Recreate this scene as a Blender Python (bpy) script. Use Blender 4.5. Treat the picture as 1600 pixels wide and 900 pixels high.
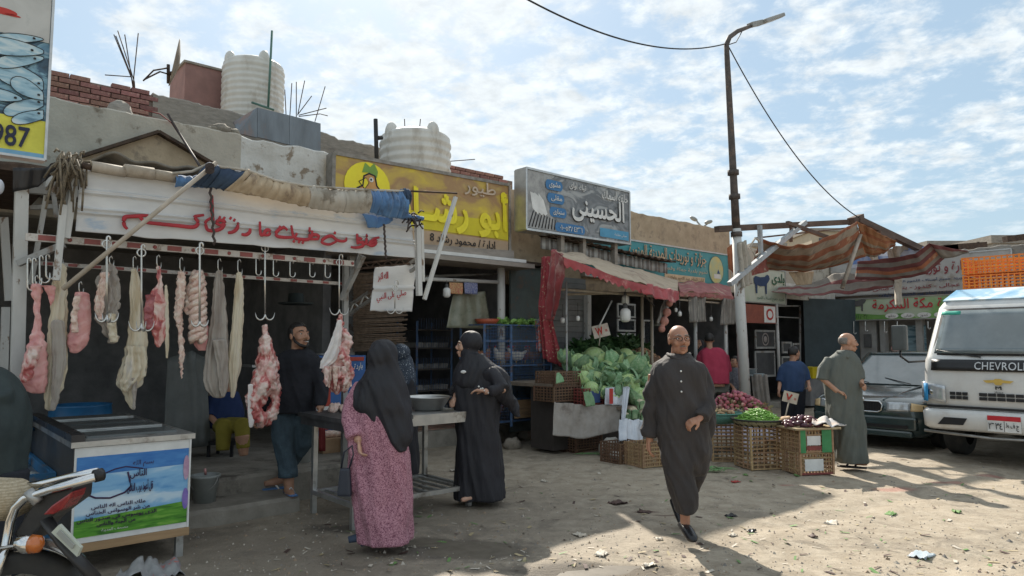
import bpy,bmesh,math,random
import numpy as np
from mathutils import Vector,Matrix,noise,Euler
from mathutils.bvhtree import BVHTree
SC=bpy.context.scene
COL=SC.collection
for _o in list(bpy.data.objects):bpy.data.objects.remove(_o,do_unlink=True)
R=math.radians
PI=math.pi
V=Vector
random.seed(7)
FPX,CAMZ,HORIZ=1100.0,1.56,539.0
PITCH=math.atan((HORIZ-450)/FPX)
cam_d=bpy.data.cameras.new('camera')
cam=bpy.data.objects.new('camera',cam_d); COL.objects.link(cam)
cam.location=(0,0,CAMZ); cam.rotation_euler=(R(90)+PITCH,0,0)
cam_d.sensor_width=36; cam_d.lens=36*FPX/1600; cam_d.clip_start=0.05; cam_d.clip_end=3000
SC.camera=cam
SUN_EL,SUN_AZ=R(38),R(-11.5)
world=bpy.data.worlds.new('World'); SC.world=world; world.use_nodes=True
def build_world():
 nt=world.node_tree; N=nt.nodes; L=nt.links
 for n in list(N):N.remove(n)
 def nn(t,**k):
  n=N.new(t)
  for a,b in k.items():setattr(n,a,b)
  return n
 def mth(op,a,b=None,clamp=False):
  n=nn('ShaderNodeMath',operation=op,use_clamp=clamp)
  for i,v in enumerate((a,b)):
   if v is None:continue
   if isinstance(v,(int,float)):n.inputs[i].default_value=v
   else:L.new(v,n.inputs[i])
  return n.outputs[0]
 out=nn('ShaderNodeOutputWorld'); bg=nn('ShaderNodeBackground'); bg.inputs[1].default_value=SKY_STRENGTH
 sky=nn('ShaderNodeTexSky',sky_type='NISHITA',sun_disc=False)
 sky.sun_elevation=SUN_EL; sky.sun_rotation=SUN_AZ; sky.air_density=1.0; sky.dust_density=0.6; sky.ozone_density=1.6
 tc=nn('ShaderNodeTexCoord'); sp=nn('ShaderNodeSeparateXYZ'); L.new(tc.outputs['Generated'],sp.inputs[0])
 z=mth('MAXIMUM',sp.outputs[2],0.0)
 dz=mth('ADD',z,0.20)
 px=mth('DIVIDE',sp.outputs[0],dz); py=mth('DIVIDE',sp.outputs[1],dz)
 cb=nn('ShaderNodeCombineXYZ'); L.new(px,cb.inputs[0]); L.new(py,cb.inputs[1])
 def ns(scale,det,rough,off,dist=0.0,st=(1,1,1)):
  mp=nn('ShaderNodeMapping'); mp.inputs['Location'].default_value=off; mp.inputs['Scale'].default_value=st
  mp.inputs['Rotation'].default_value=(0,0,R(25))
  L.new(cb.outputs[0],mp.inputs[0]); n=nn('ShaderNodeTexNoise'); L.new(mp.outputs[0],n.inputs[0])
  n.inputs['Scale'].default_value=scale; n.inputs['Detail'].default_value=det; n.inputs['Roughness'].default_value=rough
  n.inputs['Distortion'].default_value=dist
  return n.outputs[0]
 big=ns(0.7,3,0.5,(3.1,1.7,0)); mid=ns(6.4,8,0.62,(0.3,4.0,2.0),0.15); fine=ns(15.0,5,0.6,(7,2,1.0),0.2)
 a=mth('MULTIPLY',big,0.55); b=mth('MULTIPLY',mid,0.9); c=mth('MULTIPLY',fine,0.26)
 s=mth('ADD',mth('ADD',a,b),c)
 mr=nn('ShaderNodeMapRange',interpolation_type='SMOOTHSTEP'); L.new(s,mr.inputs[0])
 mr.inputs[1].default_value=0.725; mr.inputs[2].default_value=0.93; mr.inputs[3].default_value=0.0; mr.inputs[4].default_value=1.0
 fade=nn('ShaderNodeMapRange',interpolation_type='SMOOTHSTEP'); L.new(z,fade.inputs[0])
 fade.inputs[1].default_value=0.03; fade.inputs[2].default_value=0.24; fade.inputs[3].default_value=0.0; fade.inputs[4].default_value=1.0
 cov=mth('MULTIPLY',mth('MULTIPLY',mr.outputs[0],fade.outputs[0]),0.86)
 shade=nn('ShaderNodeMapRange'); L.new(fine,shade.inputs[0])
 shade.inputs[1].default_value=0.3; shade.inputs[2].default_value=0.75; shade.inputs[3].default_value=0.78; shade.inputs[4].default_value=1.08
 cc=nn('ShaderNodeVectorMath',operation='SCALE'); cc.inputs[0].default_value=CLOUD_COL; L.new(shade.outputs[0],cc.inputs['Scale'])
 veil=nn('ShaderNodeMapRange'); L.new(z,veil.inputs[0])
 veil.inputs[1].default_value=0.0; veil.inputs[2].default_value=0.6; veil.inputs[3].default_value=0.88; veil.inputs[4].default_value=0.76
 m0=nn('ShaderNodeMix',data_type='RGBA'); L.new(veil.outputs[0],m0.inputs[0]); L.new(sky.outputs[0],m0.inputs[6]); m0.inputs[7].default_value=(*VEIL_COL,1)
 m1=nn('ShaderNodeMix',data_type='RGBA'); L.new(cov,m1.inputs[0]); L.new(m0.outputs[2],m1.inputs[6]); L.new(cc.outputs[0],m1.inputs[7])
 L.new(m1.outputs[2],bg.inputs[0]); L.new(bg.outputs[0],out.inputs[0])
SKY_STRENGTH=0.12
CLOUD_COL=(3.55,3.75,3.82)
VEIL_COL=(1.40,1.85,2.12)
build_world()
sun_d=bpy.data.lights.new('sun','SUN'); sun=bpy.data.objects.new('sun',sun_d); COL.objects.link(sun)
sun_d.energy=3.3; sun_d.angle=R(0.6); sun_d.color=(1.0,0.93,0.82)
_sd=V((math.sin(SUN_AZ)*math.cos(SUN_EL),math.cos(SUN_AZ)*math.cos(SUN_EL),math.sin(SUN_EL)))
sun.rotation_euler=_sd.to_track_quat('Z','Y').to_euler(); sun.location=(0,0,30)
vs=SC.view_settings; vs.view_transform='Standard'; vs.look='None'; vs.exposure=1.25; vs.gamma=1.0
SC.cycles.max_bounces=6; SC.cycles.diffuse_bounces=3; SC.cycles.use_denoising=True
ROWA=R(41)
U=V((math.cos(ROWA),math.sin(ROWA),0)); NN=V((-math.sin(ROWA),math.cos(ROWA),0))
ROW=Matrix.Rotation(ROWA,4,'Z')
def W(s,t,z=0.0):return U*s+NN*t+V((0,0,z))
def S(p):return V((p.dot(U),p.dot(NN),p.z))
_cp,_sp=math.cos(PITCH),math.sin(PITCH)
def ray(px,py):
 x=(px-800)/FPX; y=-(py-450)/FPX
 return V((x,_cp-y*_sp,_sp+y*_cp))
EYE=V((0,0,CAMZ))
def onG(px,py,z=0.0):
 d=ray(px,py); return EYE+d*((z-CAMZ)/d.z)
OFF=[0.0]
def onT(px,py,t):
 if OFF[0]and 6.5<=t<=7.42:t-=OFF[0]
 d=ray(px,py); return EYE+d*(t/d.dot(NN))
def onS(px,py,s):
 d=ray(px,py); return EYE+d*(s/d.dot(U))
def onY(px,py,Y):
 d=ray(px,py); return EYE+d*(Y/d.y)
MATS={}
def lin(c):
 if isinstance(c,str):
  c=[int(c[i:i+2],16)/255 for i in(0,2,4)]
  c=[((v+.055)/1.055)**2.4 if v>.04045 else v/12.92 for v in c]
 return(*c[:3],1)
def mat(name,c1,c2=None,scale=6.0,rough=0.7,metal=0.0,bump=0.0,bscale=None,c3=None,s3=1.5,th3=(0.55,0.65),vary=0.0,stretch=(1,1,1),spec=0.4,emit=None,alpha=None,trans=0.0,sheen=0.0,coat=0.0,wave=None,det=6.0,bdist=0.01,sub=0.0):
 """procedural surface: two tones mixed by noise, an optional stain tone, fine relief, optional tint that differs per object"""
 if name in MATS:return MATS[name]
 m=bpy.data.materials.new(name); m.use_nodes=True; MATS[name]=m
 nt=m.node_tree; N=nt.nodes; L=nt.links; b=N['Principled BSDF']
 c1=lin(c1); c2=lin(c2)if c2 is not None else tuple([v*.82 for v in c1[:3]]+[1])
 tc=N.new('ShaderNodeTexCoord'); mp=N.new('ShaderNodeMapping'); mp.inputs['Scale'].default_value=stretch; L.new(tc.outputs['Object'],mp.inputs[0])
 nz=N.new('ShaderNodeTexNoise'); nz.inputs['Scale'].default_value=scale; nz.inputs['Detail'].default_value=det; nz.inputs['Roughness'].default_value=0.62
 L.new(mp.outputs[0],nz.inputs[0])
 cr=N.new('ShaderNodeMapRange'); L.new(nz.outputs[0],cr.inputs[0]); cr.inputs[1].default_value=0.36; cr.inputs[2].default_value=0.64
 mx=N.new('ShaderNodeMix'); mx.data_type='RGBA'; L.new(cr.outputs[0],mx.inputs[0]); mx.inputs[6].default_value=c1; mx.inputs[7].default_value=c2
 col=mx.outputs[2]
 if c3 is not None:
  n3=N.new('ShaderNodeTexNoise'); n3.inputs['Scale'].default_value=s3; n3.inputs['Detail'].default_value=7; n3.inputs['Roughness'].default_value=0.65
  L.new(mp.outputs[0],n3.inputs[0]); r3=N.new('ShaderNodeMapRange'); L.new(n3.outputs[0],r3.inputs[0]); r3.inputs[1].default_value=th3[0]; r3.inputs[2].default_value=th3[1]
  m3=N.new('ShaderNodeMix'); m3.data_type='RGBA'; L.new(r3.outputs[0],m3.inputs[0]); L.new(col,m3.inputs[6]); m3.inputs[7].default_value=lin(c3); col=m3.outputs[2]
 if wave is not None:
  wv=N.new('ShaderNodeTexWave'); wv.bands_direction=wave[3]; wv.inputs['Scale'].default_value=wave[0]; wv.inputs['Distortion'].default_value=wave[4]
  L.new(tc.outputs['Object'],wv.inputs[0]); wr=N.new('ShaderNodeMapRange'); L.new(wv.outputs[1],wr.inputs[0]); wr.inputs[1].default_value=0.42; wr.inputs[2].default_value=0.58; wr.inputs[4].default_value=wave[2]
  m4=N.new('ShaderNodeMix'); m4.data_type='RGBA'; L.new(wr.outputs[0],m4.inputs[0]); L.new(col,m4.inputs[6]); m4.inputs[7].default_value=lin(wave[1]); col=m4.outputs[2]
 if vary>0:
  oi=N.new('ShaderNodeObjectInfo'); hs=N.new('ShaderNodeHueSaturation'); L.new(col,hs.inputs['Color'])
  r1=N.new('ShaderNodeMapRange'); L.new(oi.outputs['Random'],r1.inputs[0]); r1.inputs[3].default_value=1-vary; r1.inputs[4].default_value=1+vary; L.new(r1.outputs[0],hs.inputs['Value'])
  ml=N.new('ShaderNodeMath'); ml.operation='MULTIPLY'; L.new(oi.outputs['Random'],ml.inputs[0]); ml.inputs[1].default_value=7.31
  fr=N.new('ShaderNodeMath'); fr.operation='FRACT'; L.new(ml.outputs[0],fr.inputs[0])
  r2=N.new('ShaderNodeMapRange'); L.new(fr.outputs[0],r2.inputs[0]); r2.inputs[3].default_value=0.5-vary*.06; r2.inputs[4].default_value=0.5+vary*.06; L.new(r2.outputs[0],hs.inputs['Hue'])
  col=hs.outputs[0]
 L.new(col,b.inputs['Base Color'])
 rr=N.new('ShaderNodeMapRange'); L.new(nz.outputs[0],rr.inputs[0]); rr.inputs[3].default_value=max(0,rough-.12); rr.inputs[4].default_value=min(1,rough+.12); L.new(rr.outputs[0],b.inputs['Roughness'])
 b.inputs['Metallic'].default_value=metal; b.inputs['Specular IOR Level'].default_value=spec
 if coat:b.inputs['Coat Weight'].default_value=coat; b.inputs['Coat Roughness'].default_value=0.08
 if sheen:b.inputs['Sheen Weight'].default_value=sheen
 if trans:b.inputs['Transmission Weight'].default_value=trans
 if sub:b.inputs['Subsurface Weight'].default_value=sub; b.inputs['Subsurface Radius'].default_value=(0.02,0.008,0.004)
 if alpha is not None:b.inputs['Alpha'].default_value=alpha
 if emit:b.inputs['Emission Color'].default_value=lin(emit[0]); b.inputs['Emission Strength'].default_value=emit[1]
 if bump:
  bn=N.new('ShaderNodeTexNoise'); bn.inputs['Scale'].default_value=bscale or scale*4; bn.inputs['Detail'].default_value=5; L.new(mp.outputs[0],bn.inputs[0])
  bp=N.new('ShaderNodeBump'); bp.inputs['Strength'].default_value=bump; bp.inputs['Distance'].default_value=bdist; L.new(bn.outputs[0],bp.inputs['Height']); L.new(bp.outputs[0],b.inputs['Normal'])
 return m
def finish(o,label=None,cat=None,group=None,kind=None):
 if label:o['label']=label
 if cat:o['category']=cat
 if group:o['group']=group
 if kind:o['kind']=kind
 return o
def thing(name,label,cat,loc=(0,0,0),rz=0.0,group=None):
 o=bpy.data.objects.new(name,None); COL.objects.link(o); o.location=loc; o.rotation_euler=(0,0,rz); o.empty_display_size=.1
 o['_m']=0; del o['_m']
 return finish(o,label,cat,group)
def wmat(o):
 m=Matrix.LocRotScale(o.location,o.rotation_euler,o.scale)
 return(wmat(o.parent)@m)if o.parent else m
class MB:
 """collects shapes, given in a frame M (default: world), and links them as one mesh object"""
 def __init__(s,M=None):s.v=[]; s.f=[]; s.fm=[]; s.sm=[]; s.M=M or Matrix.Identity(4); s.m=0; s.smooth=False
 def add(s,vs,fs,smooth=None):
  k=len(s.v); s.v.extend([s.M@V(p)for p in vs]); sm=s.smooth if smooth is None else smooth
  for f in fs:s.f.append([k+i for i in f]); s.fm.append(s.m); s.sm.append(sm)
  return s
 def box(s,c,size,rot=None,taper=(1,1)):
  x,y,z=[d/2 for d in size]; c=V(c); rot=rot.to_3x3()if rot is not None else None
  vs=[]
  for dz in(-1,1):
   tx,ty=taper if dz>0 else(1,1)
   for dx,dy in((-1,-1),(1,-1),(1,1),(-1,1)):
    p=V((dx*x*tx,dy*y*ty,dz*z)); p=rot@p if rot is not None else p; vs.append(c+p)
  return s.add(vs,[(3,2,1,0),(4,5,6,7),(0,1,5,4),(1,2,6,5),(2,3,7,6),(3,0,4,7)],False)
 def bx(s,x0,x1,y0,y1,z0,z1):return s.box(((x0+x1)/2,(y0+y1)/2,(z0+z1)/2),(x1-x0,y1-y0,z1-z0))
 def beam(s,p,q,w=.04,h=None,up=(0,0,1)):
  p,q=V(p),V(q); d=(q-p); l=d.length; d.normalize(); h=h or w
  up=V(up); x=d.cross(up)
  if x.length<1e-4:x=d.cross(V((0,1,0)))
  x.normalize(); y=x.cross(d).normalized(); a=x*w/2; b=y*h/2
  vs=[p-a-b,p+a-b,p+a+b,p-a+b,q-a-b,q+a-b,q+a+b,q-a+b]
  return s.add(vs,[(3,2,1,0),(4,5,6,7),(0,1,5,4),(1,2,6,5),(2,3,7,6),(3,0,4,7)],False)
 def tube(s,pts,r,seg=8,cap=True,closed=False,flat=1.0,ref=None,smooth=True):
  pts=[V(p)for p in pts]; n=len(pts); rs=r if isinstance(r,(list,tuple))else[r]*n
  vs=[]; fs=[]; prev=V(ref)if ref is not None else None
  for i,p in enumerate(pts):
   if closed:d=pts[(i+1)%n]-pts[i-1]
   else:d=pts[min(i+1,n-1)]-pts[max(i-1,0)]
   if d.length<1e-9:d=V((0,0,1))
   d.normalize()
   if prev is None:
    prev=d.cross(V((0,0,1)))
    if prev.length<.1:prev=d.cross(V((0,1,0)))
   a=prev-d*prev.dot(d)
   if a.length<1e-5:a=d.orthogonal()
   a.normalize(); b=d.cross(a)
   if ref is None:prev=a
   for k in range(seg):
    t=2*PI*k/seg; vs.append(p+a*(math.cos(t)*rs[i])+b*(math.sin(t)*rs[i]*flat))
  m=n if closed else n-1
  for i in range(m):
   for k in range(seg):
    j=(i+1)%n; fs.append((i*seg+k,i*seg+(k+1)%seg,j*seg+(k+1)%seg,j*seg+k))
  if cap and not closed:
   fs.append(tuple(reversed(range(seg)))); fs.append(tuple((n-1)*seg+k for k in range(seg)))
  return s.add(vs,fs,smooth)
 def rings(s,rings,cap=True,closed=True,smooth=True):
  """join rows of points of equal length"""
  n=len(rings[0]); vs=[p for r_ in rings for p in r_]; fs=[]
  for i in range(len(rings)-1):
   for k in range(n if closed else n-1):
    k2=(k+1)%n; fs.append((i*n+k,i*n+k2,(i+1)*n+k2,(i+1)*n+k))
  if cap and closed:
   fs.append(tuple(reversed(range(n)))); fs.append(tuple((len(rings)-1)*n+k for k in range(n)))
  return s.add(vs,fs,smooth)
 def lathe(s,c,prof,seg=20,axis=(0,0,1),smooth=True,cap=False):
  ax=V(axis).normalized(); a=ax.orthogonal().normalized(); b=ax.cross(a); c=V(c)
  return s.rings([[c+ax*z+(a*math.cos(2*PI*k/seg)+b*math.sin(2*PI*k/seg))*r for k in range(seg)]for r,z in prof],cap=cap,smooth=smooth)
 def ball(s,c,r,seg=12,ring=8,rot=None):
  r=V((r,r,r))if isinstance(r,(int,float))else V(r); c=V(c); rows=[]
  for i in range(ring+1):
   th=PI*(i+.02 if i==0 else i-.02 if i==ring else i)/ring
   row=[]
   for k in range(seg):
    ph=2*PI*k/seg; p=V((math.sin(th)*math.cos(ph)*r.x,math.sin(th)*math.sin(ph)*r.y,-math.cos(th)*r.z))
    row.append(c+(rot@p if rot is not None else p))
   rows.append(row)
  return s.rings(rows)
 def grid(s,fn,nu,nv,smooth=True,thick=0.0):
  """surface fn(u,v) with u,v in 0..1; thick > 0 gives it a back side"""
  P=[[V(fn(i/nu,j/nv))for i in range(nu+1)]for j in range(nv+1)]
  vs=[p for row in P for p in row]; w=nu+1; fs=[]
  for j in range(nv):
   for i in range(nu):a=j*w+i; fs.append((a,a+1,a+w+1,a+w))
  if thick:
   k=len(vs); nrm=[]
   for j in range(nv+1):
    for i in range(nu+1):
     du=P[j][min(i+1,nu)]-P[j][max(i-1,0)]; dv=P[min(j+1,nv)][i]-P[max(j-1,0)][i]
     n=du.cross(dv); nrm.append(n.normalized()if n.length>1e-9 else V((0,0,1)))
   vs+=[p-n*thick for p,n in zip(list(vs),nrm)]
   fs+=[tuple(reversed([k+i for i in f]))for f in fs[:nu*nv]]
   bd=[i for i in range(w)]+[j*w+nu for j in range(1,nv+1)]+[nv*w+i for i in range(nu-1,-1,-1)]+[j*w for j in range(nv-1,0,-1)]
   for a,b in zip(bd,bd[1:]+bd[:1]):fs.append((b,a,k+a,k+b))
  return s.add(vs,fs,smooth)
 def sheet(s,poly,thick,nrm):
  """a flat polygon with thickness"""
  poly=[V(p)for p in poly]; d=V(nrm).normalized()*thick; n=len(poly)
  return s.add(poly+[p+d for p in poly],[tuple(reversed(range(n))),tuple(n+i for i in range(n))]+[(i,(i+1)%n,n+(i+1)%n,n+i)for i in range(n)],False)
 def obj(s,name,mats,parent=None,label=None,cat=None,group=None,kind=None,origin=None,bevel=0.0,auto=True):
  me=bpy.data.meshes.new(name)
  mats=mats if isinstance(mats,(list,tuple))else[mats]
  o=bpy.data.objects.new(name,me)
  vs=s.v
  if parent is not None:
   o.parent=parent; inv=wmat(parent).inverted(); vs=[inv@p for p in vs]
  else:
   if origin is None:
    xs=[p.x for p in vs]; ys=[p.y for p in vs]; origin=V(((min(xs)+max(xs))/2,(min(ys)+max(ys))/2,min(p.z for p in vs)))
   o.location=origin; org=V(origin); vs=[p-org for p in vs]
  me.from_pydata([tuple(p)for p in vs],[],s.f)
  for m in mats:me.materials.append(m)
  me.polygons.foreach_set('material_index',s.fm); me.polygons.foreach_set('use_smooth',s.sm)
  me.update()
  if bevel:
   bm=bmesh.new(); bm.from_mesh(me)
   bmesh.ops.bevel(bm,geom=[e for e in bm.edges if len(e.link_faces)==2 and e.calc_face_angle(0)>.6],offset=bevel,segments=2,profile=.6,affect='EDGES')
   bm.to_mesh(me); bm.free()
  COL.objects.link(o)
  return finish(o,label,cat,group,kind)
def copy_tree(o,parent=None,**kw):
 c=o.copy(); COL.objects.link(c); c.parent=parent
 for k,v in kw.items():c[k]=v
 for ch in list(o.children):copy_tree(ch,c)
 return c
def link_mesh(name,me,M=None,parent=None,**kw):
 o=bpy.data.objects.new(name,me); COL.objects.link(o)
 if parent is not None:o.parent=parent
 if M is not None:o.matrix_local=(wmat(parent).inverted()@M)if parent is not None else M
 return finish(o,**kw)
def blend(mb,voxel=.012,smooth=4,disp=None,fold=None):
 """fuse the shapes in mb into one continuous skin; returns (verts Nx3, faces)"""
 me=bpy.data.meshes.new('t'); me.from_pydata([tuple(p)for p in mb.v],[],mb.f); me.update()
 o=bpy.data.objects.new('t',me); COL.objects.link(o)
 r=o.modifiers.new('r','REMESH'); r.mode='VOXEL'; r.voxel_size=voxel; r.adaptivity=0
 if smooth:
  sm=o.modifiers.new('s','SMOOTH'); sm.factor=.5; sm.iterations=smooth
 dg=bpy.context.evaluated_depsgraph_get(); ev=o.evaluated_get(dg); m2=ev.to_mesh()
 vs=[v.co.copy()for v in m2.vertices]; nr=[v.normal.copy()for v in m2.vertices]; fs=[tuple(p.vertices)for p in m2.polygons]
 ev.to_mesh_clear(); bpy.data.objects.remove(o,do_unlink=True); bpy.data.meshes.remove(me)
 if disp:vs=[disp(p,n)for p,n in zip(vs,nr)]
 return vs,fs
def skin(mb,name,mats,parent=None,voxel=.012,smooth=4,disp=None,pick=None,deci=None,**kw):
 vs,fs=blend(mb,voxel,smooth,disp)
 out=MB(); out.add(vs,fs,True)
 if pick:
  for i,f in enumerate(fs):
   c=(vs[f[0]]+vs[f[2]])/2; out.fm[i]=pick(c)
 return out.obj(name,mats,parent,**kw)
def fbm(p,sc=1.0,oc=3):return noise.fractal(V(p)*sc,1.0,2.0,oc)
_AR={}
def _ar():
 iso={'ا':0xFE8D,'آ':0xFE81,'أ':0xFE83,'ؤ':0xFE85,'إ':0xFE87,'ة':0xFE93,'د':0xFEA9,'ذ':0xFEAB,'ر':0xFEAD,'ز':0xFEAF,'و':0xFEED,'ى':0xFEEF,'ء':0xFE80}
 dual={'ئ':0xFE89,'ب':0xFE8F,'ت':0xFE95,'ث':0xFE99,'ج':0xFE9D,'ح':0xFEA1,'خ':0xFEA5,'س':0xFEB1,'ش':0xFEB5,'ص':0xFEB9,'ض':0xFEBD,'ط':0xFEC1,'ظ':0xFEC5,'ع':0xFEC9,'غ':0xFECD,'ف':0xFED1,'ق':0xFED5,'ك':0xFED9,'ل':0xFEDD,'م':0xFEE1,'ن':0xFEE5,'ه':0xFEE9,'ي':0xFEF1}
 for k,c in iso.items():_AR[k]=(c,c+(0 if k=='ء' else 1),None,None)
 for k,c in dual.items():_AR[k]=(c,c+1,c+2,c+3)
_ar()
def shape_ar(t):
 t=t.replace('لا','\u0001'); out=[]
 joinl=lambda ch:ch=='ـ' or(ch in _AR and _AR[ch][2]is not None)
 joinr=lambda ch:ch=='ـ' or ch=='\u0001' or(ch in _AR and ch!='ء')
 for i,ch in enumerate(t):
  pv=i>0 and joinl(t[i-1]); nx=i+1<len(t)and joinr(t[i+1])
  if ch=='\u0001':out.append(chr(0xFEFC if pv else 0xFEFB)); continue
  if ch not in _AR:out.append(ch); continue
  a=_AR[ch]; pv=pv and joinr(ch); nx=nx and a[2]is not None
  out.append(chr(a[3]if pv and nx else a[1]if pv else a[2]if nx else a[0]))
 res=[]; num=[]
 for ch in out:
  if ch in '0123456789٠١٢٣٤٥٦٧٨٩':num.append(ch)
  else:
   if num:res.append(''.join(num)); num=[]
   res.append(ch)
 if num:res.append(''.join(num))
 return ''.join(reversed(res))
def glyphs(body,bold=0.0,shear=0.0,extrude=0.0,space=1.0):
 cu=bpy.data.curves.new('t','FONT'); cu.body=body; cu.shear=shear; cu.extrude=extrude; cu.resolution_u=3; cu.space_character=space
 o=bpy.data.objects.new('t',cu); COL.objects.link(o); dg=bpy.context.evaluated_depsgraph_get()
 me=bpy.data.meshes.new_from_object(o.evaluated_get(dg)); bpy.data.objects.remove(o,do_unlink=True); bpy.data.curves.remove(cu)
 vs=[v.co.copy()for v in me.vertices]; fs=[tuple(p.vertices)for p in me.polygons]; bpy.data.meshes.remove(me)
 if not vs:return[],[]
 par=list(range(len(vs)))
 def find(i):
  while par[i]!=i:par[i]=par[par[i]]; i=par[i]
  return i
 for f in fs:
  for k in f[1:]:par[find(k)]=find(f[0])
 ids={}
 for i,p in enumerate(vs):p.z=(ids.setdefault(find(i),len(ids))%4)*.0006
 if bold:
  base=[p.copy()for p in vs]; n0=len(base); f0=list(fs)
  for j,(dx,dy)in enumerate(((1,.3),(-.3,1),(.8,-.8))):
   k=len(vs); vs+=[V((p.x+dx*bold,p.y+dy*bold,p.z+.0025*(j+1)))for p in base]; fs+=[tuple(k+i for i in f)for f in f0]
 x0=min(p.x for p in vs); x1=max(p.x for p in vs); y0=min(p.y for p in vs); y1=max(p.y for p in vs)
 return[V(((p.x-x0)/(x1-x0),(p.y-y0)/(y1-y0),p.z))for p in vs],fs
def letter(body,quad,matl,parent,name='lettering',bold=0.012,ar=True,lift=.004,mb=None,warp=None,thick=0.0,space=1.0,jit=0.0,**kw):
 """text fitted in the quad (bottom-left, bottom-right, top-right, top-left), standing a hair proud of it"""
 vs,fs=glyphs(shape_ar(body)if ar else body,bold,space=space)
 if not vs:return None
 a,b,c,d=[V(p)for p in quad]; n=(b-a).cross(d-a).normalized(); out=mb or MB()
 P=[]
 for p in vs:
  x,y=p.x,p.y
  if warp:x,y=warp(x,y)
  if jit:y+=jit*noise.noise(V((x*9,3.3,0)));
  P.append((a.lerp(b,x)).lerp(d.lerp(c,x),y)+n*(lift+p.z))
 out.add(P,fs,False)
 if mb:return out
 return out.obj(name,matl,parent,**kw)
 # ================================================================== ground
PUD=[(onG(735,858),.42,.17),(onG(662,846),.20,.09),(onG(560,826),.30,.10),(onG(930,893),.55,.12)]
def gz(x,y):
 h=.022*noise.noise(V((x*.55,y*.55,0)))+.014*noise.noise(V((x*2.1,y*2.1,4)))+.009*noise.noise(V((x*6,y*6,9)))
 for(x0,y0,x1,y1)in((.4,3.6,7.5,7.6),(1.5,3.0,8.2,6.9),(-.5,4.4,6.0,8.6)):
  d=((x1-x0)*(y-y0)-(y1-y0)*(x-x0))/math.hypot(x1-x0,y1-y0)+.12*noise.noise(V((x*.7,y*.7,x0)))
  h-=.016*math.exp(-(d/.11)**2)-.007*math.exp(-((abs(d)-.2)/.07)**2)
 for p,a,b in PUD:
  d=((x-p.x)/a)**2+((y-p.y)/b)**2
  if d<4:h-=.020*math.exp(-d)
 return h-.004
def axis(lo,hi,a,b,step):
 xs=[a+i*step for i in range(int((b-a)/step)+1)]; l=[]; d=step; x=a
 while x>lo:d*=1.5; x-=d; l.append(x)
 r=[]; d=step; x=xs[-1]
 while x<hi:d*=1.5; x+=d; r.append(x)
 return l[::-1]+xs+r
gx=axis(-500,500,-6,11,.09); gy=axis(-60,900,1.5,15,.09)
gm=MB(); _v=[V((x,y,gz(x,y)))for y in gy for x in gx]; _w=len(gx)
gm.add(_v,[(j*_w+i,j*_w+i+1,(j+1)*_w+i+1,(j+1)*_w+i)for j in range(len(gy)-1)for i in range(_w-1)],True)
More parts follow.
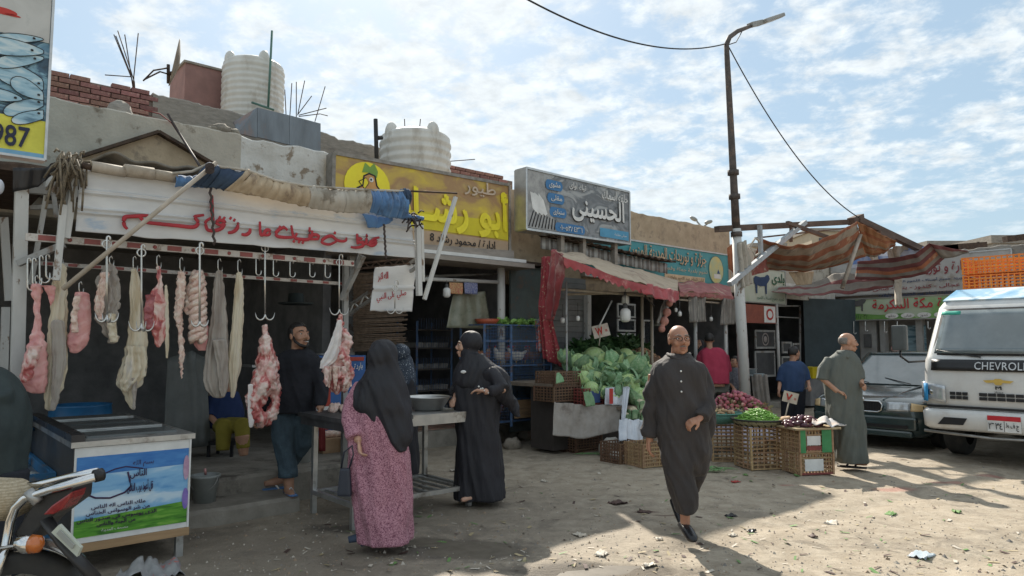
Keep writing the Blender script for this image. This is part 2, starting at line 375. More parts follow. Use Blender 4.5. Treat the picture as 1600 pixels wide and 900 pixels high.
def ground_mat():
 m=bpy.data.materials.new('trampled_earth'); m.use_nodes=True; nt=m.node_tree; N=nt.nodes; L=nt.links; b=N['Principled BSDF']
 geo=N.new('ShaderNodeNewGeometry')
 def nz(sc,det=6,rough=.6,dist=0,mp=None):
  n=N.new('ShaderNodeTexNoise'); n.inputs['Scale'].default_value=sc; n.inputs['Detail'].default_value=det; n.inputs['Roughness'].default_value=rough; n.inputs['Distortion'].default_value=dist
  L.new(mp or geo.outputs['Position'],n.inputs[0]); return n.outputs[0]
 def mr(x,a,b_,c=0.,d=1.):
  r=N.new('ShaderNodeMapRange'); L.new(x,r.inputs[0]); r.inputs[1].default_value=a; r.inputs[2].default_value=b_; r.inputs[3].default_value=c; r.inputs[4].default_value=d; return r.outputs[0]
 def mix(f,a,b_,mode='MIX'):
  x=N.new('ShaderNodeMix'); x.data_type='RGBA'; x.blend_type=mode
  if isinstance(f,float):x.inputs[0].default_value=f
  else:L.new(f,x.inputs[0])
  for i,c in((6,a),(7,b_)):
   if isinstance(c,tuple):x.inputs[i].default_value=(*c,1)
   else:L.new(c,x.inputs[i])
  return x.outputs[2]
 def mul(a,b_):
  x=N.new('ShaderNodeMath'); x.operation='MULTIPLY'
  for i,c in((0,a),(1,b_)):
   if isinstance(c,float):x.inputs[i].default_value=c
   else:L.new(c,x.inputs[i])
  return x.outputs[0]
 n1=nz(.8); n2=nz(5,8,.7); n3=nz(32,6,.75); n4=nz(2.2,8,.65,.6)
 c=mix(mr(n1,.35,.65),(.36,.30,.225),(.275,.23,.175))
 c=mix(mr(n2,.40,.66),c,(.43,.37,.29)); c=mix(mul(mr(n4,.54,.62),.55),c,(.17,.145,.115))
 c=mix(mul(mr(n3,.56,.70),.5),c,(.48,.42,.33)); c=mix(mul(mr(n3,.42,.34),.6),c,(.13,.11,.09))
 sep=N.new('ShaderNodeSeparateXYZ'); L.new(geo.outputs['Position'],sep.inputs[0])
 def blob(cx,cy,rx,ry,soft=.5):
  a=N.new('ShaderNodeVectorMath'); a.operation='SUBTRACT'; L.new(geo.outputs['Position'],a.inputs[0]); a.inputs[1].default_value=(cx,cy,0)
  d=N.new('ShaderNodeVectorMath'); d.operation='DIVIDE'; L.new(a.outputs[0],d.inputs[0]); d.inputs[1].default_value=(rx,ry,1e6)
  l=N.new('ShaderNodeVectorMath'); l.operation='LENGTH'; L.new(d.outputs[0],l.inputs[0])
  s_=N.new('ShaderNodeMath'); s_.operation='ADD'; L.new(l.outputs['Value'],s_.inputs[0]); L.new(mr(n2,0,1,-.45,.45),s_.inputs[1])
  return mr(s_.outputs[0],1.0,1.0-soft)
 wet=blob(-1.7,5.3,2.6,1.8,.7); wet2=blob(-.6,6.6,2.6,1.9,.8)
 wm=N.new('ShaderNodeMath'); wm.operation='MAXIMUM'; L.new(wet,wm.inputs[0]); L.new(wet2,wm.inputs[1]); wet=wm.outputs[0]
 c=mix(mul(wet,.55),c,(.15,.128,.105))
 for p,rx,ry,a_ in((onG(1010,800),.16,.05,.8),(onG(1045,806),.25,.04,.6),(onG(965,786),.14,.035,.7)):
  c=mix(mul(blob(p.x,p.y,rx,ry),a_),c,(.07,.025,.018))
 for px,py,rx,ry in((1395,765,.30,.14),(1480,752,.25,.10),(1230,757,.12,.05),(1545,742,.2,.1)):
  p=onG(px,py); c=mix(mul(blob(p.x,p.y,rx,ry),.45),c,(.34,.10,.085))
 for p,a_,b2 in PUD:c=mix(mul(blob(p.x,p.y,a_*1.7,b2*2.2),.7),c,(.06,.052,.045))
 L.new(c,b.inputs['Base Color']); L.new(mr(wet,0,1,.95,.55),b.inputs['Roughness']); b.inputs['Specular IOR Level'].default_value=.3
 bp=N.new('ShaderNodeBump'); bp.inputs['Strength'].default_value=.7; bp.inputs['Distance'].default_value=.035; L.new(n2,bp.inputs['Height'])
 b2=N.new('ShaderNodeBump'); b2.inputs['Strength'].default_value=.8; b2.inputs['Distance'].default_value=.012; L.new(n3,b2.inputs['Height']); L.new(bp.outputs[0],b2.inputs['Normal'])
 L.new(b2.outputs[0],b.inputs['Normal'])
 return m
GM=ground_mat(); gm.obj('ground',GM,kind='structure',origin=(0,0,0))
WATER=mat('dirty_puddle_water',(.15,.128,.10),(.11,.094,.072),8,rough=.55,spec=.25,bump=.03,bscale=30)
for(p,a,b)in PUD:
 m=MB(); m.add([(p.x+math.cos(t)*a*1.5,p.y+math.sin(t)*b*1.5,-.012-.0015*(t>3))for t in[k*PI/8 for k in range(16)]],[tuple(range(16))]); m.obj('puddle',WATER,kind='structure')
CONC=mat('stained_concrete',(.30,.275,.235),(.21,.19,.16),4,rough=.85,bump=.5,bscale=40,c3=(.11,.095,.08),s3=2.2)
def rough_slab(name,s0,s1,t0,t1,z0,z1,m=CONC,amp=.018,**kw):
 """a worn concrete platform with an uneven front edge"""
 mb=MB(ROW); n=max(4,int((s1-s0)/.12)); rows=[]
 for i in range(n+1):
  s=s0+(s1-s0)*i/n; e=amp*noise.noise(V((s*3,z1,1)))*2; ez=amp*noise.noise(V((s*4,7,z1)))
  rows.append([V((s,t0+e,z0)),V((s,t0+e+.012,z1-.03+ez)),V((s,t0+e+.045,z1+ez*.4)),V((s,t1,z1)),V((s,t1,z0))])
 mb.rings(rows,smooth=False); return mb.obj(name,m,kind='structure',**kw)
rough_slab('pavement',-2.6,2.93,6.40,7.2,-.1,.14)
rough_slab('pavement',-2.6,4.55,6.92,12.5,-.1,.30)
rough_slab('pavement',4.57,7.8,9.02,12.5,-.1,.26)
rough_slab('pavement',7.82,19.6,9.1,12.5,-.1,.14)
TILE=mat('worn_floor_tile',(.30,.17,.12),(.24,.15,.11),9,rough=.6,bump=.2,vary=.3,c3=(.2,.18,.15),s3=4)
tile_me=None
for i in range(10):
 for j in range(2):
  mb=MB(ROW); mb.box((4.75+i*.30,9.2+j*.30,.266),(.29,.29,.016))
  mb.obj('tile',TILE,kind='structure')
gr=MB(); rnd=random.Random(5)
for i in range(2600):
 px=rnd.uniform(290,1600); py=660+240*rnd.random()**.7; p=onG(px,py)
 if S(p).y>6.7:continue
 r=rnd.uniform(.004,.014)*(1.0 if rnd.random()<.93 else 1.9); z=gz(p.x,p.y)
 a=rnd.random()*6; vs=[(p.x+math.cos(a+k*PI/2)*r*rnd.uniform(.6,1.2),p.y+math.sin(a+k*PI/2)*r*rnd.uniform(.6,1.2),z-.002)for k in range(4)]
 vs.append((p.x,p.y,z+r*rnd.uniform(.5,1))); gr.m=rnd.randrange(3); gr.add(vs,[(0,1,4),(1,2,4),(2,3,4),(3,0,4)])
gr.obj('grit',[mat('grit_pale',(.48,.43,.36)),mat('grit_grey',(.22,.2,.18)),mat('grit_brown',(.30,.22,.15))],kind='stuff',label='small pebbles and grit scattered over the earth',origin=(0,0,0))
STONE=mat('rough_stone',(.30,.26,.21),(.20,.175,.14),14,rough=.9,bump=.6,bscale=50,vary=.2)
def rock(p,r,label,seed,cat='stone',name='stone',m=STONE,group=None,sq=(1,.8,.65)):
 mb=MB(); mb.ball((0,0,0),V(sq)*r,12,8); a=Matrix.Rotation(seed*1.7,3,'Z')
 mb.v=[V(p)+a@(v*(1+.38*noise.noise(v*(2.2/r)+V((seed,0,0)))))+V((0,0,r*sq[2]*.7))for v in mb.v]
 return mb.obj(name,m,label=label,cat=cat,group=group)
 # ================================================================== buildings
PLAST=mat('old_plaster',(.47,.43,.36),(.38,.345,.29),2.5,rough=.9,bump=.35,bscale=30,c3=(.20,.165,.125),s3=3.0,th3=(.58,.66),bdist=.02)
PLASTW=mat('flaked_whitewash',(.60,.59,.56),(.47,.45,.41),3.5,rough=.9,bump=.4,bscale=24,c3=(.25,.2,.15),s3=5,th3=(.56,.62),bdist=.02)
TAN=mat('tan_render',(.46,.36,.25),(.36,.28,.19),5,rough=.95,bump=.6,bscale=26,c3=(.28,.22,.16),s3=6)
DARKW=mat('dark_wall',(.22,.22,.22),(.14,.14,.145),3,rough=.85,bump=.2)  # two dark grey tones mixed by noise, mainly for inner walls
BRICK=mat('red_brick',(.27,.14,.115),(.20,.10,.085),20,rough=.9,bump=.4,bscale=80,vary=.28,c3=(.33,.2,.16),s3=14)
MORT=mat('mortar',(.25,.2,.17),(.17,.13,.11),9,rough=.95,bump=.3)
BLOCK=mat('grey_blockwork',(.30,.27,.235),(.22,.2,.17),7,rough=.95,bump=.5,bscale=30,c3=(.17,.15,.13),s3=2.5,stretch=(1,1,4))
RUST=mat('rusty_steel',(.10,.065,.045),(.05,.035,.028),12,rough=.8,metal=.3,bump=.3)
def ragged_wall(name,s0,s1,t,th,z0,z1,m,amp=.05,label=None,cat='wall',parent=None,kind=None,n=None,top=None,M=ROW,seed=0):
 mb=MB(M); n=n or max(3,int((s1-s0)/.07)); rows=[]
 for i in range(n+1):
  s=s0+(s1-s0)*i/n; zt=(top(s)if top else z1)+amp*noise.noise(V((s*3.1,seed,0)))+amp*.5*noise.noise(V((s*11,seed,3)))
  b=.006*noise.noise(V((s*5,1,seed)))
  rows.append([V((s,t+b,z0)),V((s,t-b,(z0+zt)/2)),V((s,t+b,zt-.02)),V((s,t+.02,zt)),V((s,t+th,zt)),V((s,t+th,z0))])
 mb.rings(rows,smooth=False); return mb.obj(name,m,parent,label=label,cat=cat if label else None,kind=kind)
shopb=thing('shop_building','long low plastered shop building with a stained parapet behind the market awnings','building',W(8,9,0),ROWA)
ragged_wall('parapet',-3.2,3.2,9.0,.22,2.95,4.27,PLAST,.03,parent=shopb)
ragged_wall('parapet',3.2,4.56,9.0,.22,2.95,4.25,PLASTW,.05,parent=shopb,seed=3)
ragged_wall('parapet',4.57,7.8,9.06,.22,2.9,3.95,TAN,.02,parent=shopb,seed=5)
ragged_wall('parapet',7.81,14.75,9.1,.25,2.6,4.27,TAN,.03,parent=shopb,seed=6)
ragged_wall('parapet',14.76,20.0,9.12,.25,2.8,3.95,PLAST,.03,parent=shopb,seed=8)
mb=MB(ROW)
def onTl(px,py,t):return S(onT(px,py,t))
gp=[onTl(x,y,8.9)for x,y in((78,262),(245,209),(352,272),(352,300),(78,300))]
mb.sheet(gp,.1,(0,1,0)); mb.obj('gable',TAN,shopb)
mb=MB(ROW)
for a,b in zip(gp[:2],gp[1:3]):mb.beam(a+V((0,-.02,.01)),b+V((0,-.02,.01)),.16,.035)
mb.obj('gable_coping',RUST,shopb)
mb=MB(ROW); mb.bx(-3.2,20,9.25,12.9,3.05,3.22); mb.obj('roof',BLOCK,shopb)
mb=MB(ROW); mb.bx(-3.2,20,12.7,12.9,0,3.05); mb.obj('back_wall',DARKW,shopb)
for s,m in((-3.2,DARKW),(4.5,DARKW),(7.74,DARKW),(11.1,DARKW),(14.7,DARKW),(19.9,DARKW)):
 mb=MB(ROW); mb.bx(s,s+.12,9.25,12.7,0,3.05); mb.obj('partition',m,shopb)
rear=thing('rear_wall','unfinished upper wall of red brick and grey blocks behind the parapet','wall',W(4,11,3.2),ROWA)
ragged_wall('blockwork',2.62,7.35,11.0,.25,3.2,5.25,BLOCK,.05,parent=rear,seed=11,top=lambda s:5.24-.03*(s-2.6))
mb=MB(ROW); mb.bx(.6,2.62,11.03,11.25,3.2,5.2); mb.bx(7.35,9.6,11.03,11.25,3.2,5.0); mb.obj('mortar_bed',MORT,rear)
rb=random.Random(2); proto=MB(); proto.box((0,0,0),(.235,.10,.062)); bo=proto.obj('brick',BRICK,bevel=.004,origin=(0,0,0)); bme=bo.data; bpy.data.objects.remove(bo)
def bricks(s0,s1,z0,ncourse,t,parent):
 for j in range(ncourse):
  s=s0+(.12 if j%2 else 0)
  while s<s1:
   if j==ncourse-1 and rb.random()<.25:s+=.25; continue
   M=ROW@Matrix.Translation((s,t+rb.uniform(-.006,.006),z0+j*.074))@Matrix.Rotation(rb.uniform(-.02,.02),4,'Y')
   link_mesh('brick',bme,M,parent); s+=.25
bricks(.7,2.6,4.62,9,11.04,rear); bricks(7.45,9.5,4.44,9,11.04,rear)
PINKR=mat('faded_red_render',(.30,.17,.15),(.24,.14,.125),4,rough=.9,bump=.2)
hut=thing('roof_hut','small dull red box hut on the roof beside the tall white tank','hut',W(4.2,12.6,4.6),ROWA)
a=S(onT(290,98,12.4)); b=S(onT(349,107,12.4))
mb=MB(ROW); mb.bx(a.x,b.x+.3,12.4,13.3,4.4,a.z); mb.obj('wall',PINKR,hut); mb=MB(ROW); mb.bx(a.x-.03,b.x+.33,12.37,13.33,a.z+.002,a.z+.04); mb.obj('roof',BLOCK,hut)
TANKM=mat('tank_plastic',(.62,.61,.57),(.54,.53,.49),5,rough=.55,bump=.08,c3=(.42,.39,.34),s3=2,stretch=(1,1,.3))
def tank(px,py,t,r,ztop,zbot,label,lugs=True,ribs=13):
 p=S(onT(px,py,t)); c=W(p.x,t,0); th=thing('water_tank',label,'water tank',(c.x,c.y,zbot),0)
 prof=[(r*.96,zbot)]; n=ribs*4; zs=ztop-r*.34
 for i in range(n+1):
  u=i/n; k=i%4; prof.append((r*(1.0 if k in(1,2)else.965),zbot+(zs-zbot)*u))
 for i in range(1,9):a=i/8*PI/2; prof.append((r*(.16+.82*math.cos(a))if i<8 else r*.17,zs+(ztop-zs)*.8*math.sin(a)))
 mb=MB(); mb.lathe((c.x,c.y,0),prof,36); mb.obj('tank_body',TANKM,th)
 mb=MB(); mb.lathe((c.x,c.y,0),[(r*.24,ztop-.08),(r*.25,ztop-.02),(r*.22,ztop+.01),(.001,ztop+.03)],24); mb.obj('lid',TANKM,th)
 if lugs:
  for k in range(4):
   a=k*PI/2+.75; mb=MB(); q=V((c.x+math.cos(a)*r*.80,c.y+math.sin(a)*r*.80,zs+.05))
   mb.ball(q,(r*.18,r*.18,r*.30),10,8); mb.obj('lifting_lug',TANKM,th)
 return th
tank(396,130,12.0,.52,6.55,5.0,'tall ribbed white water tank on the upper roof beside the thin aerial')
tank(452,160,13.5,.42,6.02,4.9,'small white tank half hidden behind the tall one',False)
tank(649,240,10.15,.62,5.30,3.9,'broad domed white water tank above the yellow sign',True,8)
def wires(name,label,cat,lines,r,m,t,**kw):
 mb=MB()
 for ln in lines:mb.tube([onT(x,y,t+(q[2]if len(q)>2 else 0))for q in ln for x,y in[q[:2]]],r,5)
 return mb.obj(name,m,label=label,cat=cat,**kw)
wires('reinforcing_bars','bundle of bare steel bars sprouting from the brick wall corner','steel bars',[[(212,165),(208,128),(178,54)],[(212,165),(210,128),(184,48)],[(211,160),(206,125),(195,54)],[(209,160),(209,120),(216,52)],[(212,165),(205,118),(181,56)],[(206,120),(164,117)]],.008,RUST,11.12)
wires('reinforcing_bars','steel bars bent sideways beyond the tall white tank','steel bars',[[(447,180),(445,140)],[(453,180),(456,130)],[(463,185),(463,128)],[(465,180),(476,126)],[(466,178),(487,150)],[(467,180),(510,169)],[(492,190),(508,135)],[(467,182),(500,178),(512,181)]],.008,RUST,11.12)
wires('aerial','thin green aerial pole strapped to the tall white tank','aerial',[[(419,168),(425,48)],[(393,160),(428,172)]],.02,mat('green_pipe',(.08,.17,.14),rough=.5),11.35)
wires('vent_pipe','black vent pipe standing left of the domed tank','pipe',[[(589,262),(587,186)],[(589,216),(597,215)]],.035,mat('black_pipe',(.03,.03,.03)),9.5)
wires('reinforcing_bars','short steel bars rising behind the domed tank','steel bars',[[(612,206),(611,192)],[(633,206),(632,186)],[(655,206),(657,186)],[(703,252),(742,249)]],.009,RUST,10.95)
dish=thing('satellite_dish','weathered satellite dish seen almost edge on at the roof corner','satellite dish',onT(268,128,11.3),ROWA)
mb=MB(); c=onT(273,98,11.3); ax=V((-.86,-.50,.16)).normalized(); mb.lathe(c,[(.001,-.07),(.14,-.055),(.28,-.02),(.36,.0),(.37,.005),(.36,.012),(.28,-.008),(.001,-.055)],28,axis=ax)
mb.v=[c+V(((p-c).x,(p-c).y,(p-c).z))for p in mb.v]; mb.obj('reflector',mat('old_dish',(.30,.25,.19),(.16,.13,.1),6),dish)
mb=MB(); mb.tube([onT(263,130,11.3),onT(263,101,11.3)],.025); mb.tube([onT(263,115,11.3),onT(272,114,11.3)],.03); mb.obj('mount',RUST,dish)
mb=MB(); mb.tube([onT(270,118,11.3),onT(250,112,11.2),onT(226,124,11.1)],.012); mb.tube([onT(263,106,11.3),onT(240,110,11.2),onT(224,126,11.1)],.012); mb.obj('feed_arm',RUST,dish)
CLAD=mat('weathered_sheet_metal',(.20,.23,.26),(.14,.16,.18),4,rough=.55,metal=.35,bump=.15,c3=(.26,.18,.15),s3=2,stretch=(1,1,.25))
cl=thing('roof_cladding','dark blue grey sheet metal cladding on the roof edge','cladding',onT(440,215,10.2),ROWA)
for poly in(((365,190),(402,168),(402,215),(372,208)),((402.5,168),(452,180),(452,226),(402.5,214)),((452.5,180),(501,193),(501,240),(452.5,226))):
 mb=MB(); P=[onT(x,y,10.3+(.35 if x<370 else 0))for x,y in poly]; mb.sheet(P,.03,NN); mb.obj('panel',CLAD,cl)
for k,(x,y,r)in enumerate(((345,187,.13),(352,190,.11),(334,190,.09),(366,196,.1))):
 p=onT(x,y,9.12); rock((p.x,p.y,4.24),r,['broken grey block on the parapet, largest of the rubble','brown lump of rubble in the middle of the parapet pile','small lump of rubble at the left of the parapet pile','hollow broken brick at the right of the parapet rubble'][k],k,'rubble','rubble')
rock(onT(186,163,10.3)-V((0,0,.35)),.22,'round grey boulder resting behind the parapet near the brick wall',9,'boulder','boulder',BLOCK,sq=(1,.8,1.0))
ROPE=mat('dark_rope',(.06,.045,.04)); REDW=mat('red_wire',(.25,.06,.05))
mb=MB(); mb.tube([onT(262,178,8.95),onT(278,205,8.9),onT(300,240,8.4),onT(322,275,7.3)],.016,6); mb.obj('rope',ROPE,label='dark rope running from the parapet down to the awning pole',cat='rope')
mb=MB(); mb.tube([onT(225,172,9.0),onT(250,178,8.95),onT(268,192,8.95),onT(283,215,8.9)],.008,5); mb.obj('cable',REDW,label='thin red cable looped over the parapet',cat='cable')
ragged_wall('stall_roof',-3,.95,6.95,2.1,2.98,3.06,RUST,.03,'dark sagging roof over the fish stall at far left','roof')
# ================================================================== shop signs
STEEL=mat('dull_steel',(.42,.42,.41),(.30,.30,.29),9,rough=.45,metal=.7,bump=.1)
ALU=mat('aluminium',(.55,.55,.54),(.45,.45,.44),9,rough=.35,metal=.8)
WHITE=mat('white_paint',(.74,.73,.70),(.62,.61,.58),4,rough=.6,bump=.08)
class Sign:
 """a board standing at true size in the row frame (or any frame M); u,v run 0..1 over its face"""
 def __init__(s,name,label,cat,M,x0,x1,z0a,z1a,z0b,z1b,y,th,face,frame=ALU,fw=.035,side=None):
  s.M=M; s.c=[V((x0,y,z0a)),V((x1,y,z0b)),V((x1,y,z1b)),V((x0,y,z1a))]
  s.root=thing(name,label,cat,M@V(((x0+x1)/2,y+th/2,min(z0a,z0b))),ROWA if M==ROW else 0)
  mb=MB(M); mb.sheet([p+V((0,.004,0))for p in s.c],th,(0,1,0)); mb.obj('board',face,s.root)
  if side:pass
  if fw:
   mb=MB(M); q=s.c
   for a,b in((0,1),(1,2),(2,3),(3,0)):
    mb.beam(q[a]+V((0,th/2,0)),q[b]+V((0,th/2,0)),th+.03 if a in(0,2)else fw,fw if a in(0,2)else th+.032)
   mb.obj('frame',frame,s.root)
 def p(s,u,v,lift=0):
  a,b,c,d=s.c; q=a.lerp(b,u).lerp(d.lerp(c,u),v); return s.M@(q-V((0,lift,0)))
 def quad(s,u0,v0,u1,v1,lift=0):return[s.p(u0,v0,lift),s.p(u1,v0,lift),s.p(u1,v1,lift),s.p(u0,v1,lift)]
 def patch(s,pts,m,name='print',lift=.004):
  mb=MB(); mb.add([s.p(u,v,lift)for u,v in pts],[tuple(range(len(pts)))]); return mb.obj(name,m,s.root)
 def ell(s,cu,cv,ru,rv,m,lift=.006,name='print',n=24):return s.patch([(cu+ru*math.cos(2*PI*k/n),cv+rv*math.sin(2*PI*k/n))for k in range(n)],m,name,lift)
 def pill(s,u0,v0,u1,v1,m,lift=.006,asp=3.0):
  r=(v1-v0)/2; ru=r/asp; P=[]
  for k in range(9):a=-PI/2+PI*k/8; P.append((u1-ru+ru*math.cos(a),(v0+v1)/2+r*math.sin(a)))
  for k in range(9):a=PI/2+PI*k/8; P.append((u0+ru+ru*math.cos(a),(v0+v1)/2+r*math.sin(a)))
  return s.patch(P,m,lift=lift)
 def line(s,pts,w,m,name='print',lift=.009):
  mb=MB(); mb.tube([s.p(u,v,lift)for u,v in pts],w,6,flat=.3,ref=s.M.to_3x3()@V((0,0,1))); return mb.obj(name,m,s.root)
 def text(s,body,u0,v0,u1,v1,m,bold=0.0,lift=.010,**kw):return letter(body,s.quad(u0,v0,u1,v1),m,s.root,bold=bold,lift=lift,**kw)
def print_mat(name,ramp,scale=3,stretch=(1,1,1),dist=.6,rough=.45):
 """printed vinyl: several tones following a noise"""
 m=bpy.data.materials.new(name); m.use_nodes=True; N=m.node_tree.nodes; L=m.node_tree.links; b=N['Principled BSDF']; b.inputs['Roughness'].default_value=rough
 tc=N.new('ShaderNodeTexCoord'); mp=N.new('ShaderNodeMapping'); mp.inputs['Scale'].default_value=stretch; L.new(tc.outputs['Object'],mp.inputs[0])
 nz=N.new('ShaderNodeTexNoise'); nz.inputs['Scale'].default_value=scale; nz.inputs['Detail'].default_value=5; nz.inputs['Distortion'].default_value=dist; L.new(mp.outputs[0],nz.inputs[0])
 cr=N.new('ShaderNodeValToRGB'); el=cr.color_ramp.elements; cr.color_ramp.interpolation='EASE'
 for i,(pos,c)in enumerate(ramp):
  e=el[i]if i<2 else el.new(pos); e.position=pos; e.color=lin(c)
 L.new(nz.outputs[0],cr.inputs[0]); L.new(cr.outputs[0],b.inputs['Base Color']); return m
def LX(px,py,t):return S(onT(px,py,t))
BLACKP=mat('black_print',(.03,.028,.03)); WHITEP=mat('white_print',(.74,.74,.72)); REDP=mat('red_print',(.50,.05,.04)); BLUEP=mat('blue_print',(.05,.17,.36),(.07,.2,.40),3)
a=LX(519,240,8.8); b=LX(793,290,8.8)
YELF=print_mat('brown_yellow_print',[(.30,(.66,.50,.04)),(.45,(.52,.36,.07)),(.58,(.36,.21,.09)),(.75,(.50,.36,.12))],1.6,(1,1,1.6))
sg=Sign('shop_sign','long yellow and brown poultry shop sign with a cartoon hen in a yellow disc','sign',ROW,a.x,b.x,3.05,a.z,3.00,b.z,8.75,.16,YELF,mat('tarnished_frame',(.30,.27,.24),(.2,.18,.15),9,rough=.5,metal=.5),.05)
YEL=mat('yellow_print',(.85,.74,.03),(.78,.64,.03),3,rough=.45); ORN=mat('hen_orange',(.62,.33,.12));
sg.patch([(.01,.03),(.99,.02),(.99,.215),(.01,.20)],mat('beige_band',(.46,.33,.22),(.4,.28,.18),5),lift=.005)
sg.patch([(.01,.22),(.99,.235),(.99,.48),(.01,.42)],mat('olive_yellow',(.60,.50,.03),(.66,.56,.03),4),lift=.0045)
sg.ell(.165,.66,.115,.30,YEL,.007)
G=sg
hen=[(.075,.38),(.085,.55),(.115,.62),(.14,.66),(.145,.78),(.17,.82),(.20,.80),(.21,.68),(.23,.62),(.265,.56),(.28,.40)]
sg.patch(hen,ORN,lift=.010); sg.line(hen,.012,BLACKP,lift=.014); sg.patch([(.135,.82),(.15,.95),(.175,.90),(.195,.96),(.215,.86),(.21,.78),(.17,.83)],mat('comb_green',(.22,.38,.08)),lift=.012)
sg.patch([(.12,.70),(.155,.76),(.17,.70),(.15,.62)],YEL,lift=.013); sg.line([(.12,.70),(.155,.76),(.17,.70),(.15,.62),(.12,.70)],.006,BLACKP,lift=.015)
sg.ell(.182,.745,.011,.03,WHITEP,.015); sg.ell(.180,.745,.005,.014,BLACKP,.018); sg.line([(.11,.55),(.14,.46),(.17,.44),(.21,.46),(.24,.55)],.008,BLACKP,lift=.014)
sg.text('أبو رشـاد',.30,.22,.985,.88,YEL,.04,lift=.016); sg.text('طيور',.70,.76,.90,.97,mat('beige_print',(.60,.48,.36)),.012,lift=.02)
sg.text('ادارة / محمود رشاد 8',.50,.055,.90,.19,BLACKP,.004,lift=.012)
LEDGE=mat('grey_timber',(.33,.29,.25),(.24,.21,.18),10,rough=.8,bump=.3,stretch=(.3,1,1)); LG=thing('sign_ledge','weathered timber ledge with pale strip under the yellow sign','ledge',W(6.2,8.8,2.8),ROWA)
mb=MB(ROW); mb.bx(4.4,7.75,8.35,9.0,2.80,2.87); mb.obj('plank',LEDGE,LG); mb=MB(ROW); mb.bx(4.4,7.7,8.5,8.58,2.90,2.95); mb.obj('pale_strip',WHITE,LG)
a=LX(822,262,8.4); b=LX(983,300,8.4); a0=LX(818,357,8.4); b0=LX(983,381,8.4)
FISHG=print_mat('grey_fish_print',[(.30,(.10,.11,.12)),(.42,(.24,.25,.26)),(.52,(.14,.15,.16)),(.60,(.36,.37,.37)),(.75,(.22,.23,.23))],1.9,(1,1,1.5),1.2)
sg=Sign('shop_sign','tilted grey fish grill sign with three blue pills of white writing','sign',ROW,a.x,b.x,a0.z,a.z,b0.z,b.z,8.4,.26,FISHG,ALU,.035)
sg.patch([(.012,.03),(.30,.03),(.22,.30),(.165,.60),(.15,.97),(.012,.97)],mat('print_pale_grey',(.40,.40,.39),(.25,.25,.25),7),lift=.005)
for k in range(9):sg.line([(.02+k*.028,.05+.0*k),(.06+k*.024,.22+.02*(8-k)*.6)],.012,BLACKP,lift=.008)
for k in range(3):sg.patch([(.03+k*.035,.62),(.075+k*.035,.60-.04*k),(.12+k*.03,.30),(.10+k*.03,.26),(.05+k*.03,.36)],WHITEP,lift=.010+k*.002)
for v,w in((.72,'مشوى'),(.50,'مقلى'),(.27,'سنجارى')):
 d={.72:0,.50:.015,.27:.035}[v]; sg.pill(.165+d,v,.32+d,v+.17,BLUEP,.009,3.4); sg.text(w,.195+d,v+.03,.295+d,v+.14,WHITEP,.01,lift=.014)
sg.pill(.25,.035,.53,.19,BLUEP,.009,3.4); sg.text('٠١٠٠٥٣٨٤٣٦١',.29,.065,.50,.155,WHITEP,.002,lift=.014)
sg.patch([(.68,.06),(.985,.05),(.985,.22),(.68,.22)],mat('sky_blue_print',(.10,.32,.50)),lift=.009); sg.text('مجاني بطباعة',.83,.09,.96,.16,WHITEP,.0,lift=.014)
sg.text('تيك اواى',.38,.80,.54,.93,WHITEP,.008,lift=.014); sg.text('حلقه اسماك',.70,.76,.975,.93,WHITEP,.008,lift=.014)
sg.text('الحسينى',.403,.245,.935,.755,BLACKP,.04,lift=.012); sg.text('الحسينى',.40,.26,.93,.76,WHITEP,.03,lift=.024)
mb=MB(ROW)
for s in(a.x+.9,a.x+1.45,a.x+2.3):mb.bx(s,s+.08,8.5,8.6,2.9,3.45)
mb.obj('bracket',LEDGE,sg.root)
a=LX(930,345,9.0); b=LX(1137,379,9.0)
TURQ=mat('turquoise_print',(.05,.27,.30),(.07,.30,.33),2.5,rough=.45,c3=(.12,.33,.34),s3=1.2)
TANP=mat('tan_letters',(.68,.50,.32))
sg=Sign('shop_sign','wide turquoise butcher sign with tan lettering and a round yellow seal','sign',ROW,a.x-.3,b.x,2.86,3.66,2.84,3.65,9.0,.08,TURQ,ALU,.03)
sg.ell(.895,.52,.062,.41,mat('dark_outline',(.12,.22,.2)),.006); sg.ell(.895,.52,.057,.38,mat('seal_yellow',(.62,.52,.20),(.42,.50,.33),5),.008)
sg.patch([(.90,.42),(.91,.55),(.925,.42)],mat('dome_blue',(.04,.09,.25)),lift=.011); sg.patch([(.875,.28),(.93,.28),(.93,.40),(.875,.40)],WHITEP,lift=.011)
BROWNP=mat('brown_outline',(.16,.09,.06))
sg.text('جزارة و توريدات المدينة المنورة',.262,.528,.812,.932,BROWNP,.006,lift=.009); sg.text('جزارة و توريدات المدينة المنورة',.26,.54,.81,.94,TANP,.004,lift=.016)
sg.text('لحوم بلدية جملة وقطاعى ضانى',.36,.32,.82,.47,TANP,.0,lift=.012)
sg.patch([(.50,.07),(.80,.07),(.80,.26),(.50,.26)],TANP,lift=.007); sg.text('ادارة الحاج عيد الامير واولاده',.52,.10,.79,.23,BROWNP,.0,lift=.012)
a=LX(0,240,7.0); b=LX(70,250,7.0)
FISHB=print_mat('blue_fish_photo',[(.28,(.02,.035,.05)),(.42,(.05,.11,.17)),(.50,(.22,.40,.50)),(.60,(.10,.22,.32)),(.76,(.45,.58,.64))],2.6,(1,1,2.3),1.4)
sg=Sign('billboard','tall fish shop billboard with blue fish photo and a yellow number strip','billboard',ROW,-1.9,b.x,b.z,5.6,b.z,5.6,7.0,.10,FISHB,ALU,.02)
zt=5.6-b.z
def vz(px,py):q=S(onT(px,py,6.99)); return(q.x+1.9)/(b.x+1.9),(q.z-b.z)/zt
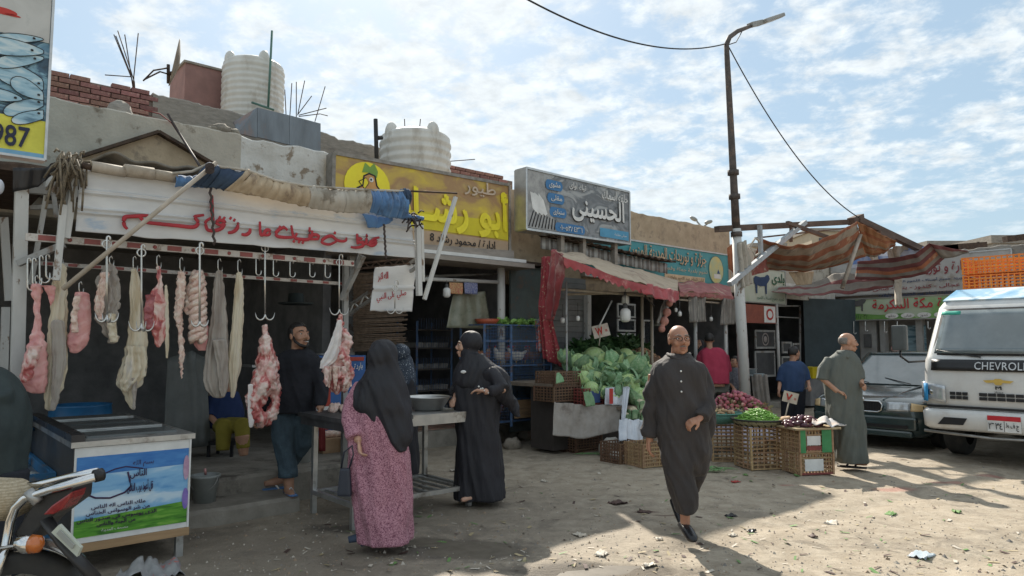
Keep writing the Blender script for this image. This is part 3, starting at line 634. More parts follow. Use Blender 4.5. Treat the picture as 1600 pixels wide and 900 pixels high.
u_,v_=vz(60,188); sg.patch([(.0,.0),(1,.0),(1,v_),(0,v_+.01)],mat('sign_yellow',(.72,.68,.10)),lift=.006)
u0,v0=vz(60,240); sg.patch([(.0,.0),(1,.0),(1,v0),(0,v0+.005)],mat('sign_sky',(.20,.42,.60)),lift=.008)
u0,v0=vz(-14,224); u1,v1=vz(47,202); sg.text('987',u0,v0,u1,v1+.004,mat('navy_print',(.03,.035,.07)),.02,ar=False,lift=.012)
u0,v0=vz(-40,40); u1,v1=vz(68,4); sg.patch([(u0,v0),(.995,v0),(.995,.99),(u0,.99)],print_mat('pale_grey_print',[(.3,(.40,.40,.38)),(.6,(.5,.5,.48)),(.7,(.30,.33,.32)),(.9,(.5,.5,.5))],3),lift=.006)
sg.ell(*vz(5,17),.035,.012,REDP,.010); sg.ell(*vz(20,24),.02,.004,REDP,.010)
fsil=print_mat('silver_fish',[(.3,(.10,.2,.28)),(.5,(.30,.48,.58)),(.65,(.50,.62,.66)),(.8,(.62,.7,.72))],5,(1,1,4),.5)
for(x,y,w,h,an)in((20,75,50,13,.15),(30,95,40,10,-.1),(35,122,45,16,.35),(45,140,32,12,.5),(42,166,38,11,-.25),(52,182,35,9,-.2),(6,150,30,9,.2),(30,60,38,7,.05)):
 cu,cv=vz(x,y); n=22; P=[]
 for k in range(n):
  t=2*PI*k/n; ex=math.cos(t)*w; ey=math.sin(t)*h*(1-.35*math.cos(t)); X=x+ex*math.cos(an)-ey*math.sin(an); Y=y+ex*math.sin(an)+ey*math.cos(an); P.append(vz(min(X,68),Y))
 P=[(max(0.003,u),v)for u,v in P]; sg.patch(list(reversed(P)),fsil,lift=.010+.002*(x%7)); sg.line(P+P[:1],.003,BLACKP,lift=.012+.002*(x%7))
 eu,ev=vz(min(x+w*.6*math.cos(an),60),y+w*.6*math.sin(an)); sg.ell(eu,ev,.004,.004,BLACKP,.03)
mb=MB(ROW); mb.tube([LX(72,170,7.05),LX(71,205,7.05),LX(70,252,7.05)],.012,5); mb.obj('cable',REDW,label='red and white cable dangling beside the fish billboard edge',cat='cable')
# ================================================================== tools for cloth and hanging goods
def pl(pts,u):
 n=len(pts)-1; k=min(int(u*n),n-1); f=u*n-k; return pts[k].lerp(pts[k+1],f)
def TP(l):return[onT(x,y,t)for x,y,t in l]
def drape(name,top,bot,m,nu=40,nv=10,amp=.02,fu=8,sag=0.0,thick=.004,seed=0,mid=None,parent=None,out=None,pts=False,vf=.6,**kw):
 """cloth between two edges given as (px, py, t) or points, with folds running from edge to edge"""
 top=TP(top)if not pts else top; bot=TP(bot)if not pts else bot; mid=(TP(mid)if mid and not pts else mid)
 nrm=(pl(top,1)-pl(top,0)).cross(pl(bot,.5)-pl(top,.5)).normalized(); out=V(out)if out else nrm
 def fn(u,v):
  if mid:p=pl(top,u).lerp(pl(mid,u),v*2)if v<.5 else pl(mid,u).lerp(pl(bot,u),v*2-1)
  else:p=pl(top,u).lerp(pl(bot,u),v)
  f=noise.noise(V((u*fu,v*vf,seed)))+.5*noise.noise(V((u*fu*2.3,v*vf*1.7,seed+5)))+.3*noise.noise(V((u*fu*5,v*vf*5,seed+9)))
  return p+out*(amp*f)+V((0,0,-sag*math.sin(PI*u)))
 mb=MB(); mb.grid(fn,nu,nv,True,thick); return mb.obj(name,m,parent,**kw)
def cr_(vals,u):
 n=len(vals)-1; x=u*n; k=min(int(x),n-1); f=x-k; a=vals[max(k-1,0)]; b=vals[k]; c=vals[k+1]; d=vals[min(k+2,n)]
 return.5*((2*b)+(-a+c)*f+(2*a-5*b+4*c-d)*f*f+(-a+3*b-3*c+d)*f**3)
def hang_mb(outline,t,th=.5,folds=0,fa=.0,lump=.0,lsc=20,seed=0,seg=32,nz=44,mb=None,yd=None):
 if folds:folds+=3; fa*=1.7
 lump*=1.35
 mb=mb or MB(); rows=[]
 for j in range(nz+1):
  u=j/nz; y=cr_([o[0]for o in outline],u); xl=cr_([o[1]for o in outline],u); xr=cr_([o[2]for o in outline],u)
  if xr-xl<1:xl,xr=(xl+xr)/2-.5,(xl+xr)/2+.5
  a=onT(xl,y,t); b=onT(xr,y,t)if yd is None else None
  if yd is not None:a=onY(xl,y,yd); b=onY(xr,y,yd)
  c=(a+b)/2; ax=(b-a)/2; hw=ax.length; ax.normalize(); dp=V((-ax.y,ax.x,0)); row=[]
  e=1.0 if.02<u<.98 else.35
  for k in range(seg):
   an=2*PI*k/seg; r=1+fa*math.sin(folds*an+seed+2.5*noise.noise(V((u*4,seed,0))))
   q=c+ax*(math.cos(an)*hw*e*(.84+.16*r))+dp*(math.sin(an)*hw*th*r*e)
   if lump:q+=(q-c).normalized()*(lump*(noise.noise(q*lsc)+.5*noise.noise(q*lsc*2.3)))if(q-c).length>1e-5 else V()
   row.append(q)
  rows.append(row)
 mb.rings(rows); return mb
MEATS={}
def meat_mat(name,cols,scale=14,rough=.35,stretch=(1,1,1),bump=.5):
 m=print_mat(name,cols,scale,stretch,1.0,rough); nt=m.node_tree; N=nt.nodes; L=nt.links; b=N['Principled BSDF']; nz=[n for n in N if n.type=='TEX_NOISE'][0]
 bp=N.new('ShaderNodeBump'); bp.inputs['Strength'].default_value=bump; bp.inputs['Distance'].default_value=.01; L.new(nz.outputs[0],bp.inputs['Height']); L.new(bp.outputs[0],b.inputs['Normal']); b.inputs['Subsurface Weight'].default_value=.08; b.inputs['Coat Weight'].default_value=.12; b.inputs['Coat Roughness'].default_value=.25
 b.inputs['Subsurface Radius'].default_value=(.01,.004,.003); return m
M_PINK=meat_mat('lung_pink',[(.3,(.55,.22,.22)),(.5,(.66,.32,.30)),(.65,(.72,.45,.42)),(.85,(.45,.12,.12))],10)
M_RED=meat_mat('raw_red_meat',[(.30,(.28,.045,.05)),(.42,(.46,.12,.11)),(.50,(.62,.36,.32)),(.62,(.70,.56,.50))],11,.35,(1,1,.6),.8)
M_TRIPE=meat_mat('tripe_cream',[(.3,(.46,.37,.24)),(.5,(.60,.53,.40)),(.65,(.50,.46,.42)),(.8,(.68,.62,.52))],6,.5,(1,1,.25))
M_GREY=meat_mat('tripe_grey',[(.3,(.24,.20,.17)),(.5,(.34,.30,.26)),(.7,(.42,.38,.33))],6,.55,(1,1,.25))
M_FAT=meat_mat('fatty_ruffle',[(.3,(.55,.33,.27)),(.5,(.68,.50,.42)),(.65,(.74,.63,.54)),(.85,(.48,.25,.2))],22,.4)
M_LIVER=meat_mat('dark_liver',[(.3,(.16,.035,.045)),(.5,(.28,.06,.07)),(.7,(.42,.14,.14))],12,.3)
M_HIDE=meat_mat('white_fat_sheet',[(.3,(.72,.68,.64)),(.5,(.62,.58,.56)),(.7,(.78,.70,.66)),(.9,(.6,.3,.28))],6,.4)
CHROME=mat('steel_hook',(.62,.61,.58),(.5,.49,.46),20,rough=.3,metal=.9)
POSTW=mat('chipped_white_post',(.56,.56,.54),(.48,.48,.46),6,rough=.6,bump=.15,c3=(.20,.14,.10),s3=9,th3=(.60,.64),stretch=(1,1,.4))
POSTG=mat('grey_post',(.34,.34,.33),(.24,.24,.23),6,rough=.6,bump=.15,c3=(.16,.11,.08),s3=6)
RWRAIL=mat('white_rail',(.62,.58,.54),(.5,.47,.43),10,rough=.6,c3=(.25,.18,.14),s3=12); RREDM=mat('red_rail_paint',(.33,.09,.08),(.25,.08,.07),10,rough=.5)
WOODP=mat('pale_worn_pole',(.45,.39,.32),(.33,.28,.22),8,rough=.8,bump=.3,stretch=(1,1,.3))
OFF[0]=.72
st=thing('market_stall','white and red painted steel frame of the butcher stall with its hanging rails','stall',W(2.6,6.95,.15),ROWA)
def pole(name,m,a,b,w=.05,h=None,parent=st,rnd=False):
 mb=MB();
 if rnd:mb.tube([a,b],w/2,10)
 else:mb.beam(a,b,w,h)
 return mb.obj(name,m,parent)
def T(px,py,t):return onT(px,py,t)
pole('post',POSTW,T(34,288,7.2),W(S(T(34,600,7.2)).x,7.2-OFF[0],.14),.085)
pole('post',POSTW,T(9,480,7.6),W(S(T(9,600,7.6)).x,7.6,.3),.06)
pole('post',POSTG,T(549,395,8.9),W(S(T(549,500,8.9)).x,8.9,.3),.09)
pole('post',POSTG,T(540,415,7.3),W(S(T(540,600,7.3)).x,7.3-OFF[0],.14),.05)
def rail(a,b,n,w,h,dots=True):
 pa,pb=a,b; pole('rail',RWRAIL,pa,pb,w,h); d=(pb-pa)
 for i in range(n):
  u0=(i+.25)/n; u1=(i+.62)/n; q=-NN*.0035
  pole('red_band',RREDM,pa+d*u0+q,pa+d*u1+q,w+.002,h*.72)
  if dots:
   mb=MB(); c=pa+d*(i+.93)/n-NN*(w/2+.003); mb.lathe(c,[(.001,0),(h*.28,0),(h*.28,.004),(.001,.004)],12,axis=-NN); mb.obj('red_dot',RREDM,st)
rail(T(40,370,7.0),T(552,412,7.0),9,.04,.055)
rail(T(57,411,7.35),T(545,444,7.35),16,.03,.032,False)
pole('beam',POSTG,T(38,295,7.25),T(560,345,7.25),.06)
pole('brace',POSTW,T(78,275,7.3),T(48,445,7.3),.07,.03)
pole('brace',POSTG,T(82,285,7.2),T(88,340,7.2),.03)
pole('brace',POSTG,T(28,412,7.1),T(100,382,6.95),.045)
pole('brace',POSTG,T(42,285,7.6),T(95,290,7.3),.05); pole('brace',POSTG,T(42,325,7.6),T(95,322,7.3),.035); pole('brace',POSTW,T(6,340,7.6),T(14,470,7.6),.06)
pole('truss_bar',POSTW,T(107,255,6.95),T(97,370,6.95),.05); pole('truss_bar',POSTW,T(117,280,6.9),T(103,372,6.9),.05); pole('truss_bar',POSTW,T(99,320,6.88),T(88,438,6.88),.045)
pole('brace',POSTG,T(567,400,7.0),T(534,468,7.25),.06,.04)
for a,b in(((562,395),(547,445)),):pole('brace',POSTG,T(*a,7.4),T(*b,7.4),.04)
la,lb,lc,ld=T(545,478,7.5),T(650,405,6.9),T(545,492,7.5),T(650,418,6.9)
pole('lattice_chord',POSTG,la,lb,.03); pole('lattice_chord',POSTG,lc,ld,.03)
for i in range(12):
 u=i/12; v=(i+1)/12; pole('lattice_web',POSTW,(la if i%2 else lc).lerp(lb if i%2 else ld,u),(lc if i%2 else la).lerp(ld if i%2 else lb,v),.014)
la,lb,lc,ld=T(560,412,7.3),T(652,402,6.95),T(560,420,7.3),T(652,411,6.95)
pole('lattice_chord',RUST,la,lb,.02); pole('lattice_chord',RUST,lc,ld,.02)
for i in range(10):
 u=i/10; v=(i+1)/10; pole('lattice_web',RUST,(la if i%2 else lc).lerp(lb if i%2 else ld,u),(lc if i%2 else la).lerp(ld if i%2 else lb,v),.01)
pole('hanging_bar',POSTW,T(652,345,6.85),T(655,462,6.85),.05); pole('hanging_bar',POSTW,T(712,308,6.85),T(663,468,6.85),.035); pole('hanging_bar',POSTW,T(659,352,6.9),T(661,440,6.9),.03)
pole('tarp_rod',RUST,T(630,298,6.8),T(714,302,6.8),.02,rnd=True)
DP=thing('slanting_pole','long pale pole slanting up across the lettered sheet to the blue tarp','pole',T(98,455,6.6),ROWA)
pole('pole',WOODP,T(98,452,6.6),T(338,254,6.55),.036,parent=DP,rnd=True)
mb=MB()
for k in range(5):mb.tube([T(328+4*math.cos(a)*1.6,262+k*2-3+4*math.sin(a),6.52)for a in[j*PI/5 for j in range(11)]],.006,5)
mb.obj('lashing',ROPE,DP)
rr=thing('awning_roller','awning tube wrapped in brown paper along the top of the lettered sheet','awning roller',T(200,268,6.8),ROWA)
for(x0,y0,x1,y1,w,m)in((128,258,145,262,.05,RUST),(143,260,196,269,.085,WOODP),(194,266,240,272,.10,mat('brown_paper',(.42,.36,.29),(.32,.27,.21),12,rough=.85,bump=.4)),(238,272,276,278,.085,MATS.get('brown_paper')or WOODP)):
 pole('tube',m or WOODP,T(x0,y0,6.8),T(x1,y1,6.8),w,parent=rr,rnd=True)
WEAVE=mat('dusty_tarpaulin',(.20,.18,.15),(.13,.12,.1),6,rough=.9,bump=.3)
mb=MB(ROW)
mb.grid(lambda u,v:V((1.15+2.75*u+(u-.3)*v,6.25+2.9*v,3.07+.10*v+.03*noise.noise(V((u*12,v*4,0)))+.02*math.sin(u*60))),120,10,True,.02)
mb.obj('stall_roof',WEAVE,label='dark corrugated roof sheet covering the butcher stall behind the lettered board',cat='roof')
BLUEST=mat('whitewashed_sheet',(.62,.62,.61),(.52,.52,.52),3,rough=.5,bump=.1,c3=(.24,.36,.50),s3=3.4,th3=(.58,.74),stretch=(.7,.7,2.0))
sh=thing('lettered_sheet','ribbed white metal sheet with red handwritten lettering above the hanging meat','sign',T(380,390,6.85),ROWA)
A,B,C,D=S(T(118,361,6.85)),S(T(650,403,6.85)),S(T(640,332,6.85)),S(T(126,262,6.85))
def shp(u,v):
 p=A.lerp(B,u).lerp(D.lerp(C,u),v); rib=0
 for c in(.30,.37,.62,.66,.95):rib=max(rib,math.exp(-((v-c)/.016)**2))
 lowe=-.03*max(0,noise.noise(V((u*9,2,0))))*(1-v)**3
 return p+V((0,-.028*rib+.012*noise.noise(V((u*5,v*2,8))),lowe+.008*noise.noise(V((u*7,v,2)))))
mb=MB(ROW); mb.grid(lambda u,v:shp(u,v),90,60,True,.006); mb.obj('ribbed_panel',BLUEST,sh)
REDHAND=mat('red_hand_paint',(.42,.025,.035),(.34,.02,.03),8,rough=.4)
def qp(x,y):return T(x,y,6.81)
def hand_text(words):
 """brush lettering: each stroke a flat ribbon following the pen"""
 mb=MB()
 for st_ in words:
  w=.017; P=[V((x,y,0))for x,y in st_]
  if len(P)==1:P=[P[0]+V((-1.5,-1,0)),P[0]+V((1.8,1,0))]; w=.016
  Q=[]; n=max(2,len(P)*4)
  for k in range(n+1):u=k/n; Q.append((cr_([p.x for p in P],u),cr_([p.y for p in P],u)))
  mb.tube([qp(x,y)for x,y in Q],[w*(.62+.38*math.sin(PI*(i+1)/(len(Q)+1)))for i in range(len(Q))],7,flat=.10,ref=V((0,0,1)))
 return mb
def ar_line(body,x0,y0,x1,y1,hpx,bold=.006,jit=.06):
 quad=[qp(x0,y0),qp(x1,y1),qp(x1,y1-hpx),qp(x0,y0-hpx)]
 return letter(body,quad,REDHAND,sh,bold=bold,lift=.006,jit=jit)
hand_text([[(232,337),(224,337),(213,338),(197,339),(194,343),(194,352),(199,358)],[(224,345),(218,339),(228,347),(250,350),(280,353),(300,355),(308,352),(309,346),(304,339),(312,337),(319,336)],[(331,340),(322,346),(322,354),(326,360),(338,360),(347,356),(351,347),(343,344),(338,348),(345,352),(349,349)],[(331,305),(331,325),(333,345)],[(343,340)],[(350,341)],[(360,341)],[(372,347),(371,356),(365,362),(356,364)],[(366,344)],[(391,357),(390,363),(384,367),(377,366)],[(406,346),(407,366),(412,366),(416,360),(421,360),(420,367),(408,367)],[(449,360),(445,356),(439,357),(432,363),(433,369),(445,371),(460,370),(464,364)],[(437,355)],[(443,355)],[(455,352),(459,370),(470,374),(482,374),(487,368),(488,360)],[(459,377)],[(467,378)],[(473,379)],[(484,355),(484,372),(489,367),(497,368),(497,373),(484,374)],[(541,371),(541,375),(536,377),(526,375),(519,369),(511,370),(503,376),(505,380),(515,382),(526,377)],[(523,364)],[(558,365),(559,382)],[(566,374),(562,372),(560,378),(568,379),(566,385),(556,387),(548,386)],[(573,365),(572,380),(565,380)],[(593,371),(585,373),(577,380),(580,384),(586,382),(588,376),(577,382),(572,381)]]).obj('lettering',REDHAND,sh,kind='stuff')
for(x0,y0,x1,y1,lab)in((328,288,335,383,'knotted dark cord hanging in front of the lettered sheet'),(600,350,603,404,'dark cord with a blue rag at the right end of the lettered sheet')):
 mb=MB(); mb.tube([T(x0+(x1-x0)*k/14+(1.4 if k%2 else-1.4)*(1 if x0<400 else.4),y0+(y1-y0)*k/14,6.72)for k in range(15)],.011,6); mb.obj('cord',ROPE,label=lab,cat='cord')
RAGB=mat('faded_blue_cloth',(.10,.22,.42),(.07,.15,.30),4,rough=.85,bump=.3,c3=(.05,.09,.16),s3=3,sheen=.3)
RAGD=mat('navy_cloth',(.045,.075,.12),(.03,.05,.09),5,rough=.9,bump=.3); RAGT=mat('sunbaked_beige_cloth',(.50,.40,.28),(.36,.28,.19),5,rough=.9,bump=.35,c3=(.24,.18,.13),s3=3.5,stretch=(2,2,.7))
RAGG=mat('dirty_white_cloth',(.48,.44,.38),(.36,.33,.28),5,rough=.9,bump=.35,c3=(.22,.19,.15),s3=4)
tp=thing('rolled_tarp','long sagging tarp of navy beige and blue lengths lashed above the lettered sheet','tarpaulin',T(450,300,6.7),ROWA)
def roll(name,m,top,bot,bulge,seed,fu=10,nu=50):
 a,b=TP(top),TP(bot)
 def fn(u,v):
  p=pl(a,u).lerp(pl(b,u),v); n=-NN
  f=noise.noise(V((u*fu,v*.8+u*2.0,seed)))+.5*noise.noise(V((u*fu*2.6,v*1.2+u*3,seed)))
  return p+n*(bulge*math.sin(PI*min(1,v*1.05))+.034*f)+V((0,0,.006*f))
 mb=MB(); mb.grid(fn,nu,12,True,.012); mb.obj(name,m,tp)
roll('blue_length',RAGB,[(273,274,6.78),(300,278,6.78),(325,270,6.75)],[(273,292,6.78),(300,292,6.78),(322,292,6.75)],.04,1,8,24)
roll('navy_length',RAGD,[(322,255,6.7),(345,262,6.7),(394,270,6.7)],[(296,287,6.7),(325,293,6.7),(352,297,6.7)],.06,2,7,30)
roll('beige_length',RAGT,[(386,266,6.7),(430,283,6.7),(480,292,6.7)],[(350,297,6.7),(420,310,6.7),(480,324,6.7)],.055,3,14)
roll('pale_length',RAGG,[(478,291,6.7),(530,297,6.7),(578,298,6.7)],[(478,324,6.7),(530,332,6.7),(576,333,6.7)],.06,4,16)
roll('blue_length',RAGB,[(576,298,6.7),(605,299,6.7),(632,300,6.7)],[(576,331,6.7),(604,340,6.7),(636,341,6.7)],.07,5,14)
roll('blue_tail',RAGB,[(610,330,6.75),(640,338,6.75),(660,340,6.75)],[(606,336,6.75),(640,344,6.75),(658,344,6.75)],.05,6,6,16)
roll('hanging_flap',RAGB,[(565,333,6.79),(590,340,6.79),(612,340,6.79)],[(574,355,6.79),(592,356,6.79),(614,345,6.79)],.01,7,5,16)
roll('bunched_end',RAGD,[(625,296,6.7),(632,296,6.7),(640,298,6.7)],[(628,318,6.7),(634,322,6.7),(640,318,6.7)],.05,8,6,12)
mb=MB(); mb.tube(TP([(270,271,6.74),(300,268,6.74),(328,255,6.7),(345,261,6.69),(386,266,6.68),(430,282,6.68),(480,291,6.68),(578,297,6.68),(640,299,6.68)]),.013,6); mb.obj('edge_rope',RAGG,tp)
mb=MB()
for k in range(24):p=T(648+random.uniform(-9,12),340+random.uniform(-8,14),6.72+random.uniform(-.03,.03)); q=p+V((random.uniform(-.1,.1),random.uniform(-.05,.05),random.uniform(-.12,.06))); mb.tube([p,(p+q)/2+V((0,0,.02)),q],.008,4)
mb.obj('rope_tangle',ROPE,label='tangle of dark rope knotted at the right end of the blue tarp',cat='rope',kind='stuff')
mb=MB()
for k in range(60):p=T(110+random.uniform(-18,22),240+random.uniform(-4,22),6.85+random.uniform(-.1,.05)); q=p+V((random.uniform(-.1,.08),random.uniform(-.05,.05),random.uniform(-.4,.02))); mb.tube([p,(p+q)/2+V((random.uniform(-.03,.03),0,.02)),q],.008,4)
mb.obj('straw_tangle',mat('dark_straw',(.10,.08,.06),(.24,.2,.14),20),label='tangle of dark string and straw on the frame corner beside the billboard',cat='string',kind='stuff')
drape('black_sheeting',[(20,262,7.1),(70,262,7.05),(112,245,7.0)],[(20,300,7.15),(60,292,7.1),(84,270,7.05)],mat('black_plastic',(.03,.03,.033),rough=.4),24,6,.03,6,label='black plastic sheeting sagging under the fish billboard',cat='plastic sheet')
s2=thing('lettered_sheet','small crumpled white sheet with two lines of red writing under the frame corner','sign',T(615,480,7.0),ROWA)
a2=[S(T(x,y,7.0))for x,y in((578,486),(644,487),(650,413),(586,418))]
mb=MB(ROW); mb.grid(lambda u,v:a2[0].lerp(a2[1],u).lerp(a2[3].lerp(a2[2],u),v)+V((0,.02*noise.noise(V((u*3,v*3,1)))+(-.03 if.46<v<.52 else 0),.008*noise.noise(V((u*6,v*2,0))))),24,24,True,.005); mb.obj('ribbed_panel',BLUEST,s2)
letter('صلي على النبي',[T(x,y,6.965)for x,y in((588,474),(634,466),(634,452),(588,459))],REDHAND,s2,bold=.01); letter('الله اكبر',[T(x,y,6.965)for x,y in((590,441),(606,439),(606,424),(590,426))],REDHAND,s2,bold=.01)
REED=mat('reed',(.16,.11,.075),(.09,.065,.045),20,rough=.8,bump=.3)
mb=MB()
for k in range(70):
 y=428+k*1.75; a=T(552+random.uniform(-1,1),y,8.6); b=T(632+random.uniform(-5,5),y-4+random.uniform(-1.5,1.5),8.6); mb.tube([a,(a+b)/2+NN*random.uniform(-.02,.02),b],.009,4)
mb.obj('reed_mat',REED,label='dark reed mat hung as a screen behind the right end of the butcher stall',cat='mat',kind='stuff')
def hook(x0,y0,y1,t,label,w=7,r=.006,group=None,legs=1,parent=None,name='meat_hook'):
 """an open S hook: a small eye over the rail, a shank and a curled point"""
 k=1.0; pts=[]
 for a in range(0,9):an=PI*a/8; pts.append((x0+3-3*math.cos(an)-3,y0+3-4*math.sin(an)))
 pts=[(x0+5,y0+5)]+[(x0+2.5+2.5*math.cos(an),y0-2.5*math.sin(an))for an in(0,PI/4,PI/2,PI*.75,PI)]+[(x0,y0+(y1-y0)*.5)]
 if legs==1:pts+=[(x0+w/2-w/2*math.cos(an),y1-w/2+w/2*math.sin(an))for an in[PI*j/8 for j in range(9)]]+[(x0+w,y1-w)]
 else:pts+=[(x0,y1-w)]
 mb=MB(); mb.tube([onT(x,y,t)for x,y in pts],r,6);
 if legs==1:return mb.obj(name,CHROME,parent,label=label,cat='hook' if label else None,group=group)
 th=thing(name,label,'hook',onT(x0,y1,t),ROWA,group); mb.obj('shank',CHROME,th)
 for q in range(legs):
  dx=(-1,1,.35,-.4)[q]*w*1.6; dt=(0,0,-.08,.08)[q]; mb=MB()
  mb.tube([onT(x0+dx*(1-math.cos(an))/2,y1-w+w*math.sin(an),t+dt*(1-math.cos(an))/2)for an in[PI*j/8 for j in range(8)]]+[onT(x0+dx*1.06,y1-w*1.3,t+dt)],[r]*6+[r*.8,r*.5,r*.2],6); mb.obj('prong',CHROME,th)
 mb=MB(); mb.lathe(onT(x0,y0+10,t),[(.03+.006*math.cos(a),.006*math.sin(a))for a in[2*PI*j/8 for j in range(9)]],16,axis=NN); mb.obj('ring',CHROME,th)
 return th
for i,(x,y0,y1,w)in enumerate(((43,406,454,14),(51,406,448,14),(62,402,442,16),(72,400,436,13))):
 hook(x,y0,y1,7.0,['leftmost of the four big empty hooks beside the white post','second of the four big empty hooks beside the white post','third big empty hook beside the white post','rightmost of the four big empty hooks beside the white post'][i],w,.007)
for i,(x,y0,y1)in enumerate(((400,402,430),(427,405,432),(453,407,433),(484,409,433),(508,410,434))):
 hook(x,y0,y1,7.0,['empty hook on the red rail left of the ringed double hook','first empty hook right of the ringed double hook','empty hook in the middle of the bare right rail','second last empty hook toward the rail end','last empty hook at the right end of the red rail'][i],8)
hook(414,378,500,6.95,'ringed double hook with a long shank holding the butchered carcass',9,.009,legs=2)
hook(530,400,492,6.95,'linked chain of hooks holding the beef leg',9,.008,legs=2)
hook(167,372,503,6.7,'long rod hook with four prongs hanging in front of the grey tripe',11,.009,legs=4)
hook(221,385,517,6.75,'dark four pronged hook hanging before the cream tripe',12,.008,legs=4)
hook(312,382,510,6.75,'pale forked hook over the braided intestines',8,.010,legs=2)
hook(617,440,490,6.9,'small double hook hanging in front of the small lettered sheet',8,.006,legs=2)
def hung(name,label,cat,outline,t,m,hx=None,hy=395,**kw):
 th=thing(name,label,cat,onT((outline[-1][1]+outline[-1][2])/2,outline[-1][0],t),ROWA)
 fo=kw.pop('extra',None); hang_mb(outline,t,**kw).obj('flesh',m,th)
 x=hx or(outline[0][1]+outline[0][2])/2; mb=MB(); mb.tube([onT(a,b,t)for a,b in((x+3,hy+5),(x+1,hy),(x-2,hy+3),(x-2,outline[0][0]-4),(x,outline[0][0]+6),(x+4,outline[0][0]+4),(x+5,outline[0][0]-5))],.005,6); mb.obj('hook',CHROME,th)
 if fo:
  for(n2,o2,m2,t2,k2)in fo:hang_mb(o2,t2,**k2).obj(n2,m2,th)
 return th
hung('hanging_offal','windpipe with pink lungs hanging leftmost beside the white post','offal',[(443,50,64),(450,47,66),(475,52,63),(510,52,66),(530,46,70),(545,40,74),(580,34,75),(600,30,73),(615,46,70)],7.0,M_PINK,hy=430,th=.45,lump=.012,lsc=25,seed=1,extra=[('windpipe',[(446,62,84),(452,70,88),(468,76,84),(478,78,80)],M_PINK,6.96,dict(th=.5,lump=.006,seed=4)),('lobe',[(540,50,66),(560,38,60),(590,33,50),(598,34,44)],M_RED,6.93,dict(th=.5,lump=.012,seed=5))])
hung('hanging_tripe','long yellow and grey tripe hanging right of the windpipe','tripe',[(410,90,98),(425,84,104),(470,80,105),(510,76,105),(545,74,105),(580,75,104),(610,70,96),(642,70,84)],7.02,M_TRIPE,hy=400,th=.28,folds=5,fa=.28,lump=.010,seed=2,extra=[('fold',[(500,80,100),(560,82,103),(610,80,94),(642,79,86)],M_GREY,6.97,dict(th=.35,folds=4,fa=.2,lump=.006,seed=9))])
hung('hanging_offal','rounded pink lung hanging between the long tripe and the ruffled tripe','offal',[(456,119,132),(463,116,140),(490,113,141),(515,108,141),(535,104,138),(548,108,126),(552,114,120)],7.0,M_PINK,hy=440,th=.4,lump=.008,seed=3,extra=[('fat_strip',[(462,117,127),(480,112,124),(500,111,122),(520,113,120)],M_FAT,6.94,dict(th=.5,lump=.012,seed=5))])
hung('hanging_tripe','ruffled grey tripe gathered behind the long rod hook','tripe',[(412,168,178),(425,158,183),(440,152,186),(465,155,187),(485,147,184),(500,152,180),(512,160,181),(530,168,184),(537,172,179)],7.0,M_GREY,hy=400,th=.45,folds=6,fa=.3,lump=.018,lsc=22,seed=4,extra=[('ruffle',[(425,160,172),(450,152,165),(480,148,162),(500,154,162)],M_FAT,6.92,dict(th=.6,folds=4,fa=.3,lump=.015,seed=6)),('ruffle',[(490,166,180),(510,168,182),(535,172,183)],M_TRIPE,6.93,dict(th=.5,lump=.012,seed=8))])
hung('hanging_tripe','large cream tripe with a gathered pouch at its bottom, left of the liver','tripe',[(420,206,214),(440,204,220),(480,203,224),(520,200,230),(550,194,230),(580,186,228),(600,182,222),(612,190,210),(640,205,212)],7.0,M_TRIPE,hy=400,th=.35,folds=7,fa=.22,lump=.010,seed=5,nz=44,extra=[('pouch',[(540,200,226),(565,196,228),(590,190,224),(604,186,208),(612,192,200)],M_TRIPE,6.93,dict(th=.5,folds=5,fa=.3,lump=.012,seed=12)),('tail',[(590,206,214),(620,207,213),(640,207,211)],M_GREY,6.9,dict(th=.6,lump=.005,seed=2))])
hung('hanging_offal','dark red liver on its windpipe hanging right of the cream tripe','offal',[(415,243,251),(440,244,253),(455,238,256),(475,232,258),(500,234,258),(525,240,258),(543,244,252)],7.0,M_RED,hy=398,th=.4,lump=.014,seed=6,extra=[('liver',[(460,226,242),(490,225,240),(515,228,240)],M_LIVER,6.98,dict(th=.4,lump=.01,seed=2)),('strip',[(445,257,262),(500,256,264),(540,258,264),(560,260,262)],M_TRIPE,7.0,dict(th=.5,lump=.004,seed=3))])
hung('hanging_offal','thin knotted strip of fat hanging alone between liver and braid','offal',[(422,279,287),(440,276,290),(470,275,288),(500,273,285),(515,278,286),(550,279,288),(575,282,286),(592,283,285)],7.0,M_FAT,hy=402,th=.7,lump=.014,lsc=45,seed=7,nz=60)
th=thing('hanging_offal','braided pale intestines with a pink lobe below, under the forked hook','offal',onT(310,550,7.0),ROWA)
mb=MB()
for k in range(3):mb.tube([onT(309+10*math.sin(j*.62+k*2.1)*min(1,.5+j/22),425+j*3.1,7.0+.05*math.cos(j*.62+k*2.1))for j in range(36)],[.028+.010*noise.noise(V((j*.8,k,0)))for j in range(36)],8)
mb.v=[p+V((noise.noise(p*30),noise.noise(p*30+V((9,0,0))),noise.noise(p*30+V((0,9,0)))))*.012 for p in mb.v]; mb.obj('braid',M_FAT,th)
hang_mb([(500,308,322),(515,304,327),(535,302,328),(548,310,324)],7.05,th=.5,lump=.006,seed=3).obj('lobe',M_PINK,th); hang_mb([(425,300,314),(450,292,308),(485,288,302),(492,292,298)],7.03,th=.6,lump=.015,seed=8).obj('ruffle',M_FAT,th)
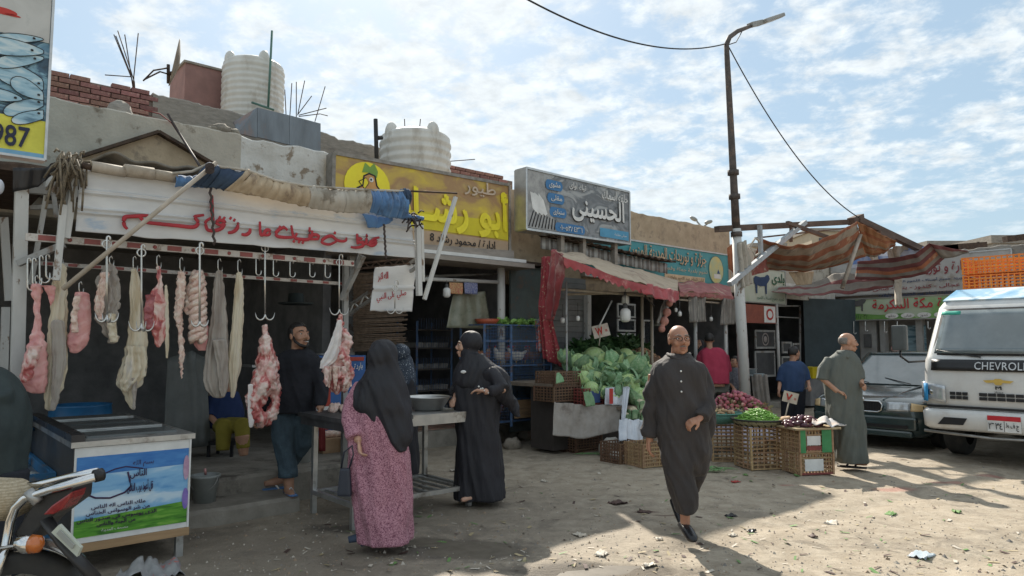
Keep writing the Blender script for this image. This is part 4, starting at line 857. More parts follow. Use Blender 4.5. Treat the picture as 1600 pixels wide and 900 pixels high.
hung('hanging_tripe','dark grey double tripe with a pale cord, left of the pale stocking shaped tripe','tripe',[(422,338,347),(450,334,350),(500,330,355),(540,324,356),(580,320,356),(605,320,354),(622,334,350)],7.02,M_GREY,hy=404,th=.35,folds=5,fa=.3,lump=.008,seed=8,extra=[('fold',[(530,332,354),(570,338,357),(600,342,356),(620,346,352)],M_GREY,6.95,dict(th=.4,folds=3,fa=.2,lump=.006,seed=1))])
hung('hanging_tripe','pale stocking shaped tripe hanging just left of the butchered carcass','tripe',[(425,370,377),(450,367,380),(490,364,380),(530,360,378),(570,356,376),(600,358,370),(622,361,366)],7.0,M_TRIPE,hy=405,th=.4,folds=5,fa=.3,lump=.006,seed=9)
def pxr(r,t=6.95,x=420):return r*onT(x,560,t).y/FPX
def lumps(l,t):
 mb=MB()
 for(x,y,rx,rz,dt)in l:c=onT(x,y,t+dt); r=pxr(1,t,x); mb.ball(c,(rx*r,rx*r*.75,rz*r),12,8)
 return mb
def chain(mb,l,t,n=5):
 for(x0,y0,r0,d0),(x1,y1,r1,d1)in zip(l,l[1:]):
  a,b=onT(x0,y0,t+d0),onT(x1,y1,t+d1); k=pxr(1,t,x0); mb.tube([a.lerp(b,i/n)for i in range(n+1)],[(r0+(r1-r0)*i/n)*k for i in range(n+1)],10)
th=thing('carcass','red and white carcass quarter with a hole hanging beside the butcher','carcass',onT(410,665,6.9),ROWA)
mb=MB(); chain(mb,[(414,508,4,0),(415,530,7,0),(416,552,14,0),(418,580,19,.02),(412,600,20,0),(400,622,14,0),(396,640,11,-.02),(404,655,12,0),(420,652,11,.02),(430,632,7,0),(431,612,8,0),(424,596,12,0)],6.9)
chain(mb,[(396,612,8,0),(391,640,5,0),(392,664,3,0)],6.88)
def mdisp(sc,am):return lambda p,n:p+n*(am*(noise.noise(p*sc)+.6*noise.noise(p*sc*2.4)+.3*noise.noise(p*sc*5)))
skin(mb,'flesh',M_RED,th,.011,2,mdisp(14,.026)); hang_mb([(600,388,396),(630,387,394),(655,388,397),(668,390,394)],6.85,th=.3,lump=.004).obj('fat_flap',M_HIDE,th)
th=thing('beef_leg','leg of beef with a white fat sheet hanging over the meat table','carcass',onT(528,620,6.6),ROWA)
mb=MB(); chain(mb,[(531,492,4,0),(531,512,6,0),(531,530,9,0),(529,550,14,0),(526,575,22,.03),(528,595,20,0),(532,612,8,0)],6.6)
chain(mb,[(536,515,6,0),(541,530,8,0),(538,560,9,-.03),(548,590,7,0)],6.55)
skin(mb,'flesh',M_RED,th,.011,2,mdisp(16,.030))
hang_mb([(500,528,534),(525,520,533),(550,510,530),(565,502,522),(576,499,508)],6.53,th=.22,folds=3,fa=.3,lump=.006,seed=3).obj('fat_sheet',M_HIDE,th)
for k in range(9):x=510+k*4.6; hang_mb([(572,x-3,x+4),(595,x-3,x+3),(612-abs(k-4)*2,x-1,x+1)],6.5+.03*(k%3),th=.8,lump=.010,seed=k).obj('shred',M_FAT if k%2 else M_RED,th)
OFF[0]=0.0
TS=mat('brushed_steel',(.50,.50,.49),(.38,.38,.37),7,rough=.38,metal=.75,bump=.08,c3=(.22,.2,.18),s3=5)
TSD=mat('dark_tray_steel',(.10,.10,.105),(.06,.06,.06),7,rough=.5,metal=.4)
tb=thing('meat_table','steel butcher table with square legs and a slatted lower shelf in the street','table',W(3.6,6.1,0),ROWA)
TX0,TX1,TY0,TY1,TZ=2.98,4.28,5.50,6.32,.92
for s in(TX0+.03,TX1-.03):
 for t in(TY0+.03,TY1-.03):mb=MB(ROW); mb.bx(s-.022,s+.022,t-.022,t+.022,-.01,TZ-.1); mb.obj('leg',TS,tb)
mb=MB(ROW); mb.bx(TX0+.58,TX1,TY0-.01,TY1,TZ-.10,TZ-.002); mb.obj('tabletop',TS,tb)
mb=MB(ROW); mb.bx(TX0-.08,TX0+.578,TY0-.03,TY1+.05,TZ-.10,TZ-.03); mb.bx(TX0-.10,TX0+.575,TY0-.05,TY1+.07,TZ-.028,TZ+.01); mb.obj('tray_top',TSD,tb)
for t in(TY0+.03,TY1-.03):mb=MB(ROW); mb.bx(TX0+.054,TX1-.054,t-.02,t+.02,.17,.21); mb.obj('shelf_rail',TS,tb)
for s in(TX0+.03,TX1-.03):mb=MB(ROW); mb.bx(s-.02,s+.02,TY0+.055,TY1-.055,.17,.21); mb.obj('shelf_rail',TS,tb)
for k in range(9):mb=MB(ROW); s=TX0+.14+k*.13; mb.bx(s,s+.035,TY0+.052,TY1-.052,.178,.202); mb.obj('slat',TS,tb)
for i,(x,y,r,lab)in enumerate(((505,640,.10,'left heap of cut meat on the dark tray'),(528,634,.13,'biggest heap of cut meat in the middle of the dark tray'),(545,640,.07,'small bright red cut beside the veiled woman on the tray'),(660,632,.09,'cut of meat lying left of the steel bowl'))):
 p=S(onG(x,y,.92)); p.x=min(max(p.x,3.0),4.1); p.y=min(max(p.y,5.62),6.15); r*=1.35; c=W(p.x,p.y,.93); mb=MB()
 for k in range(7):a=random.uniform(0,6.3); d=random.uniform(0,r*.9); mb.ball(c+V((math.cos(a)*d,math.sin(a)*d,r*.22)),(r*random.uniform(.3,.6),r*random.uniform(.3,.6),r*random.uniform(.2,.36)),10,7)
 skin(mb,'cut_meat',M_RED if i!=0 else M_FAT,None,.012,1,mdisp(22,.02),label=lab,cat='meat')
BOWLM=mat('aluminium_bowl',(.58,.58,.57),(.46,.46,.45),6,rough=.32,metal=.85,bump=.05)
def bowl(c,r,h,label,flare=1.35,m=BOWLM):
 mb=MB(); rb_=r/flare; mb.lathe(c,[(.001,.0),(rb_*.7,0),(rb_*.85,.01),(r*.95,h*.92),(r*1.03,h*.96),(r*1.03,h),(r*.95,h),(r*.9,h*.93),(rb_*.8,.02),(.001,.015)],40); return mb.obj('bowl',m,label=label,cat='bowl')
p=onG(676,637,.90); p=W(3.98,5.85,.92); bowl(p,.235,.135,'wide shallow steel bowl standing on the right end of the meat table')
fz=thing('display_freezer','long steel topped freezer with a printed sky and grass front panel','freezer',W(1.3,6.6,0),ROWA)
f0,f1=S(onG(118,872,.16)),S(onG(283,852,.16))
FX0,FX1,FY0,FY1=.94,1.70,5.62,7.6
mb=MB(ROW); mb.bx(FX0,FX1,FY0,FY1,.32,.86); mb.bx(FX0,FX1,FY0,FY0+.7,.16,.318); mb.obj('cabinet',mat('dark_cabinet',(.05,.05,.05),(.08,.075,.07),6,rough=.4),fz)
mb=MB(ROW); mb.bx(FX0-.02,FX1+.02,FY0-.02,FY1+.02,.862,.90)
mb.obj('steel_rim',TS,fz)
mb=MB(ROW); mb.bx(FX0-.022,FX0+.06,FY0-.022,FY1+.022,.902,.95); mb.obj('side_rail',mat('dark_rail',(.05,.05,.055),rough=.3,metal=.5),fz)
for k in range(2):
 mb=MB(ROW); y0=FY0+.16+k*.92; mb.bx(FX0+.10,FX1-.06,y0,y0+.82,.901,.915); mb.obj('sliding_lid',mat('smoked_glass',(.10,.11,.11),(.13,.14,.14),3,rough=.08,spec=.8),fz)
 mb=MB(ROW); mb.bx(FX0+.10,FX1-.06,y0+.40,y0+.46,.916,.925); mb.obj('lid_handle',TS,fz)
for s in(FX0+.05,FX1-.05):
 for t in(FY0+.05,FY1-.05):mb=MB(ROW); mb.bx(s-.025,s+.025,t-.025,t+.025,-.01 if t<6.4 else.30,.159 if t<6.4 else.319); mb.obj('leg',TS,fz)
mb=MB(ROW); mb.bx(FX0,FX1,FY0-.018,FY0-.002,.16,.215); mb.obj('timber_strip',mat('raw_timber',(.40,.26,.14),(.3,.19,.1),8,stretch=(.2,1,3)),fz)
class Face(Sign):
 def __init__(s,M,c,root):s.M=M; s.c=[V(p)for p in c]; s.root=root
fc=Face(ROW,[(FX0+.004,FY0-.004,.217),(FX1-.004,FY0-.004,.217),(FX1-.004,FY0-.004,.858),(FX0+.004,FY0-.004,.858)],fz)
fc.patch([(0,0),(1,0),(1,1),(0,1)],WHITEP,lift=.002)
SKYP=print_mat('printed_sky',[(.30,(.10,.30,.58)),(.45,(.22,.45,.68)),(.58,(.48,.64,.76)),(.75,(.66,.75,.80))],2.5,(1,1,3.5),.5)
fc.patch([(.02,.06),(.98,.06),(.98,.90),(.02,.90)],SKYP,lift=.004); fc.patch([(.02,.70),(.98,.72),(.98,.90),(.02,.90)],mat('deep_print_blue',(.04,.16,.45),(.08,.25,.55),4,stretch=(1,1,4)),lift=.005)
fc.patch([(.02,.06),(.98,.06),(.98,.30),(.02,.24)],print_mat('printed_grass',[(.3,(.03,.14,.01)),(.5,(.08,.28,.02)),(.7,(.18,.40,.05))],14,(.5,1,3)),lift=.006)
PN=mat('purple_ink',(.05,.02,.07))
for i,(w,u0,u1,v)in enumerate((('ملك الناس اله الناس',.15,.60,.335),('من شر الوسواس الخناس',.11,.64,.275),('الذى يوسوس فى صدور الناس',.04,.70,.21),('من الجنة والناس',.20,.52,.15))):fc.text(w,u0,v,u1,v+.052,PN,.006,lift=.009)
fc.text('قل أعوذ برب الناس',.44,.46,.66,.60,PN,.006,lift=.009); fc.text('الناس',.46,.62,.60,.72,PN,.01,lift=.009); fc.text('بسم الله',.48,.74,.66,.82,PN,.0,lift=.009)
fc.line([(.57,.72),(.50,.74),(.42,.76),(.33,.745),(.25,.71)],.004,PN); fc.line([(.44,.70),(.46,.60),(.47,.54),(.42,.48),(.30,.44),(.18,.46),(.09,.52),(.07,.60)],.006,PN)
fc.text('مصحف المدينة',.24,.09,.46,.125,WHITEP,.0,lift=.009)
fc.ell(.96,.68,.028,.14,mat('lilac_print',(.40,.22,.34),(.55,.4,.5),12),.010); fc.ell(.96,.33,.03,.12,mat('violet_print',(.16,.12,.42),(.3,.2,.5),12),.010)
fc.patch([(.985,.0),(1,.0),(1,1),(.985,1)],WHITEP,lift=.011)
BLUEB=mat('blue_drum',(.03,.16,.34),(.02,.11,.25),3,rough=.4)
def lathe_thing(name,label,cat,c,prof,m,seg=28,**kw):mb=MB(); mb.lathe(c,prof,seg); return mb.obj(name,m,label=label,cat=cat,**kw)
c=W(1.95,8.6,.3); c=onT(126,650,8.6); c.z=.3
lathe_thing('drum','blue plastic drum in the shade behind the freezer','drum',c,[(.001,0),(.26,0),(.29,.05),(.29,.3),(.305,.33),(.29,.36),(.29,.55),(.28,.62),(.29,.64),(.27,.64),(.25,.55),(.001,.1)],BLUEB)
c=onT(322,722,6.75); c.z=.14; bk=thing('bucket','grey plastic bucket with a wire handle on the step under the tripe','bucket',c)
lathe_thing('pail',None,None,c,[(.001,0),(.09,0),(.12,.22),(.13,.225),(.13,.245),(.115,.245),(.085,.02),(.001,.02)],mat('grey_plastic',(.33,.35,.34),(.26,.28,.27),6,rough=.5)).parent=bk; bpy.data.objects['pail'].location=(0,0,0)
mb=MB(); mb.tube([c+V((.128*math.cos(a),-.03-.10*math.sin(a)*.6,.235-.13*math.sin(a)))for a in[PI*k/12 for k in range(13)]],.004,5); mb.obj('handle',STEEL,bk)
mb=MB(); mb.tube([c+V((0,0,.245)),c+V((.0,-.02,.30))],.012,6); mb.obj('rag_end',M_PINK,bk)
RB=mat('fridge_blue',(.03,.13,.38),(.02,.09,.28),3,rough=.4); RR=mat('fridge_red',(.42,.06,.04));
fr=thing('drinks_cooler','low blue and red drinks cooler behind the beef leg','cooler',onT(530,640,8.3),ROWA)
a,b=LX(492,556,8.3),LX(570,640,8.3); mb=MB(ROW); mb.bx(a.x,b.x,8.3,8.8,.3,a.z); mb.obj('cabinet',RB,fr)
mb=MB(ROW); mb.bx(a.x+.02,a.x+.22,8.29,8.299,.5,a.z-.03); mb.obj('red_panel',RR,fr); mb=MB(ROW); mb.bx(a.x+.3,b.x-.03,8.29,8.299,a.z-.02-.05,a.z-.02); mb.obj('red_strip',RR,fr)
letter('باردة',[onT(x,y,8.28)for x,y in((553,580),(566,578),(566,566),(553,568))],WHITEP,fr,bold=.02)
CARD=mat('cardboard',(.42,.28,.17),(.34,.22,.13),6,rough=.9)
bxr=thing('carton','open cardboard carton holding wrapped chicken under the meat table','carton',onT(530,700,7.9),ROWA)
a,b=LX(505,690,7.7),LX(556,716,7.7); mb=MB(ROW); mb.bx(a.x,b.x,7.7,8.05,.3,.46); mb.obj('box',CARD,bxr)
mb=MB()
for k in range(6):mb.ball(W(a.x+.08+.07*k,7.85,.50),(.06,.05,.05),8,6)
skin(mb,'cut_meat',M_FAT,None,.012,1,label='pale cuts of chicken heaped in the carton under the meat table',cat='meat')
mb=MB(ROW); mb.bx(LX(512,0,7.9).x,LX(540,0,7.9).x,7.95,7.97,.62,.82); o=mb.obj('price_card',WHITEP,label='white card with a number hanging under the meat table',cat='card')
letter('٢٠٢٨٢',[onT(x,y,7.94)for x,y in((512,684),(532,682),(532,672),(512,674))],mat('green_ink',(.05,.25,.12)),o,bold=.01)
REDC=mat('dark_red_cloth',(.22,.03,.03),(.15,.02,.02),5,rough=.8)
for(x0,x1,lab)in((498,508,'narrow dark red cloth hanging left under the meat table'),(540,552,'dark red cloth hanging right of the carton under the table')):
 drape('cloth',[(x0,665,7.6),(x1,665,7.6)],[(x0,705,7.6),(x1,705,7.6)],REDC,10,6,.02,4,label=lab,cat='cloth')
def plastic_tub(px,py,t,r,h,label):
 c=onT(px,py,t); c.z=.3; lathe_thing('tub',label,'tub',c,[(.001,0),(r*.85,0),(r,h),(r*1.06,h),(r*1.06,h+.015),(r*.95,h+.015),(r*.8,.03),(.001,.03)],mat('white_plastic',(.62,.63,.62),(.5,.52,.5),5,rough=.4))
plastic_tub(470,730,7.35,.12,.40,'white plastic tub standing behind the butcher legs')
plastic_tub(546,730,7.6,.10,.34,'grey white plastic drum under the middle of the meat table')
sf=thing('wall_shelf','steel shelf with a scale behind the butcher shoulder','shelf',onT(480,560,9.0),ROWA)
a,b=LX(385,560,9.0),LX(545,550,9.0); mb=MB(ROW); mb.bx(a.x,b.x,8.8,9.2,1.28,1.31); mb.obj('board',TS,sf)
a,b=LX(492,560,8.9),LX(545,550,8.9); sc_=thing('scale','steel weighing scale with a round pan behind the butcher head','scale',W(a.x,8.85,1.31),ROWA)
mb=MB(ROW); mb.bx(a.x+.05,b.x,8.82,9.08,1.311,1.38); mb.obj('base',TS,sc_); lathe_thing('pan',None,None,W((a.x+b.x)/2,8.95,1.40),[(.001,0),(.2,.01),(.24,.05),(.245,.05),(.2,0),(.001,-.01)],TS).parent=sc_
o=bpy.data.objects['pan']; o.location=wmat(sc_).inverted()@W((a.x+b.x)/2,8.95,1.39)
drape('plastic_curtain',[(262,560,8.3),(300,548,8.3),(322,560,8.3)],[(255,690,8.3),(300,700,8.3),(330,695,8.3)],mat('grey_sheet',(.16,.17,.165),(.12,.13,.125),4,rough=.5),24,10,.04,5,label='grey plastic sheet draped over a pile behind the bucket',cat='plastic sheet')
WK=mat('dark_pan',(.03,.04,.04)); lathe_thing('pan','dark pan lying on the high rail behind the butcher','pan',onT(462,476,8.5),[(.001,0),(.2,.0),(.22,.02),(.10,.03),(.09,.14),(.001,.15)],WK)
# ================================================================== poultry shop
BLUEW=mat('blue_wire_paint',(.06,.13,.26),(.05,.09,.17),12,rough=.6,c3=(.14,.08,.05),s3=15)
WIRE=mat('dark_wire',(.10,.10,.10),(.14,.11,.09),20,rough=.6,metal=.4)
pf=thing('shop_posts','white pipe post and crossbar at the front of the poultry shop','posts',W(7.5,8.75,.2),ROWA)
pole('post',POSTW,T(783,392,8.7),T(783,640,8.7),.13,parent=pf,rnd=True); pole('crossbar',POSTW,T(650,435,8.7),T(783,441,8.7),.06,parent=pf,rnd=True); pole('crossbar',POSTG,T(650,432,9.3),T(783,428,9.3),.04,parent=pf,rnd=True)
pole('lintel',LEDGE,T(655,388,8.6),T(800,398,8.6),.1,.12,parent=pf)
BULB=mat('opal_bulb',(.75,.75,.73),(.7,.7,.68),rough=.25); BCAP=mat('bulb_cap',(.10,.10,.10))
def bulb(px,py,t,r,label,cord=30):
 c=onT(px,py,t); th=thing('light_bulb',label,'light bulb',c-V((0,0,r*1.6)))
 mb=MB(); mb.lathe(c,[(.001,-1.5*r),(.6*r,-1.45*r),(r,-1.0*r),(r,.5*r),(.8*r,.9*r),(.45*r,1.1*r)],18); mb.obj('globe',BULB,th)
 mb=MB(); mb.lathe(c,[(.45*r,1.08*r),(.42*r,1.9*r),(.2*r,2.1*r),(.001,2.1*r)],12); mb.obj('socket',BCAP,th)
 mb=MB(); mb.tube([c+V((0,0,2.0*r)),onT(px,py-cord,t)],.006,5); mb.obj('cord',BCAP,th); return th
bulb(698,456,8.6,.058,'white bulb on the crossbar of the poultry shop beside the bright cloths',18)
for i,(x,m,lab)in enumerate(((712,mat('patterned_red',(.42,.07,.08),(.55,.45,.2),60),'red and green patterned cloth on the poultry shop crossbar'),(735,mat('patterned_blue',(.05,.08,.25),(.35,.35,.45),60),'blue patterned cloth on the poultry shop crossbar'))):
 drape('cloth',[(x-10,441,8.62),(x+11,442,8.62)],[(x-9,459,8.62),(x+10,460,8.62)],m,12,6,.02,4,label=lab,cat='cloth')
drape('plastic_sheet',[(708,460,8.75),(758,455,8.75)],[(697,512,8.72),(768,514,8.72)],mat('greenish_plastic',(.17,.18,.13),(.26,.26,.20),5,rough=.3),20,12,.04,5,label='greenish plastic sheet hung under the poultry shop crossbar',cat='plastic sheet')
def shelf_rack(px0,px1,t0,t1,zs,label):
 a,b=LX(px0,500,t0).x,LX(px1,500,t0).x; th=thing('cage_rack',label,'rack',W((a+b)/2,(t0+t1)/2,.26),ROWA)
 for s in(a,b):
  for t in(t0,t1):pole('post',BLUEW,W(s,t,.26),W(s,t,1.95),.03,parent=th)
 for z in zs:
  mb=MB(ROW); mb.bx(a,b,t0-.005,t1,z,z+.015); mb.obj('shelf',WIRE,th)
  mb=MB()
  for k in range(14):s=a+(b-a)*(k+.5)/14; mb.beam(W(s,t0-.01,z+.016),W(s,t0-.01,z+.20),.005)
  mb.obj('wire_front',BLUEW,th,kind='stuff')
 return a,b
a,b=shelf_rack(652,706,9.7,10.3,(.45,.8,1.15,1.5,1.8),'dark rack of egg trays and cages inside the poultry shop'); rt=random.Random(4)
for i,z in enumerate((.45,.8,1.15,1.5)):
 for k in range(4):
  s=a+.06+(b-a-.1)*(k+.5)/4; mb=MB(ROW); mb.box((s,9.95,z+.06),(.2,.3,.08),taper=(1.1,1.1))
  mb.obj('tray',mat('pale_tray',(.32,.31,.29),(.22,.21,.2),12,vary=.3),label='pale tray on the '+('lowest','second','third','top')[i]+' shelf of the dark rack',cat='tray',group='trays on the poultry shop rack')
CX0,CX1,CT0,CT1=LX(757,600,8.35).x,LX(861,600,8.35).x,8.35,8.95
cg=thing('chicken_cage','blue welded wire cage of hens raised on stones outside the poultry shop','cage',W((CX0+CX1)/2,8.65,.30),ROWA)
CM=LX(799,600,8.35).x
for s in(CX0,CM,CX1):
 for t in(CT0,CT1):pole('post',BLUEW,W(s,t,.16 if s!=CM else.3),W(s,t,1.88),.035,parent=cg)
for z in(.38,.72,1.24,1.62,1.87):
 for p,q in(((CX0,CT0),(CX1,CT0)),((CX0,CT1),(CX1,CT1)),((CX0,CT0),(CX0,CT1)),((CX1,CT0),(CX1,CT1))):pole('bar',BLUEW,W(*p,z),W(*q,z),.022,parent=cg)
for z in(.38,1.24):mb=MB(ROW); mb.bx(CX0+.02,CX1-.02,CT0+.02,CT1-.02,z,z+.014); mb.obj('floor',WIRE,cg)
mb=MB()
for k in range(44):s=CX0+(CX1-CX0)*(k+.5)/44; mb.tube([W(s,CT0,.38),W(s,CT0,1.87)],.0028,4)
for k in range(32):z=.40+k*.046; mb.tube([W(CX0,CT0,z),W(CX1,CT0,z)],.0028,4)
for k in range(14):t=CT0+.6*(k+.5)/14; mb.tube([W(CX1,t,.38),W(CX1,t,1.87)],.0028,4)
mb.obj('wire_mesh',BLUEW,cg,kind='stuff')
PLY=mat('weathered_plywood',(.46,.30,.17),(.36,.23,.13),5,rough=.85,bump=.2,stretch=(.3,1,2),c3=(.22,.15,.1),s3=4)
mb=MB(ROW); mb.bx(CM+.05,CX1-.06,CT0-.03,CT0-.012,.42,.70); mb.obj('plywood_panel',PLY,cg)
FEATH=mat('brown_feathers',(.28,.12,.06),(.18,.08,.045),25,rough=.9,vary=.35,c3=(.5,.42,.35),s3=12); FEAW=mat('white_feathers',(.62,.58,.52),(.5,.44,.38),25,rough=.9); BEAK=mat('beak',(.5,.3,.08)); COMB=mat('comb_red',(.5,.04,.03))
def hen(c,rz,m,label,k=1.0):
 th=thing('hen',label,'hen',c,rz); M=Matrix.Translation(c)@Matrix.Rotation(rz,4,'Z'); mb=MB(M)
 mb.ball((0,0,.13*k),(.13*k,.085*k,.085*k),12,8); mb.tube([(.08*k,0,.16*k),(.13*k,0,.23*k),(.14*k,0,.27*k)],[.055*k,.035*k,.028*k],10); mb.tube([(-.08*k,0,.15*k),(-.17*k,0,.22*k)],[.05*k,.02*k],8)
 skin(mb,'body',m,th,.014,2,lambda p,n:p+n*.006*noise.noise(p*40))
 mb=MB(M); mb.tube([(.16*k,0,.268*k),(.19*k,0,.258*k)],[.012*k,.002],6); mb.obj('beak',BEAK,th)
 mb=MB(M); mb.sheet([(.12*k,-.004,.29*k),(.16*k,-.004,.28*k),(.15*k,-.004,.31*k),(.135*k,-.004,.305*k),(.12*k,-.004,.315*k)],.008,(0,1,0)); mb.obj('comb',COMB,th)
 mb=MB(M); mb.tube([(.01,.03*k,.07*k),(.01,.03*k,0)],.008,5); mb.obj('leg',BEAK,th); mb=MB(M); mb.tube([(.01,-.03*k,.07*k),(.01,-.03*k,0)],.008,5); mb.obj('leg',BEAK,th)
for i,(u,t,rz,m,lab)in enumerate(((.12,8.6,3.9,FEATH,'brown hen at the left end of the cage shelf'),(.24,8.75,1.2,FEATH,'brown hen second from left in the cage'),(.36,8.6,4.2,FEAW,'white hen in the middle of the cage'),(.50,8.7,.3,FEATH,'brown hen right of the white hen'),(.62,8.6,3.3,FEAW,'pale hen looking left in the right half of the cage'),(.76,8.65,.8,FEATH,'brown hen beside the pale hen in the cage'),(.88,8.6,3.6,FEATH,'brown hen at the right end of the cage shelf'),(.3,8.6,.4,FEATH,'brown hen sitting low in the lower cage'))):
 hen(W(CX0+(CX1-CX0)*u,t,1.256 if i<7 else.396),rz,m,lab,.95)
LEAFD=mat('dark_green_leaf',(.035,.09,.03),(.06,.13,.04),9,rough=.6,vary=.25); LEAFL=mat('lettuce_leaf',(.16,.33,.07),(.24,.42,.12),8,rough=.55,vary=.2)
def leaf_pile(name,label,cat,c,rx,ry,h,n,size,m,parent=None,M=None,seed=0,kind='stuff'):
 r=random.Random(seed); mb=MB(Matrix.Translation(c)@(M or ROW))
 for k in range(n):
  a=r.uniform(0,2*PI); d=math.sqrt(r.random()); x,y=math.cos(a)*d*rx,math.sin(a)*d*ry; z=h*(1-d*d)*r.uniform(.3,1); rot=Euler((r.uniform(-1,1),r.uniform(-1,1),r.uniform(0,6.3))).to_matrix(); l=size*r.uniform(.6,1.3); w=l*.3
  P=[V((0,0,0)),V((w,l*.3,.02*l)),V((w*.8,l*.7,.1*l)),V((0,l,.0)),V((-w*.8,l*.7,.1*l)),V((-w,l*.3,.02*l)),V((0,l*.5,-.12*l))]
  mb.add([V((x,y,z))+rot@p for p in P],[(0,1,6),(1,2,6),(2,3,6),(3,4,6),(4,5,6),(5,0,6)],True)
 return mb.obj(name,m,parent,label=label,cat=cat,kind=kind)
leaf_pile('herbs','green herbs spread on top of the blue chicken cage','herbs',W(CX0+1.0,8.65,1.89),.6,.22,.10,240,.10,LEAFL,seed=1)
c=W(CX0+.25,8.6,1.885); lathe_thing('basin','orange red plastic basin on the left end of the chicken cage','basin',c,[(.001,0),(.14,0),(.2,.08),(.19,.08),(.13,.01),(.001,.01)],mat('orange_plastic',(.5,.12,.06),rough=.4))
rock(onG(772,690),.19,'grey stone under the left end of the chicken cage',1); rock(onG(800,702),.14,'rounded brown stone lowest in front of the chicken cage',2,sq=(1,.8,.75)); rock(onG(820,684),.16,'grey stone behind the lowest rounded stone',3); rock(onG(785,680),.15,'flat stone between the cage stones',4,sq=(1.4,.8,.5))
rock(onG(862,695),.2,'pale squared stone block beside the grey yellow bag',5,sq=(1.2,.8,.6)); rock(onG(836,680),.13,'small stone under the middle cage post',6)
drape('bag',[(866,672,7.9),(892,668,7.9)],[(874,700,7.7),(890,703,7.7)],mat('grey_yellow_bag',(.45,.44,.42),(.5,.4,.08),5,rough=.5),12,10,.06,3,label='crumpled grey and yellow plastic bag on the stone block',cat='bag')
# ================================================================== green grocer's stall
KIOSK=mat('kiosk_green_grey',(.12,.15,.15),(.085,.105,.105),3,rough=.55,bump=.1,c3=(.18,.13,.1),s3=3)
kk=thing('kiosk_wall','dark grey green sheet metal wall between poultry shop and vegetable stall','wall',W(8.2,8.8,.14),ROWA)
a,b=LX(798,380,8.8).x,LX(846,380,8.8).x
for i in range(3):z0=.14+i*.92; mb=MB(ROW); mb.bx(a,b,8.8,8.84,z0,z0+.90); mb.obj('panel',KIOSK,kk)
mb=MB(ROW); mb.bx(a-.03,b+.04,8.7,9.0,2.905,2.96); mb.obj('cap',RUST,kk)
mb=MB(ROW); mb.bx(b+.005,b+.05,8.78,9.0,.14,2.9); mb.obj('corner_post',POSTG,kk)
SHUT=mat('grey_shutter',(.24,.25,.25),(.18,.19,.19),3,rough=.5,metal=.2)
stt=thing('roller_shutter','grey roller shutter half closed behind the vegetable stall','shutter',W(9,9.05,.9),ROWA)
a,b=LX(862,480,9.05).x,LX(916,480,9.05).x; a+=.05
for k in range(18):z=1.0+k*.10; mb=MB(ROW); mb.bx(a,b,9.05+.012*(k%2),9.09+.012*(k%2),z,z+.095); mb.obj('slat',SHUT,stt)
gl=thing('shop_window','dark window with white frames behind the heap of vegetables','window',W(11,9.1,.9),ROWA)
for(x0,x1,y0,y1)in((964,992,499,518),(964,992,521,541),(964,992,475,496),(1005,1020,500,540)):
 p,q=LX(x0,y1,9.12),LX(x1,y0,9.12)
 mb=MB(ROW); f=.035; mb.bx(p.x,q.x,9.1,9.13,p.z,p.z+f); mb.bx(p.x,q.x,9.1,9.13,q.z-f,q.z); mb.bx(p.x,p.x+f,9.103,9.127,p.z+f,q.z-f); mb.bx(q.x-f,q.x,9.103,9.127,p.z+f,q.z-f); mb.obj('frame',POSTW,gl)
 mb=MB(ROW); mb.bx(p.x+f,q.x-f,9.112,9.118,p.z+f,q.z-f); mb.obj('pane',mat('dark_glass',(.03,.035,.04),rough=.08,spec=.8),gl)
pole('door_post',POSTW,T(918,455,9.0),T(918,560,9.0),.10,parent=gl)
vf=thing('stall_poles','thin white and brown poles carrying the red awning of the vegetable stall','poles',W(9.5,7.5,.1),ROWA)
for(x,y0,y1,t,w,m)in((1003,462,560,7.6,.05,WOODP),(1018,462,560,7.7,.05,WOODP),(885,440,470,7.4,.03,POSTG),(1086,460,560,7.9,.07,POSTW)):pole('pole',m,T(x,y0,t),W(S(T(x,y1,t)).x,t,.05),w,parent=vf,rnd=True)
for(p,q,w)in(((875,452,7.6),(1060,466,7.6),.045),((885,460,7.9),(1062,456,7.9),.04),((1060,468,7.8),(1140,475,7.8),.04)):pole('rail',WOODP,T(*p),T(*q),w,parent=vf,rnd=True)
pole('white_leg',POSTW,T(1133,462,7.8),W(S(T(1133,560,7.8)).x,7.8,.05),.07,parent=vf,rnd=True); pole('strut',POSTW,T(956,470,7.5),T(935,512,7.5),.025,parent=vf,rnd=True); pole('strut',WIRE,T(1008,462,7.5),T(1022,478,7.5),.03,parent=vf,rnd=True)
AWR=mat('red_awning',(.38,.07,.075),(.29,.05,.055),5,rough=.85,bump=.2,c3=(.50,.25,.22),s3=3,sheen=.2); AWB=mat('beige_awning',(.46,.37,.27),(.38,.30,.22),4,rough=.9,bump=.2,c3=(.28,.2,.15),s3=3); AWF=mat('faded_red_awning',(.36,.15,.14),(.28,.10,.10),5,rough=.9,bump=.2,c3=(.42,.28,.22),s3=3)
rib=thing('corrugated_eave','ribbed grey and white roof sheet edge above the red awning','roof sheet',W(10,8.8,2.6),ROWA)
mb=MB(ROW); a,b=LX(845,388,8.7),LX(1044,428,8.7); a2_,b2_=LX(845,370,8.7),LX(1044,412,8.7)
mb.grid(lambda u,v:a.lerp(b,u).lerp(a2_.lerp(b2_,u),v)+V((0,.02*math.sin(u*90),0)),180,2,True,.006); mb.obj('ribbed_sheet',mat('ribbed_tin',(.50,.50,.49),(.35,.35,.34),6,rough=.5,wave=(2.4,(.16,.14,.13),.8,'X',.2)),rib)
mb=MB(ROW)
mb.grid(lambda u,v:a2_.lerp(b2_,u)+V((0,-.20+.35*v,.02+.018*math.sin(u*110)+.05*v)),200,2,True,.02); mb.obj('eave',RUST,rib)
